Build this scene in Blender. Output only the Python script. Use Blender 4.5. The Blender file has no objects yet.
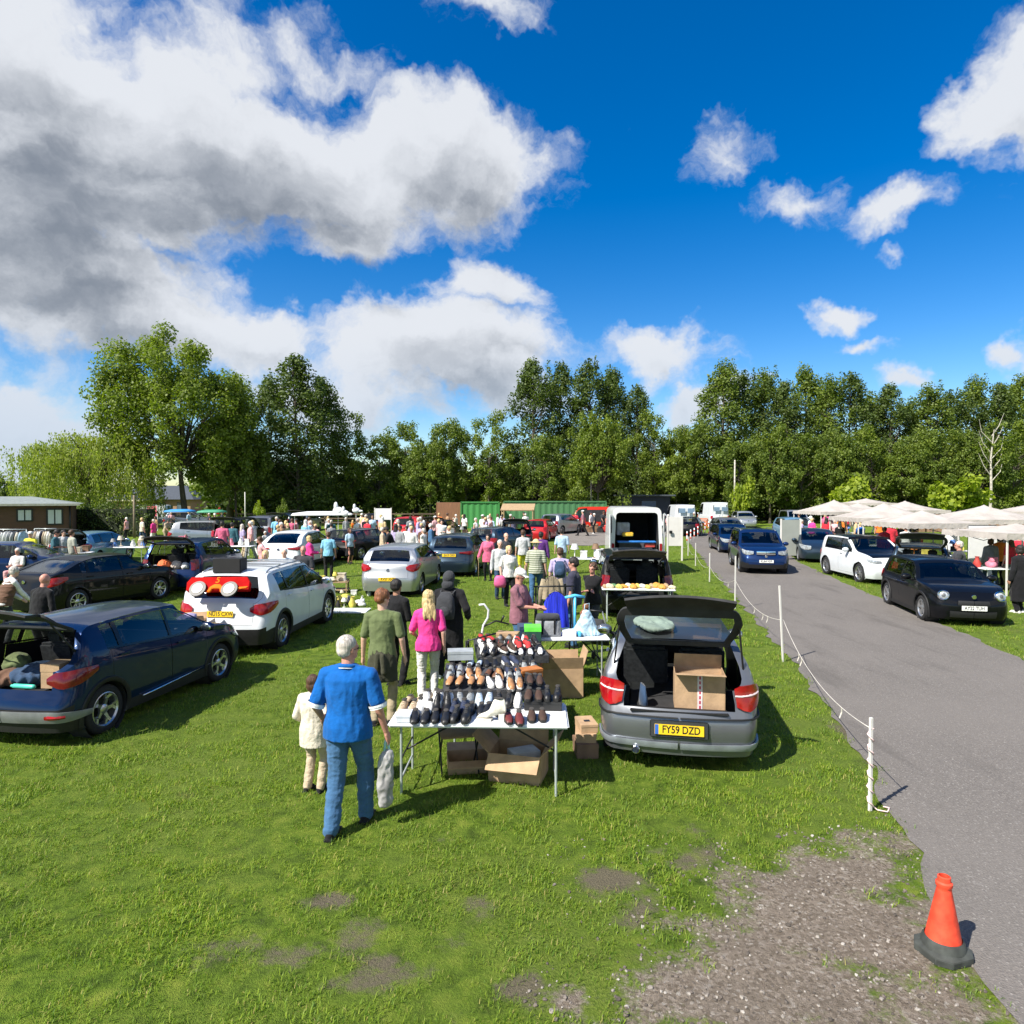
import bpy, bmesh, math, random
import numpy as np
from mathutils import Vector, Matrix, noise
R = math.radians
PI = math.pi
rnd = random.Random(7)
S = bpy.context.scene
COL = S.collection
# ------------------------------------------------------------ camera
FOC, HOR, CH = 665.0, 496.0, 3.03
cam = bpy.data.cameras.new('camera'); co = bpy.data.objects.new('camera', cam); COL.objects.link(co)
PITCH = math.atan((512-HOR)/FOC)
co.location = (0, 0, CH); co.rotation_euler = (PI/2-PITCH, 0, 0)
cam.sensor_width = 36; cam.lens = 36*FOC/1024; cam.clip_start = .1; cam.clip_end = 3000
S.camera = co
def G(px, py, z=0.0):
    """world point at height z that the pixel sees"""
    a = (px-512)/FOC; b = -(py-512)/FOC
    cp, sp = math.cos(PITCH), math.sin(PITCH)
    d = Vector((a, cp+b*sp, b*cp-sp))
    t = (z-CH)/d.z
    return Vector((d.x*t, d.y*t, z))
def GD(px, dist, z=0.0):
    """world point at depth dist straight above pixel column px"""
    return Vector(((px-512)/FOC*dist, dist, z))
def HZ(py, dist):
    return CH+(HOR-py)/FOC*dist
SUN_AZ = math.atan2(-.79, -.61); SUN_EL = R(47)
# ------------------------------------------------------------ objects
def tag(o, label=None, cat=None, group=None, kind=None):
    if label: o['label'] = label
    if cat: o['category'] = cat
    if group: o['group'] = group
    if kind: o['kind'] = kind
    return o
def empty(name, loc=(0, 0, 0), rz=0.0, label=None, cat=None, group=None, sc=1.0):
    o = bpy.data.objects.new(name, None); COL.objects.link(o)
    o.empty_display_size = .1
    o.location = loc; o.rotation_euler = (0, 0, rz); o.scale = (sc, sc, sc)
    return tag(o, label, cat, group)
def mesh_obj(name, me, mat=None, parent=None, loc=None, rz=0.0):
    o = bpy.data.objects.new(name, me); COL.objects.link(o)
    if mat is not None and not me.materials: me.materials.append(mat)
    if parent: o.parent = parent
    if loc is not None: o.location = loc
    if rz: o.rotation_euler = (0, 0, rz)
    return o
def copy_tree(o, parent=None, loc=None, rz=None, sc=None):
    c = o.copy(); COL.objects.link(c)
    if parent is not None: c.parent = parent
    if loc is not None: c.location = loc
    if rz is not None: c.rotation_euler = (0, 0, rz)
    if sc is not None: c.scale = (sc, sc, sc) if not hasattr(sc, '__len__') else sc
    for ch in list(KIDS(o)): copy_tree(ch, c)
    return c
def KIDS(o): return o.children
def recolor(o, mat):
    for s in o.material_slots[:1]:
        s.link = 'OBJECT'; s.material = mat
def kid(o, stem): return [c for c in o.children if c.name.split('.')[0] == stem]
class MB:
    def __init__(s): s.v = []; s.f = []; s.m = []; s.mi = 0
    def add(s, vs, fs, M=None):
        b = len(s.v)
        if M is not None: vs = [M @ Vector(v) for v in vs]
        s.v += [tuple(v) for v in vs]
        s.f += [tuple(b+i for i in f) for f in fs]; s.m += [s.mi]*len(fs)
        return s
    def box(s, c, d, rz=0.0, M=None, tilt=None):
        x, y, z = d[0]/2, d[1]/2, d[2]/2
        vs = [(a*x, b*y, e*z) for e in (-1, 1) for b in (-1, 1) for a in (-1, 1)]
        T = Matrix.Translation(c) @ Matrix.Rotation(rz, 4, 'Z')
        if tilt: T = T @ Matrix.Rotation(tilt[0], 4, 'X') @ Matrix.Rotation(tilt[1], 4, 'Y')
        if M is not None: T = M @ T
        return s.add(vs, [(0, 2, 3, 1), (4, 5, 7, 6), (0, 1, 5, 4), (2, 6, 7, 3), (0, 4, 6, 2), (1, 3, 7, 5)], T)
    def tube(s, pts, r, n=8, cap=True, sy=1.0, M=None):
        pts = [Vector(p) for p in pts]
        if not hasattr(r, '__len__'): r = [r]*len(pts)
        vs = []; fs = []
        up = Vector((0, 0, 1))
        t0 = (pts[1]-pts[0]).normalized()
        if abs(t0.dot(up)) > .95: up = Vector((0, 1, 0))
        for i, p in enumerate(pts):
            t = (pts[min(i+1, len(pts)-1)]-pts[max(i-1, 0)]).normalized()
            a = t.cross(up)
            if a.length < 1e-4: a = t.cross(Vector((1, 0, 0)))
            a.normalize(); b = a.cross(t)
            up = b
            for k in range(n):
                an = 2*PI*k/n
                vs.append(p+a*math.cos(an)*r[i]+b*math.sin(an)*r[i]*sy)
        for i in range(len(pts)-1):
            for k in range(n):
                fs.append((i*n+k, i*n+(k+1) % n, (i+1)*n+(k+1) % n, (i+1)*n+k))
        if cap:
            fs.append(tuple(range(n-1, -1, -1))); e = (len(pts)-1)*n; fs.append(tuple(range(e, e+n)))
        return s.add(vs, fs, M)
    def lathe(s, prof, n=24, M=None, cap=False, a0=0.0, a1=2*PI):
        vs = []; fs = []; full = abs(a1-a0-2*PI) < 1e-6; c = n if full else n+1
        for (r, z) in prof:
            for k in range(c):
                an = a0+(a1-a0)*k/n
                vs.append((r*math.cos(an), r*math.sin(an), z))
        for i in range(len(prof)-1):
            for k in range(n):
                k2 = (k+1) % c
                fs.append((i*c+k, i*c+k2, (i+1)*c+k2, (i+1)*c+k))
        if cap:
            fs.append(tuple(range(n-1, -1, -1))); e = (len(prof)-1)*c; fs.append(tuple(range(e, e+n)))
        return s.add(vs, fs, M)
    def ell(s, c, r, n=14, m=9, M=None):
        vs = [(0, 0, -1)]; fs = []
        for i in range(1, m):
            a = PI*i/m
            for k in range(n): vs.append((math.sin(a)*math.cos(2*PI*k/n), math.sin(a)*math.sin(2*PI*k/n), -math.cos(a)))
        vs.append((0, 0, 1)); L = len(vs)-1
        for k in range(n):
            fs.append((0, 1+(k+1) % n, 1+k)); fs.append((L, L-n+k, L-n+(k+1) % n))
        for i in range(m-2):
            for k in range(n): fs.append((1+i*n+k, 1+i*n+(k+1) % n, 1+(i+1)*n+(k+1) % n, 1+(i+1)*n+k))
        if not hasattr(r, '__len__'): r = (r, r, r)
        T = Matrix.Translation(c)
        if M is not None: T = T @ M
        return s.add([(v[0]*r[0], v[1]*r[1], v[2]*r[2]) for v in vs], fs, T)
    def cap(s, p0, p1, r0, r1, n=10):
        """tapered capsule"""
        p0 = Vector(p0); p1 = Vector(p1); d = p1-p0
        if d.length < 1e-5: return s.ell(p0, r0)
        u = d.normalized(); pts = []; rr = []
        for a in (-80, -50, -22): pts.append(p0+u*r0*math.sin(R(a))); rr.append(r0*math.cos(R(a)))
        for a in (0, .5, 1): pts.append(p0+d*a); rr.append(r0+(r1-r0)*a)
        for a in (22, 50, 80): pts.append(p1+u*r1*math.sin(R(a))); rr.append(r1*math.cos(R(a)))
        return s.tube(pts, rr, n)
    def loft(s, secs, n=16, cap=True):
        """secs: (cx,cy,z,rx,ry[,power])"""
        vs = []; fs = []
        for q in secs:
            e = 2/(q[5] if len(q) > 5 else 2.0)
            for k in range(n):
                a = 2*PI*k/n; c, sn = math.cos(a), math.sin(a)
                vs.append((q[0]+q[3]*math.copysign(abs(c)**e, c), q[1]+q[4]*math.copysign(abs(sn)**e, sn), q[2]))
        for i in range(len(secs)-1):
            for k in range(n): fs.append((i*n+k, i*n+(k+1) % n, (i+1)*n+(k+1) % n, (i+1)*n+k))
        if cap:
            fs.append(tuple(range(n-1, -1, -1))); e = (len(secs)-1)*n; fs.append(tuple(range(e, e+n)))
        return s.add(vs, fs)
    def prism(s, poly, y0, y1, M=None):
        """poly in xz extruded along y"""
        n = len(poly)
        vs = [(p[0], y0, p[1]) for p in poly]+[(p[0], y1, p[1]) for p in poly]
        fs = [tuple(range(n)), tuple(range(2*n-1, n-1, -1))]+[(i, n+i, n+(i+1) % n, (i+1) % n) for i in range(n)]
        return s.add(vs, fs, M)
    def mesh(s, name='m'):
        me = bpy.data.meshes.new(name); me.from_pydata(s.v, [], s.f)
        if any(s.m): me.polygons.foreach_set('material_index', s.m)
        me.update(); return me
    def build(s, name, mat, parent=None, smooth=None, bevel=0.0, loc=None, rz=0.0, wn=False):
        me = s.mesh(name)
        if isinstance(mat, (list, tuple)):
            for q in mat: me.materials.append(q)
        elif mat is not None: me.materials.append(mat)
        if bevel: me = bevel_mesh(me, bevel)
        if smooth is not None: smooth_mesh(me, smooth)
        return mesh_obj(name, me, None, parent, loc, rz)
def smooth_mesh(me, ang=40):
    if ang is True: ang = 180
    me.polygons.foreach_set('use_smooth', [True]*len(me.polygons))
    if ang < 179: me.set_sharp_from_angle(angle=R(ang))
    me.update()
def bevel_mesh(me, w, seg=2):
    bm = bmesh.new(); bm.from_mesh(me)
    ed = [e for e in bm.edges if len(e.link_faces) == 2 and e.calc_face_angle(0) > R(30)]
    bmesh.ops.bevel(bm, geom=ed, offset=w, segments=seg, affect='EDGES', clamp_overlap=True)
    bm.to_mesh(me); bm.free(); return me
def thicken(me, t, inner=None):
    """give an open sheet real thickness (inwards)"""
    n = len(me.vertices); vs = [v.co.copy() for v in me.vertices]; nn = [v.normal.copy() for v in me.vertices]
    fs = [tuple(p.vertices) for p in me.polygons]; cnt = {}
    for f in fs:
        for i in range(len(f)):
            a, b = f[i], f[(i+1) % len(f)]; cnt[(a, b)] = 1
    out = list(fs)+[tuple(n+i for i in reversed(f)) for f in fs]
    for (a, b) in list(cnt):
        if (b, a) not in cnt: out.append((b, a, n+a, n+b))
    m2 = bpy.data.meshes.new(me.name); m2.from_pydata([tuple(v) for v in vs]+[tuple(v-q*t) for v, q in zip(vs, nn)], [], out); m2.update()
    for m in me.materials: m2.materials.append(m)
    if inner: m2.materials.append(inner); m2.polygons.foreach_set('material_index', [0]*len(fs)+[1]*(len(out)-len(fs)))
    return m2
def remesh(mb, vox, smooth=2, disp=None, decim=None):
    """union of closed shapes as one continuous skin"""
    me = mb.mesh('tmp'); o = bpy.data.objects.new('tmp', me); COL.objects.link(o)
    m = o.modifiers.new('r', 'REMESH'); m.mode = 'VOXEL'; m.voxel_size = vox; m.use_smooth_shade = True
    if smooth:
        m = o.modifiers.new('s', 'SMOOTH'); m.factor = .5; m.iterations = smooth
    if decim:
        m = o.modifiers.new('d', 'DECIMATE'); m.ratio = decim
    dg = bpy.context.evaluated_depsgraph_get(); dg.update()
    out = bpy.data.meshes.new_from_object(o.evaluated_get(dg))
    bpy.data.objects.remove(o); bpy.data.meshes.remove(me)
    if disp:
        amp, sc, st = disp
        co_ = np.empty(len(out.vertices)*3); out.vertices.foreach_get('co', co_); co_ = co_.reshape(-1, 3)
        nn = np.empty(len(out.vertices)*3); out.vertices.foreach_get('normal', nn); nn = nn.reshape(-1, 3)
        q = co_*np.array(st)*sc
        d = np.array([noise.noise(Vector(p)*.8)*.8-.9*abs(noise.noise(Vector(p)*1.7))+.3 for p in q])*amp
        co_ += nn*d[:, None]; out.vertices.foreach_set('co', co_.ravel())
    smooth_mesh(out, 180)
    return out
# ------------------------------------------------------------ node helpers
class NT:
    def __init__(s, nt): s.t = nt
    def n(s, ty, **k):
        q = s.t.nodes.new(ty)
        for a, b in k.items(): setattr(q, a, b)
        return q
    def put(s, sock, v):
        if v is None: return
        if isinstance(v, bpy.types.NodeSocket): s.t.links.new(v, sock)
        else: sock.default_value = v
    def m(s, op, a, b=None, c=None, clamp=False):
        q = s.n('ShaderNodeMath', operation=op, use_clamp=clamp)
        for i, v in enumerate((a, b, c)): s.put(q.inputs[i], v)
        return q.outputs[0]
    def vm(s, op, a, b=None, sc=None):
        q = s.n('ShaderNodeVectorMath', operation=op)
        s.put(q.inputs[0], a); s.put(q.inputs[1], b)
        if sc is not None: s.put(q.inputs[3], sc)
        return q.outputs['Value'] if op in ('LENGTH', 'DOT_PRODUCT', 'DISTANCE') else q.outputs[0]
    def noise(s, vec, scale, detail=3.0, rough=.5, dist=0.0, col=False):
        q = s.n('ShaderNodeTexNoise'); s.put(q.inputs['Vector'], vec)
        q.inputs['Scale'].default_value = scale; q.inputs['Detail'].default_value = detail
        q.inputs['Roughness'].default_value = rough; q.inputs['Distortion'].default_value = dist
        return q.outputs['Color' if col else 'Fac']
    def ramp(s, f, stops, interp='LINEAR'):
        q = s.n('ShaderNodeValToRGB'); s.put(q.inputs[0], f); e = q.color_ramp.elements; q.color_ramp.interpolation = interp
        while len(e) < len(stops): e.new(.5)
        for i, (p, c) in enumerate(stops):
            e[i].position = p; e[i].color = c if len(c) == 4 else (*c, 1)
        return q.outputs[0]
    def mr(s, v, a, b, c=0.0, d=1.0, smooth=True):
        q = s.n('ShaderNodeMapRange'); q.interpolation_type = 'SMOOTHSTEP' if smooth else 'LINEAR'
        s.put(q.inputs[0], v)
        for i, x in enumerate((a, b, c, d)): s.put(q.inputs[i+1], x)
        return q.outputs[0]
    def mix(s, f, a, b, mode='MIX'):
        q = s.n('ShaderNodeMix', data_type='RGBA', blend_type=mode)
        s.put(q.inputs[0], f)
        for i, v in ((6, a), (7, b)):
            if isinstance(v, tuple) and len(v) == 3: v = (*v, 1)
            s.put(q.inputs[i], v)
        return q.outputs[2]
MATS = {}
def newmat(name):
    m = bpy.data.materials.new(name); m.use_nodes = True; m.node_tree.nodes.clear()
    t = NT(m.node_tree); out = t.n('ShaderNodeOutputMaterial'); return m, t, out
def principled(t, color, rough=.6, metal=0.0, **k):
    b = t.n('ShaderNodeBsdfPrincipled')
    if isinstance(color, tuple) and len(color) == 3: color = (*color, 1)
    t.put(b.inputs['Base Color'], color); t.put(b.inputs['Roughness'], rough); t.put(b.inputs['Metallic'], metal)
    for a, v in k.items(): t.put(b.inputs[a.replace('_', ' ')], v)
    return b
def M(name, color, rough=.6, metal=0.0, var=.15, vs=6.0, bump=0.0, bs=60.0, coat=0.0, sheen=0.0, spec=.5, stretch=None, inside=None):
    """general procedural material, cached by name"""
    if name in MATS: return MATS[name]
    m, t, out = newmat(name)
    tc = t.n('ShaderNodeTexCoord').outputs['Object']
    if stretch: tc = t.vm('MULTIPLY', tc, stretch)
    c = color
    if var:
        n = t.noise(tc, vs, 4)
        c = t.mix(t.mr(n, .3, .7), tuple(x*(1-var) for x in color), tuple(min(1, x*(1+var)) for x in color))
    if inside is not None:
        g = t.n('ShaderNodeNewGeometry').outputs['Backfacing']
        c = t.mix(g, c, inside)
        metal = t.m('MULTIPLY', t.m('SUBTRACT', 1.0, g), metal); coat_s = t.m('MULTIPLY', t.m('SUBTRACT', 1.0, g), coat)
    else: coat_s = coat
    b = principled(t, c, rough, metal, Specular_IOR_Level=spec if not coat else .12)
    t.put(b.inputs['Coat Weight'], coat_s); b.inputs['Coat Roughness'].default_value = .03
    if sheen: b.inputs['Sheen Weight'].default_value = sheen
    if bump:
        bn = t.n('ShaderNodeBump'); bn.inputs['Strength'].default_value = .6; bn.inputs['Distance'].default_value = bump
        t.put(bn.inputs['Height'], t.noise(tc, bs, 4)); t.put(b.inputs['Normal'], bn.outputs[0])
    t.put(out.inputs[0], b.outputs[0]); MATS[name] = m; return m
def cloth(name, color, var=.12):
    return M('cloth_'+name, color, .85, 0, var, 9, .03, 11, sheen=.1, spec=.2)
def paint(name, color, metal=.0, rough=.35, coat=.6):
    return M('paint_'+name, color, rough, metal, .04, 3, 0, coat=coat, inside=(.02, .02, .022))
def glass_mat(name, tint=.10, dens=.5):
    if name in MATS: return MATS[name]
    m, t, out = newmat(name)
    tr = t.n('ShaderNodeBsdfTransparent'); tr.inputs[0].default_value = (tint, tint*1.08, tint*1.05, 1)
    gl = t.n('ShaderNodeBsdfGlossy'); gl.inputs['Roughness'].default_value = .02; gl.inputs[0].default_value = (.9, .95, 1, 1)
    lw = t.n('ShaderNodeLayerWeight'); lw.inputs[0].default_value = .5; fr = t.n('ShaderNodeMath', operation='POWER'); t.put(fr.inputs[0], lw.outputs['Facing']); fr.inputs[1].default_value = 4.0
    mx = t.n('ShaderNodeMixShader'); t.put(mx.inputs[0], t.m('MULTIPLY_ADD', fr.outputs[0], .90, .06)); t.put(mx.inputs[1], tr.outputs[0]); t.put(mx.inputs[2], gl.outputs[0])
    t.put(out.inputs[0], mx.outputs[0]); MATS[name] = m; return m
def emis(name, c, s):
    m, t, out = newmat(name); e = t.n('ShaderNodeEmission'); e.inputs[0].default_value = (*c, 1); e.inputs[1].default_value = s
    t.put(out.inputs[0], e.outputs[0]); return m
# ------------------------------------------------------------ render set-up, sky, sun
S.view_settings.view_transform = 'Standard'; S.view_settings.look = 'None'; S.view_settings.exposure = EXPO = 1.15
S.view_settings.gamma = 1; S.view_settings.use_curve_mapping = False
S.cycles.use_denoising = True; S.cycles.max_bounces = 7; S.cycles.transparent_max_bounces = 12
S.cycles.caustics_reflective = False; S.cycles.caustics_refractive = False
W = bpy.data.worlds.new('World'); S.world = W; W.use_nodes = True
wt = NT(W.node_tree); W.node_tree.nodes.clear()
def cloud_group():
    g = bpy.data.node_groups.new('cloud_density', 'ShaderNodeTree')
    g.interface.new_socket('P', in_out='INPUT', socket_type='NodeSocketVector')
    g.interface.new_socket('D', in_out='OUTPUT', socket_type='NodeSocketFloat')
    t = NT(g); P = t.n('NodeGroupInput').outputs[0]
    # turbulent warp of the coordinates, then soft ellipses (azimuth, elevation in radians)
    w1 = t.vm('SCALE', t.vm('SUBTRACT', t.noise(P, 4.2, 6, .6, col=True), (.5, .5, .5)), sc=.22)
    Q = t.vm('ADD', P, w1)
    acc = None
    def AE(px, py):
        u = (px-512)/FOC; v = (HOR-py)/FOC
        return math.atan(u), math.atan(v*math.cos(math.atan(u)))
    # px, py, rx, ry, weight : centres of the cloud masses, as directions from the field
    B = [(40, 60, 190, 95, 1.0), (-150, 150, 330, 170, 1.1), (240, 165, 260, 75, 1.15), (420, 170, 120, 62, 1.0), (100, 190, 200, 70, 1.1),
         (215, 60, 75, 55, .65), (330, 60, 70, 45, .5), (495, 20, 60, 38, .45), (500, 195, 50, 40, .7), (330, 250, 55, 26, .8),
         (60, 285, 200, 50, 1.0), (150, 320, 150, 40, .85), (20, 400, 160, 55, .8), (250, 335, 120, 30, .8), (60, 460, 140, 30, .6),
         (440, 355, 125, 42, 1.05), (490, 292, 55, 28, .85), (375, 400, 100, 30, .8), (520, 395, 80, 22, .7), (660, 360, 62, 24, .72), (690, 405, 40, 16, .7),
         (700, 150, 52, 42, .44), (785, 203, 58, 28, .60), (915, 213, 62, 19, .74), (900, 256, 18, 9, .45), (985, 122, 44, 48, .92), (1003, 75, 44, 34, .8), (1045, 100, 60, 60, .95),
         (840, 310, 42, 18, .78), (855, 343, 40, 10, .6), (885, 372, 30, 12, .6), (1010, 340, 26, 18, .7), (1060, 345, 60, 30, .7), (760, 385, 40, 8, .35)]
    # masses all around the horizon behind the camera too
    for (px, py, rx, ry, w) in B:
        a, e = AE(px, py); ca = math.cos(a)
        rx = rx/FOC*ca*ca; ry = ry/FOC*ca*math.cos(e)**2
        d = t.vm('LENGTH', t.vm('MULTIPLY', t.vm('SUBTRACT', Q, (a, e, 0)), (1/rx, 1/ry, 0)))
        v = t.m('MULTIPLY_ADD', d, -.62*w, w)
        acc = v if acc is None else t.m('SMOOTH_MAX', acc, v, .12)
    for (a, e, ra, re) in ((2.2, .5, .7, .3), (-2.4, .55, .8, .3), (3.0, .4, .5, .22), (-1.5, .45, .5, .35), (1.35, .35, .35, .2), (-3.0, .9, .6, .3)):
        d = t.vm('LENGTH', t.vm('MULTIPLY', t.vm('SUBTRACT', Q, (a, e, 0)), (1/ra, 1/re, 0)))
        acc = t.m('SMOOTH_MAX', acc, t.m('MULTIPLY_ADD', d, -.62, 1.0), .12)
    f1 = t.noise(t.vm('MULTIPLY', Q, (1, 1.5, 1)), 7.0, 8, .58)
    v = t.m('ADD', acc, t.m('MULTIPLY_ADD', f1, 1.15, -.60))
    v = t.m('MAXIMUM', v, -1.0)
    t.put(t.n('NodeGroupOutput').inputs[0], v)
    return g
cg = cloud_group()
geo = wt.n('ShaderNodeTexCoord').outputs['Generated']
sep = wt.n('ShaderNodeSeparateXYZ'); wt.put(sep.inputs[0], wt.vm('NORMALIZE', geo))
az = wt.m('ARCTAN2', sep.outputs[0], sep.outputs[1]); el = wt.m('ARCSINE', sep.outputs[2])
cmb = wt.n('ShaderNodeCombineXYZ'); wt.put(cmb.inputs[0], az); wt.put(cmb.inputs[1], el); P0 = cmb.outputs[0]
def dens(off):
    g = wt.n('ShaderNodeGroup'); g.node_tree = cg
    wt.put(g.inputs[0], wt.vm('ADD', P0, off) if off else P0); return g.outputs[0]
d0 = dens(None); d1 = dens((-.018, .030, 0)); d2 = dens((-.045, .085, 0))
alpha = wt.mr(d0, .17, .52)
sh = wt.m('MULTIPLY_ADD', wt.mr(d1, .30, 1.05), .50, wt.m('MULTIPLY', wt.mr(d2, .25, 1.15), .50))
sky = wt.n('ShaderNodeTexSky'); sky.sky_type = 'NISHITA'; sky.sun_disc = False
sky.sun_elevation = SUN_EL; sky.sun_rotation = SUN_AZ; sky.air_density = 1.0; sky.dust_density = .25; sky.ozone_density = 2.5; sky.altitude = 50
hs = wt.n('ShaderNodeHueSaturation'); hs.inputs['Saturation'].default_value = 1.5; hs.inputs['Value'].default_value = .86; hs.inputs['Hue'].default_value = .508
wt.put(hs.inputs['Color'], sky.outputs[0])
ccol = wt.mix(wt.mr(sh, .05, .95), (4.3, 4.45, 4.7), (1.25, 1.42, 1.68))
# clouds near the horizon take a little of the air's blue
ccol = wt.mix(wt.mr(el, .25, .0), ccol, (3.2, 3.7, 4.4))
full = wt.mix(wt.m('MULTIPLY', alpha, .97), hs.outputs[0], ccol)
bg = wt.n('ShaderNodeBackground'); wt.put(bg.inputs[0], full); bg.inputs[1].default_value = .085
wo = wt.n('ShaderNodeOutputWorld'); wt.put(wo.inputs[0], bg.outputs[0])
W.cycles.sampling_method = 'MANUAL'; W.cycles.sample_map_resolution = 512
sl = bpy.data.lights.new('sun', 'SUN'); sl.energy = 3.9; sl.angle = R(.53); sl.color = (1, .95, .86)
so = bpy.data.objects.new('sun', sl); COL.objects.link(so)
sd = Vector((math.sin(SUN_AZ)*math.cos(SUN_EL), math.cos(SUN_AZ)*math.cos(SUN_EL), math.sin(SUN_EL)))
so.rotation_euler = sd.to_track_quat('Z', 'Y').to_euler(); so.location = (-20, -20, 40)
# ------------------------------------------------------------ ground
ROAD_L = [G(1014, 1024), G(985, 985), G(946, 910), G(905, 830), G(876, 780), G(842, 727), G(800, 672), G(765, 632), G(735, 597), G(712, 570), G(697, 552), G(688, 541), G(683, 534)]
ROAD_R = [Vector((7.5, 2.5, 0)), G(1110, 705), G(1024, 661), G(955, 630), G(905, 609), G(860, 590), G(822, 573), G(800, 563), G(785, 551), G(786, 540), G(792, 530)]
dirr = Vector(((ROAD_L[3]-ROAD_L[0]).x, (ROAD_L[3]-ROAD_L[0]).y, 0)).normalized()
ROAD_L = [ROAD_L[0]+Vector((.9, -3, 0))]+ROAD_L
def sheet(name, poly, z, mat, kind='structure', sub=0):
    bm = bmesh.new(); vs = [bm.verts.new((p[0], p[1], z)) for p in poly]; bm.faces.new(vs)
    bmesh.ops.triangulate(bm, faces=bm.faces[:])
    me = bpy.data.meshes.new(name); bm.normal_update(); bm.to_mesh(me); bm.free()
    if me.polygons[0].normal.z < 0: me.flip_normals()
    o = mesh_obj(name, me, mat); o['kind'] = kind; return o
def inpoly(x, y, poly):
    c = False; j = len(poly)-1
    for i in range(len(poly)):
        a, b = poly[i], poly[j]
        if (a[1] > y) != (b[1] > y) and x < (b[0]-a[0])*(y-a[1])/(b[1]-a[1])+a[0]: c = not c
        j = i
    return c
def grass_ground():
    m, t, out = newmat('grass_ground')
    at = t.n('ShaderNodeAttribute'); at.attribute_name = 'gravel'; at2 = t.n('ShaderNodeAttribute'); at2.attribute_name = 'soil'
    p = t.n('ShaderNodeTexCoord').outputs['Object']
    n1 = t.noise(p, .35, 5, .6); n2 = t.noise(p, 5, 6, .65); n3 = t.noise(p, 45, 4, .6)
    c = t.ramp(n2, [(.30, (.022, .050, .005)), (.5, (.125, .205, .018)), (.72, (.265, .320, .045))])
    c = t.mix(t.mr(n1, .35, .7), c, t.ramp(n3, [(.3, (.08, .140, .014)), (.7, (.225, .285, .050))]))
    # straw and worn soil shows through in places
    n4 = t.noise(p, 1.3, 6, .7)
    c = t.mix(t.m('MULTIPLY', t.mr(n4, .58, .75), .55), c, (.145, .125, .055))
    edge = t.m('MULTIPLY_ADD', t.noise(p, 13, 8, .8), 1.5, -.75)
    c = t.mix(t.m('MULTIPLY', t.mr(t.m('ADD', at2.outputs['Fac'], edge), .30, .85), .9), c, t.mix(n3, (.13, .105, .075), (.23, .19, .145)))
    v = t.n('ShaderNodeTexVoronoi'); v.inputs['Scale'].default_value = 48; t.put(v.inputs['Vector'], t.vm('ADD', p, t.vm('SCALE', t.noise(p, 30, 3, col=True), sc=.012)))
    sp = t.n('ShaderNodeSeparateColor'); t.put(sp.inputs[0], v.outputs['Color'])
    gc = t.ramp(sp.outputs[0], [(.0, (.17, .135, .10)), (.35, (.28, .23, .18)), (.75, (.36, .30, .24)), (.94, (.45, .39, .33)), (1, (.55, .50, .44))])
    gc = t.mix(t.mr(t.noise(p, 2.2, 6, .65), .35, .7), t.mix(.55, gc, (.20, .165, .13)), gc)
    c = t.mix(t.mr(t.m('ADD', at.outputs['Fac'], edge), .32, .72), c, gc)
    b = principled(t, c, .9, Specular_IOR_Level=.15)
    bn = t.n('ShaderNodeBump'); bn.inputs['Strength'].default_value = 1; bn.inputs['Distance'].default_value = .03
    t.put(bn.inputs['Height'], t.m('ADD', n3, t.noise(p, 160, 3))); t.put(b.inputs['Normal'], bn.outputs[0])
    t.put(out.inputs[0], b.outputs[0]); return m
def asphalt(name, base, warm=.0):
    m, t, out = newmat(name)
    p = t.n('ShaderNodeTexCoord').outputs['Object']
    n1 = t.noise(p, .5, 5, .6); v = t.n('ShaderNodeTexVoronoi'); v.inputs['Scale'].default_value = 75; t.put(v.inputs['Vector'], p)
    g = t.n('ShaderNodeTexVoronoi'); g.inputs['Scale'].default_value = 190; t.put(g.inputs['Vector'], p)
    sp = t.n('ShaderNodeSeparateColor'); t.put(sp.inputs[0], v.outputs['Color'])
    b0 = tuple(x*.84 for x in base); b1 = tuple(min(1, x*1.22) for x in base)
    c = t.mix(sp.outputs[0], b0, b1)
    c = t.mix(t.m('MULTIPLY', t.mr(sp.outputs[1], .94, .98), .4), c, (.42, .40, .37))
    c = t.mix(t.mr(n1, .3, .75), c, t.mix(.55, c, tuple(x*1.25 for x in base)))
    n5 = t.noise(t.vm('MULTIPLY', p, (1, .18, 1)), 1.6, 5, .7)
    c = t.mix(t.m('MULTIPLY', t.mr(n5, .50, .72), .55), c, tuple(x*.62 for x in base))
    cr = t.n('ShaderNodeTexVoronoi'); cr.feature = 'DISTANCE_TO_EDGE'; cr.inputs['Scale'].default_value = .42
    t.put(cr.inputs['Vector'], t.vm('ADD', p, t.vm('SCALE', t.noise(p, 3, 4, .6, col=True), sc=.5)))
    c = t.mix(t.m('MULTIPLY', t.mr(cr.outputs[0], .006, .002), .0), c, (.03, .03, .03))
    b = principled(t, c, .88, Specular_IOR_Level=.25)
    bn = t.n('ShaderNodeBump'); bn.inputs['Strength'].default_value = .7; bn.inputs['Distance'].default_value = .008
    t.put(bn.inputs['Height'], v.outputs['Distance']); t.put(b.inputs['Normal'], bn.outputs[0])
    t.put(out.inputs[0], b.outputs[0]); return m
big = [(-700, -60), (700, -60), (700, 900), (-700, 900)]

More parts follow.
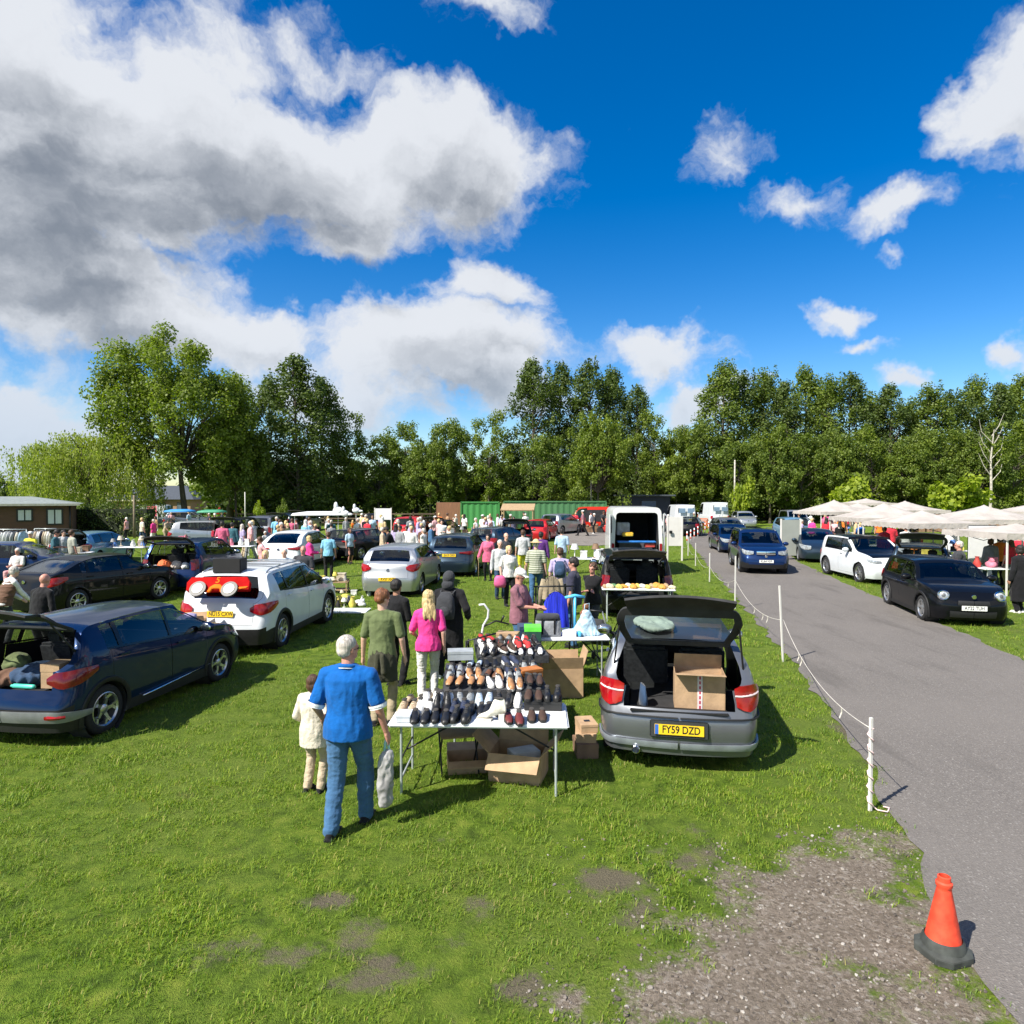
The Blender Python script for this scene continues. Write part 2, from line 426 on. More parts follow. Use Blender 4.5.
# jitter the edges so that grass and tarmac meet unevenly
def rough_line(pts, amp, step=.25, seed=0):
    out = []
    for i in range(len(pts)-1):
        a, b = Vector(pts[i][:2]), Vector(pts[i+1][:2]); L = (b-a).length; n = max(1, min(60, int(L/step)))
        nr = Vector((-(b-a).y, (b-a).x)).normalized()
        for k in range(n):
            p = a+(b-a)*k/n
            out.append(p+nr*amp*(noise.noise(Vector((p.x*1.7, p.y*1.7, seed)))+.5*noise.noise(Vector((p.x*6, p.y*6, seed)))))
    out.append(Vector(pts[-1][:2])); return out
RL = rough_line(ROAD_L, .16, .18, 1); RR = rough_line(ROAD_R, .14, .25, 2)
ROADP = RL+RR[::-1]
sheet('road', ROADP, .012, asphalt('asphalt', (.148, .134, .122)))
# tarmac yard in the middle distance where the traders' vans stand
YARD = [G(559, 545.5), G(598, 546), G(640, 541), G(681, 534.5), G(681, 529), G(700, 516), G(520, 519), G(530, 530), G(560, 536)]
sheet('yard', YARD, .02, asphalt('yard_asphalt', (.19, .17, .15)))
GRAV = [G(600, 1060), G(585, 1000), G(640, 975), G(690, 930), G(720, 890), G(770, 862), G(820, 845), G(870, 835), G(912, 826), G(960, 905), G(1000, 985), G(1030, 1060)]
GR = rough_line(GRAV+[GRAV[0]], .10, .15, 5)[:-1]
BARE = []
for (px, py, rx, ry) in ((232, 948, 34, 13), (287, 957, 28, 14), (360, 935, 20, 22), (380, 962, 26, 9), (478, 908, 17, 12), (345, 985, 36, 10), (520, 990, 22, 12), (330, 900, 26, 7), (862, 745, 12, 26), (405, 975, 30, 11), (610, 880, 30, 12), (560, 1000, 34, 16), (700, 860, 40, 12), (640, 915, 45, 18)):
    c = G(px, py); BARE.append((c.x, c.y, (G(px+rx, py)-c).x, (G(px, py-ry)-c).y))
def seg_d(x, y, poly):
    best = 9e9
    for i in range(len(poly)):
        ax, ay = poly[i][0], poly[i][1]; bx, by = poly[(i+1) % len(poly)][0], poly[(i+1) % len(poly)][1]
        dx, dy = bx-ax, by-ay; L = dx*dx+dy*dy
        t = 0 if L == 0 else max(0, min(1, ((x-ax)*dx+(y-ay)*dy)/L))
        best = min(best, (x-ax-t*dx)**2+(y-ay-t*dy)**2)
    return math.sqrt(best)
GRC = [(p[0], p[1]) for p in GRAV]
def m_gravel(x, y):
    if not (-1 < x < 7 and y < 7.5): return 0.0
    d = seg_d(x, y, GRC); d = d if inpoly(x, y, GRC) else -d
    if -.15 < x*0+d and inpoly(x, y, GRC): pass
    return max(0, min(1, .5+d*1.1))
def m_soil(x, y):
    v = 0
    for (cx, cy, rx, ry) in BARE:
        q = math.hypot((x-cx)/rx, (y-cy)/ry); v = max(v, max(0, min(.75, 1.0-.55*q)))
    return v
def worn(x, y):
    """0..1 how much of the ground is bare here, broken up by noise"""
    g = m_gravel(x, y); s_ = m_soil(x, y)
    n = noise.noise(Vector((x*2.6, y*2.6, 3)))*.42+noise.noise(Vector((x*7, y*7, 5)))*.28
    patch = max(0, noise.noise(Vector((x*.95+1.7, y*1.5+.4, 8))))*.75 if g > .3 else 0
    thin = .30*max(0, min(1, (x+1.2)/2.5))*max(0, min(1, (6.6-y)/1.2))
    return max(g+n-patch, s_+n*1.1, thin+n*1.1)
# ------------------------------------------------------------ grass blades (mass) near the camera
def leaf_mat(name, ca, cb, trans=.35, yellow=None):
    m, t, out = newmat(name)
    g = t.n('ShaderNodeNewGeometry'); oi = t.n('ShaderNodeObjectInfo')
    r = t.m('FRACT', t.m('ADD', g.outputs['Random Per Island'], oi.outputs['Random']))
    c = t.mix(r, ca, cb)
    if yellow: c = t.mix(t.mr(r, .9, .97), c, yellow)
    c = t.mix(t.m('MULTIPLY', oi.outputs['Random'], .35), c, t.mix(1.0, c, (.75, .80, .6), 'MULTIPLY'))
    n = t.noise(g.outputs['Position'], .5, 3)
    c = t.mix(t.mr(n, .35, .7), c, t.mix(1.0, c, (1.25, 1.2, .9), 'MULTIPLY'))
    d = principled(t, c, .55, Specular_IOR_Level=.35)
    tr = t.n('ShaderNodeBsdfTranslucent'); t.put(tr.inputs[0], t.mix(1.0, c, (1.5, 1.7, .6), 'MULTIPLY'))
    mx = t.n('ShaderNodeMixShader'); mx.inputs[0].default_value = trans
    t.put(mx.inputs[1], d.outputs[0]); t.put(mx.inputs[2], tr.outputs[0]); t.put(out.inputs[0], mx.outputs[0]); return m
def tuft(seed, n, rad, h, w):
    q = random.Random(seed); b = MB()
    for i in range(n):
        a = q.uniform(0, 2*PI); r = rad*math.sqrt(q.random()); x, y = r*math.cos(a), r*math.sin(a)
        L = h*q.uniform(.45, 1.25); ln = q.uniform(.5, 1.5); da = q.uniform(0, 2*PI); dx, dy = math.cos(da), math.sin(da)
        sx, sy = -dy*w/2, dx*w/2
        z1 = L*.5*math.cos(ln*.5); o1 = L*.5*math.sin(ln*.5); z2 = z1+L*.5*math.cos(min(1.55, ln*1.15)); o2 = o1+L*.5*math.sin(ln*1.15)
        b.add([(x-sx, y-sy, -.005), (x+sx, y+sy, -.005), (x+dx*o1+sx*.8, y+dy*o1+sy*.8, z1), (x+dx*o1-sx*.8, y+dy*o1-sy*.8, z1), (x+dx*o2, y+dy*o2, z2)], [(0, 1, 2, 3), (3, 2, 4)])
    return b.mesh('tuft')
def scatter_obj(name, pts, rots, scs, protos, mat, z=0.0):
    """one mass object: geometry nodes place the tufts on the vertices of its own mesh"""
    me = bpy.data.meshes.new(name); me.from_pydata([(p[0], p[1], z) for p in pts], [], [])
    a = me.attributes.new('rz', 'FLOAT', 'POINT'); a.data.foreach_set('value', rots)
    a = me.attributes.new('sc', 'FLOAT', 'POINT'); a.data.foreach_set('value', scs)
    a = me.attributes.new('pk', 'INT', 'POINT'); a.data.foreach_set('value', [i % len(protos) for i in range(len(pts))])
    o = mesh_obj(name, me)
    ng = bpy.data.node_groups.new(name, 'GeometryNodeTree')
    ng.interface.new_socket('Geometry', in_out='INPUT', socket_type='NodeSocketGeometry'); ng.interface.new_socket('Geometry', in_out='OUTPUT', socket_type='NodeSocketGeometry')
    N = ng.nodes; L = ng.links; gi = N.new('NodeGroupInput'); go = N.new('NodeGroupOutput'); jn = N.new('GeometryNodeJoinGeometry')
    def attr(nm, ty='FLOAT'):
        q = N.new('GeometryNodeInputNamedAttribute'); q.data_type = ty; q.inputs[0].default_value = nm; return q.outputs[0]
    cx = N.new('ShaderNodeCombineXYZ'); L.new(attr('rz'), cx.inputs[2])
    for i, pm in enumerate(protos):
        pm.materials.append(mat) if not pm.materials else None
        po = bpy.data.objects.new(name+'_source', pm)
        oi = N.new('GeometryNodeObjectInfo'); oi.inputs['Object'].default_value = po; oi.inputs['As Instance'].default_value = True
        ip = N.new('GeometryNodeInstanceOnPoints'); L.new(gi.outputs[0], ip.inputs['Points']); L.new(oi.outputs['Geometry'], ip.inputs['Instance'])
        cp = N.new('FunctionNodeCompare'); cp.data_type = 'INT'; cp.operation = 'EQUAL'; L.new(attr('pk', 'INT'), cp.inputs[2]); cp.inputs[3].default_value = i
        L.new(cp.outputs[0], ip.inputs['Selection']); L.new(cx.outputs[0], ip.inputs['Rotation']); L.new(attr('sc'), ip.inputs['Scale']); L.new(ip.outputs[0], jn.inputs[0])
    L.new(jn.outputs[0], go.inputs[0])
    md = o.modifiers.new('scatter', 'NODES'); md.node_group = ng
    return o
def ground():
    xs = [-700, -200, -60, -20, -10, -7]+[-6+.09*i for i in range(145)]+[8, 12, 25, 60, 200, 700]
    ys = [-60, -5, 2.4]+[3+.075*i for i in range(80)]+[9.5, 11, 15, 25, 60, 200, 900]
    nx, ny = len(xs), len(ys)
    vs = [(x, y, 0) for y in ys for x in xs]
    fs = [(j*nx+i, j*nx+i+1, (j+1)*nx+i+1, (j+1)*nx+i) for j in range(ny-1) for i in range(nx-1)]
    me = bpy.data.meshes.new('ground'); me.from_pydata(vs, [], fs)
    ga = []; sa = []
    for (x, y, z) in vs:
        if -7 < x < 8 and 2 < y < 9.2:
            w = worn(x, y); g = m_gravel(x, y)
            k_ = max(0, min(1, (g-.1)/.3)); ga.append(w*k_); sa.append(w*(1-k_))
        else: ga.append(0); sa.append(0)
    for nm, arr in (('gravel', ga), ('soil', sa)):
        a = me.attributes.new(nm, 'FLOAT', 'POINT'); a.data.foreach_set('value', arr)
    o = mesh_obj('ground', me, grass_ground()); o['kind'] = 'structure'
ground()
grass_m = leaf_mat('grass_blade', (.062, .145, .010), (.275, .360, .040), .30, (.36, .31, .12))
def grass():
    q = random.Random(3); pts = []
    def ok(x, y):
        if inpoly(x, y, ROADP): return False
        if y < 9:
            w = worn(x, y)
            if w > .18: return q.random() < max(0, 1-(w-.18)/.62)**1.6*.8
        dn = noise.noise(Vector((x*.8, y*.8, 9)))
        return q.random() < .95+dn*.8
    def band(y0, y1, per, sc0, sc1):
        n = int((y1-y0)*(y0+y1)/2*1.75*per)
        for _ in range(n):
            y = math.sqrt(q.uniform(y0*y0, y1*y1)); x = q.uniform(-.86, .86)*y
            if ok(x, y): pts.append((x, y, q.uniform(sc0, sc1)*(1+.55*noise.noise(Vector((x*1.5, y*1.5, 20))))))
    band(3.3, 7, 110, .6, 1.05); band(7, 12, 60, .75, 1.15); band(12, 22, 18, 1.0, 1.6); band(22, 40, 4, 1.5, 2.3)
    o = scatter_obj('grass', pts, [q.uniform(0, 6.28) for _ in pts], [p[2] for p in pts], [tuft(i, 30, .10, .055, .0055) for i in range(6)], grass_m)
    tag(o, kind='stuff')
    print('grass tufts', len(pts))
grass()
def stones():
    q = random.Random(5); pts = []; pr = []
    for i in range(5):
        b = MB(); b.ell((0, 0, .3), (1, .8, .5), 7, 5); me = b.mesh('stone')
        for v in me.vertices: v.co += Vector((q.uniform(-.2, .2), q.uniform(-.2, .2), q.uniform(-.15, .15)))
        pr.append(me)
    for _ in range(15000):
        y = math.sqrt(q.uniform(3.3**2, 7.2**2)); x = q.uniform(-.1, .84)*y
        if inpoly(x, y, ROADP): continue
        w = worn(x, y)
        if w > .3 and m_gravel(x, y) > .05 and q.random() < .35: pts.append((x, y))
        elif y < 5.8 and x > .3 and q.random() < .04: pts.append((x, y))
    m, t, out = newmat('stone_chips'); oi = t.n('ShaderNodeObjectInfo')
    c = t.ramp(oi.outputs['Random'], [(0, (.07, .058, .047)), (.6, (.15, .125, .105)), (.9, (.30, .27, .235)), (1, (.40, .37, .33))])
    t.put(out.inputs[0], principled(t, c, .85).outputs[0])
    o = scatter_obj('gravel_chips', pts, [q.uniform(0, 6.28) for _ in pts], [abs(q.gauss(.006, .004))+.003 for _ in pts], pr, m, 0)
    tag(o, kind='stuff')
stones()
# ------------------------------------------------------------ trees
LEAFM = {
 'dark': leaf_mat('leaf_dark', (.040, .072, .017), (.105, .145, .032), .28),
 'mid': leaf_mat('leaf_mid', (.065, .108, .016), (.160, .208, .034), .32),
 'light': leaf_mat('leaf_light', (.085, .130, .017), (.185, .235, .034), .38),
 'lime': leaf_mat('leaf_lime', (.15, .21, .018), (.30, .36, .035), .40),
 'willow': leaf_mat('leaf_willow', (.17, .225, .035), (.30, .34, .075), .38),
}
BARK = M('bark', (.085, .072, .055), .9, 0, .35, 8, .03, 30, stretch=(1, 1, .25))
BARKL = M('bark_pale', (.42, .39, .34), .85, 0, .3, 8, .02, 25)
def crown_mesh(seed, clusters, per, leaf, spread, flat=1.0, droop=0.0):
    """leaf-sized faces spread through clumps; clusters: (x,y,z,r)"""
    g = np.random.default_rng(seed); V = []; F = []
    n = 0
    for (cx, cy, cz, r) in clusters:
        k = max(6, int(per*r*r))
        d = g.normal(size=(k, 3)); d /= np.linalg.norm(d, axis=1)[:, None]
        rad = r*(g.random(k)**.45)*spread
        c = np.array([cx, cy, cz])+d*rad[:, None]*np.array([1, 1, flat])
        nrm = d*.8+g.normal(size=(k, 3))*.55+np.array([0, 0, .35]); nrm /= np.linalg.norm(nrm, axis=1)[:, None]
        a = np.cross(nrm, g.normal(size=(k, 3))); a /= np.linalg.norm(a, axis=1)[:, None]
        b = np.cross(nrm, a)
        s = leaf*g.uniform(.55, 1.25, size=(k, 1))
        if droop: b = b*.3+np.array([0, 0, -1])*.95; a = a*.5
        q = np.stack([c-a*s*.5, c-b*s*.35+a*s*.05, c+a*s*.5, c+b*s*.55], 1).reshape(-1, 3)
        V.append(q); F.append(np.arange(k*4).reshape(-1, 4)+n); n += k*4
    V = np.concatenate(V); F = np.concatenate(F)
    me = bpy.data.meshes.new('crown'); me.from_pydata(V.tolist(), [], F.tolist()); me.update(); return me
def tree_proto(name, seed, H, shape, leafm, leaf=.34, per=34, bark=BARK, trunk_r=.2):
    """shape: 'poplar','ash','broad','willow','shrub' -> (trunk mesh, crown mesh)"""
    q = random.Random(seed); cl = []; tb = MB()
    lean = (q.uniform(-.03, .03), q.uniform(-.03, .03))
    def axis(z): return Vector((lean[0]*z, lean[1]*z, z))
    th = {'poplar': .9, 'ash': .75, 'broad': .55, 'willow': .55, 'shrub': .4}[shape]*H
    tb.tube([axis(th*k/6)+Vector((q.uniform(-.05, .05), q.uniform(-.05, .05), 0))*(k > 0) for k in range(7)], [trunk_r*(1.35 if k == 0 else 1)*(1-.8*k/6) for k in range(7)], 9)
    def limb(z0, d, L, up, r):
        p = axis(z0); pts = [p]; dr = Vector((math.cos(d), math.sin(d), up))
        for k in range(4):
            dr = (dr+Vector((q.uniform(-.25, .25), q.uniform(-.25, .25), q.uniform(-.1, .25)))).normalized(); p = p+dr*L/4; pts.append(p)
        tb.tube(pts, [r, r*.8, r*.6, r*.4, r*.2], 6, False); return pts
    if shape == 'poplar':
        W0 = H*.185
        for i in range(120):
            z = H*(.07+.89*(i/119)); u = (z/H-.07)/.93
            w = W0*(math.sin(PI*min(1, u*.9+.14))**.6)*q.uniform(.55, 1.12)
            d = q.uniform(0, 2*PI); up = 1.1
            if i % 3 == 0 and u < .85:
                pts = limb(z*.86, d, w*1.2, up, .07)
            c = axis(z)+Vector((math.cos(d), math.sin(d), 0))*w*.8
            cl.append((c.x, c.y, c.z, H*.066*q.uniform(.6, 1.25)*(1-.4*u)))
        for k in range(11):   # ragged spires on top
            d = q.uniform(0, 6.28); w = W0*q.uniform(0, .75); zz = H*(q.uniform(.84, 1.05)-.12*w/W0)
            for j in range(4): cl.append((math.cos(d)*w, math.sin(d)*w, zz-j*H*.03, H*(.014+.008*j)))
    elif shape == 'ash':
        for i in range(38):
            z = H*q.uniform(.14, .98); u = z/H
            w = H*.26*(math.sin(PI*min(1, max(0, (u-.05)*.98)))**.55)*q.uniform(.35, 1.1); d = q.uniform(0, 2*PI)
            pts = limb(z*.7, d, max(.8, w*1.2), .7, .06)
            c = axis(z)+Vector((math.cos(d), math.sin(d), 0))*w
            for j in range(3): cl.append((c.x+q.uniform(-.5, .5), c.y+q.uniform(-.5, .5), c.z+q.uniform(-.5, .5), H*.068*q.uniform(.5, 1.15)))
    elif shape == 'broad':
        for i in range(125):
            a = q.uniform(0, 2*PI); e = math.asin(q.uniform(-.55, 1)); rr = q.uniform(.55, 1.05)
            c = Vector((math.cos(a)*math.cos(e)*H*.40*rr, math.sin(a)*math.cos(e)*H*.36*rr, H*.53+math.sin(e)*H*.47*rr))
            if i % 2 == 0: tb.tube([axis(H*.30), axis(H*.34).lerp(c, .45)+Vector((0, 0, H*.03)), c], [.14, .08, .02], 6, False)
            for j in range(3): cl.append((c.x+q.uniform(-.9, .9), c.y+q.uniform(-.9, .9), c.z+q.uniform(-.9, .9), H*.066*q.uniform(.5, 1.2)))
    elif shape == 'willow':
        for i in range(48):
            a = q.uniform(0, 2*PI); rr = math.sqrt(q.random()); c = Vector((math.cos(a)*H*.58*rr, math.sin(a)*H*.5*rr, H*(.95-.30*rr*rr)+q.uniform(-.3, .3)))
            if i % 2 == 0: tb.tube([axis(H*.4), axis(H*.6).lerp(c, .5)+Vector((0, 0, .5)), c], [.14, .08, .03], 6, False)
            cl.append((c.x, c.y, c.z, H*.085))
            for s in range(9):
                x, y = c.x+q.gauss(0, .8), c.y+q.gauss(0, .8); ln = H*q.uniform(.3, .72); zz = c.z
                while ln > 0 and zz > .8: cl.append((x, y, zz, .26)); zz -= .42; ln -= .42
    else:
        for i in range(26):
            a = q.uniform(0, 2*PI); e = math.asin(q.uniform(-.1, 1)); rr = q.uniform(.4, 1)
            cl.append((math.cos(a)*math.cos(e)*H*.48*rr, math.sin(a)*math.cos(e)*H*.45*rr, H*.42+math.sin(e)*H*.5*rr, H*.16*q.uniform(.6, 1.2)))
    cm = crown_mesh(seed, cl, per, leaf, 1.0, droop=1 if shape == 'willow' else 0)
    cm.materials.append(LEAFM[leafm])
    tm = tb.mesh('trunk'); tm.materials.append(bark); smooth_mesh(tm, 60)
    return H, tm, cm
PT = {
 'popA': tree_proto('p', 1, 20, 'poplar', 'dark', .27, 112), 'popB': tree_proto('p', 2, 20, 'poplar', 'dark', .27, 112), 'popC': tree_proto('p', 3, 20, 'poplar', 'mid', .27, 112),
 'ashA': tree_proto('p', 4, 13, 'ash', 'mid', .27, 125), 'ashB': tree_proto('p', 5, 13, 'ash', 'light', .27, 125), 'ashC': tree_proto('p', 6, 13, 'ash', 'mid', .27, 125),
 'broadA': tree_proto('p', 7, 20, 'broad', 'mid', .27, 125, trunk_r=.36), 'broadB': tree_proto('p', 8, 12, 'broad', 'mid', .27, 165), 'broadL': tree_proto('p', 9, 12, 'broad', 'light', .27, 165),
 'willow': tree_proto('p', 10, 9, 'willow', 'willow', .24, 130, trunk_r=.3),
 'shrubA': tree_proto('p', 11, 3, 'shrub', 'mid', .22, 330), 'shrubD': tree_proto('p', 12, 3, 'shrub', 'dark', .2, 480), 'shrubL': tree_proto('p', 13, 3, 'shrub', 'lime', .24, 330),
}
def tree(kind, px, top, dist, wpx, label, cat='tree', group=None, rz=None, leafm=None, lean=0.0, name=None):
    H0, tm, cm = PT[kind]
    H = HZ(top, dist)
    wid = {'p': .36, 'a': .60, 'b': .84, 'w': 1.22, 's': 1.05}[kind[0]]*H0
    sxy = (wpx/FOC*dist)/wid; sz = H/(H0*1.03)
    e = empty(name or ('shrub' if kind[0] == 's' else 'tree'), GD(px, dist), rnd.uniform(0, 6.28) if rz is None else rz, label, cat, group)
    e.scale = (sxy, sxy, sz)
    if kind[0] == 's': e.scale[2] = sz*.93
    if lean: e.rotation_euler = (0, lean, e.rotation_euler[2]*0)
    mesh_obj('trunk', tm, None, e)
    c = mesh_obj('crown', cm, None, e)
    if leafm: recolor(c, LEAFM[leafm])
    return e
tree('willow', 88, 430, 62, 132, 'weeping willow with hanging yellow green foliage behind the brown chalet', rz=0)
tree('broadA', 186, 326, 66, 158, 'tallest broad pale green tree with a bare grey trunk, left side', rz=.5, leafm='light', lean=R(-4))
tree('broadB', 236, 405, 68, 75, 'dense lower green tree between the tall broad tree and dark poplar', leafm='mid')
tree('popA', 300, 347, 72, 78, 'tall dark poplar right of the broad pale tree')
tree('popB', 322, 372, 76, 60, 'dark poplar leaning on the right flank of the taller left poplar')
tree('popB', 267, 372, 76, 56, 'dark poplar half hidden behind the tall broad pale tree')
AS = [(350, 408, 'ashB', 42), (378, 432, 'ashA', 44), (404, 419, 'ashC', 50), (430, 436, 'broadB', 46), (447, 418, 'ashA', 44), (466, 430, 'ashB', 34), (489, 412, 'ashB', 44), (513, 440, 'ashC', 40)]
ord_ = ['first', 'second', 'third', 'fourth', 'fifth', 'sixth', 'seventh', 'eighth', 'ninth', 'tenth', 'eleventh', 'twelfth', 'thirteenth', 'fourteenth', 'fifteenth', 'sixteenth', 'seventeenth', 'eighteenth', 'nineteenth', 'twentieth', '21st', '22nd', '23rd', '24th', '25th', '26th', '27th', '28th', '29th', '30th']
for i, (px, top, k, w) in enumerate(AS):
    tree(k, px, top, 78+i % 3, w+10, 'airy tree, %s from left in the low gap between poplar groups' % ord_[i], group='airy trees in the gap between the poplars')
for i, (px, top, w, k) in enumerate([(532, 352, 62, 'popA'), (556, 356, 56, 'popB'), (590, 353, 62, 'popB'), (616, 362, 58, 'popA'), (636, 380, 44, 'popB')]):
    tree(k, px, top, 80+i % 2*3, w, 'massive dark poplar, %s from left of the central dark clump' % ord_[i], group='dark poplars in the central clump')
tree('broadB', 598, 412, 70, 66, 'mid green round tree in front of the central dark poplar clump', leafm='light')
tree('ashA', 548, 432, 72, 52, 'green tree above the green container at the foot of the poplar clump')
for i, (px, top, k, w) in enumerate([(655, 410, 'ashB', 42), (676, 428, 'broadL', 50), (694, 420, 'ashA', 44), (712, 432, 'ashC', 44)]):
    tree(k, px, top, 78, w+6, 'light green tree, %s from left between central clump and right poplars' % ord_[i], group='light trees left of the right poplars')
RP = [(722, 360, 56), (745, 358, 50), (764, 364, 46), (786, 366, 48), (806, 362, 50), (828, 365, 46), (848, 372, 44), (868, 380, 44), (888, 378, 46), (908, 386, 42), (928, 381, 46), (950, 380, 44), (972, 376, 46), (994, 370, 48), (1018, 370, 50), (1045, 362, 54), (1075, 368, 54)]
for i, (px, top, w) in enumerate(RP):
    tree(['popC', 'popB', 'popC', 'popA', 'popC'][i % 5], px, top+(-5, 7, 0, 9, -2, 5)[i % 6], 80+(i*7) % 5, w+9, 'tall poplar, %s from the left end of the right-hand row' % ord_[i], group='poplars in the right-hand row')
for i, (px, top, k, w) in enumerate([(738, 440, 'ashA', 54), (770, 425, 'broadB', 62), (800, 432, 'ashC', 56), (836, 428, 'broadB', 60), (872, 425, 'ashB', 58), (905, 436, 'broadB', 58), (938, 425, 'ashA', 60), (975, 430, 'broadB', 62), (1012, 424, 'ashB', 60)]):
    tree(k, px, top, 73, w, 'mid height green tree before the right-hand poplar row, %s from left' % ord_[i], group='mid height trees before the right poplars')
tree('shrubL', 852, 464, 66, 50, 'bright lime green bushy tree behind the white canopies', leafm='lime')
tree('shrubL', 955, 465, 64, 62, 'largest lime green bushy tree behind the right-hand canopies')
tree('shrubL', 742, 468, 66, 30, 'small yellow green bush by the pale pole beyond the vans')
# pale branching birch before the right poplars
def birch():
    e = empty('tree', GD(990, 70), 0, 'bare pale forked birch standing before the right poplars', 'tree'); q = random.Random(4)
    b = MB(); b.tube([(0, 0, 0), (.1, 0, 4), (0, 0, 7), (.3, 0, 10)], [.16, .13, .10, .04], 7)
    for k in range(9):
        z = 4.5+k*.6; s = (-1) ** k; b.tube([(0.05, 0, z), (s*.9, q.uniform(-.3, .3), z+1.1), (s*1.3, 0, z+2.4)], [.055, .04, .012], 5)
    b.build('trunk', BARKL, e, 60)
    c = crown_mesh(77, [(q.uniform(-1.6, 1.6), q.uniform(-1, 1), q.uniform(7, 11), .5) for _ in range(16)], 60, .28, 1); c.materials.append(LEAFM['light']); mesh_obj('crown', c, None, e)
birch()
# understorey that closes the view below the crowns
US = [230, 262, 292, 322, 352, 384, 414, 446, 478, 510, 542, 575, 608, 640, 672, 704, 738, 770, 802, 836, 868, 900, 934, 966, 1000, 1034]
for i, px in enumerate(US):
    tree('shrubD' if i % 3 else 'shrubA', px, 452+(i*37) % 17, 84, 74, 'dark undergrowth bush beneath the tree line, %s from left' % ord_[i], 'bush', 'dark bushes under the tree line')
tree('shrubA', 258, 497, 61, 14, 'small round bright green bush left of the parked open-backed vehicles', leafm='lime')
tree('shrubA', 284, 495, 61, 14, 'small round green bush behind the raised olive tailgate', leafm='light')
for i, (px, top, d, w) in enumerate([(8, 480, 75, 40), (-25, 462, 80, 60), (168, 484, 140, 40), (150, 490, 150, 60), (188, 488, 150, 30)]):
    tree('shrubD', px, top, d, w, ['dark bush behind the chalet roof at the left edge', 'large dark bush beyond the left edge', 'dark rounded tree behind the far grey roof', 'far dark tree left behind the grey roof', 'far dark tree seen beside the bare grey trunk'][i], 'bush')
# clipped dark hedge beside the chalet
def hedge():
    e = empty('hedge', GD(107, 50), 0, 'clipped dark evergreen hedge right of the brown chalet', 'hedge'); q = random.Random(8)
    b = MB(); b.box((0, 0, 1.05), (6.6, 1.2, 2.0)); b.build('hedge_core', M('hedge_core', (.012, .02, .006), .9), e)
    cl = [(q.uniform(-3.3, 3.3), q.uniform(-.75, .75), q.uniform(.1, 2.25), .35) for _ in range(420)]
    c = crown_mesh(5, cl, 260, .13, 1); c.materials.append(LEAFM['dark']); mesh_obj('foliage', c, None, e)
hedge()

def woodland():
    q = random.Random(21); cl = []
    for i in range(1500):
        px = q.uniform(205, 1120); d = q.uniform(88, 96); x = (px-512)/FOC*d; cl.append((x, d, q.uniform(.2, 9.5)*q.uniform(.6, 1), q.uniform(.8, 1.5)))
    for i in range(260):
        px = q.uniform(-160, 210); d = q.uniform(150, 170); x = (px-512)/FOC*d; cl.append((x, d, q.uniform(.2, 5.5), q.uniform(1, 2)))
    me = crown_mesh(99, cl, 26, .55, 1.0); me.materials.append(LEAFM['dark']); o = mesh_obj('woodland', me); o['kind'] = 'stuff'
    tag(o, kind='stuff')
woodland()
# ------------------------------------------------------------ cars
def pchip(pts, q):
    xs = np.array([p[0] for p in pts], float); ys = np.array([p[1] for p in pts], float)
    h = np.diff(xs); d = np.diff(ys)/h; m = np.zeros(len(xs)); m[0] = d[0]; m[-1] = d[-1]
    for i in range(1, len(xs)-1):
        if d[i-1]*d[i] > 0:
            a, b = 2*h[i]+h[i-1], h[i]+2*h[i-1]; m[i] = (a+b)/(a/d[i-1]+b/d[i])
    q = float(min(max(q, xs[0]), xs[-1])); i = min(len(h)-1, max(0, int(np.searchsorted(xs, q, 'right')-1)))
    t = (q-xs[i])/h[i]; t2, t3 = t*t, t*t*t
    return (2*t3-3*t2+1)*ys[i]+(t3-2*t2+t)*h[i]*m[i]+(-2*t3+3*t2)*ys[i+1]+(t3-t2)*h[i]*m[i+1]
BLACKP = M('black_plastic', (.010, .010, .011), .6, 0, .2, 20)
GREYP = M('grey_plastic', (.10, .105, .11), .5, 0, .1, 10)
RUB = M('tyre_rubber', (.014, .014, .015), .85, 0, .2, 30)
ALLOY = M('alloy', (.52, .53, .55), .28, .85, .06, 10)
DALLOY = M('dark_alloy', (.035, .035, .038), .35, .4, .06, 10)
CHROME = M('chrome', (.75, .76, .78), .12, 1, .02, 10)
PILM = M('window_frame_black', (.010, .010, .011), .25, 0, 0, coat=.5)
INTR = M('car_interior', (.022, .022, .024), .8, 0, .3, 6)
SEATM = M('seat_cloth', (.045, .045, .05), .9, 0, .3, 20)
TAILR = M('tail_light_red', (.30, .006, .010), .12, 0, .25, 9, coat=1)
TAILD = M('tail_light_dark', (.16, .006, .01), .12, 0, .25, 9, coat=1)
LENS = M('light_lens', (.40, .43, .46), .1, .3, .35, 16, coat=1)
AMB = M('indicator', (.8, .35, .08), .2, 0, .1, 9, coat=1)
PLY = M('plate_yellow', (.75, .50, .02), .35, 0, .03, 5)
PLW = M('plate_white', (.78, .78, .76), .35, 0, .03, 5)
PLB = M('plate_blue', (.03, .12, .45), .4, 0, .03, 5)
INK = M('plate_ink', (.01, .01, .01), .5, 0, 0)
GLASS = glass_mat('car_glass', .42)
GLASSD = glass_mat('car_glass_privacy', .10)
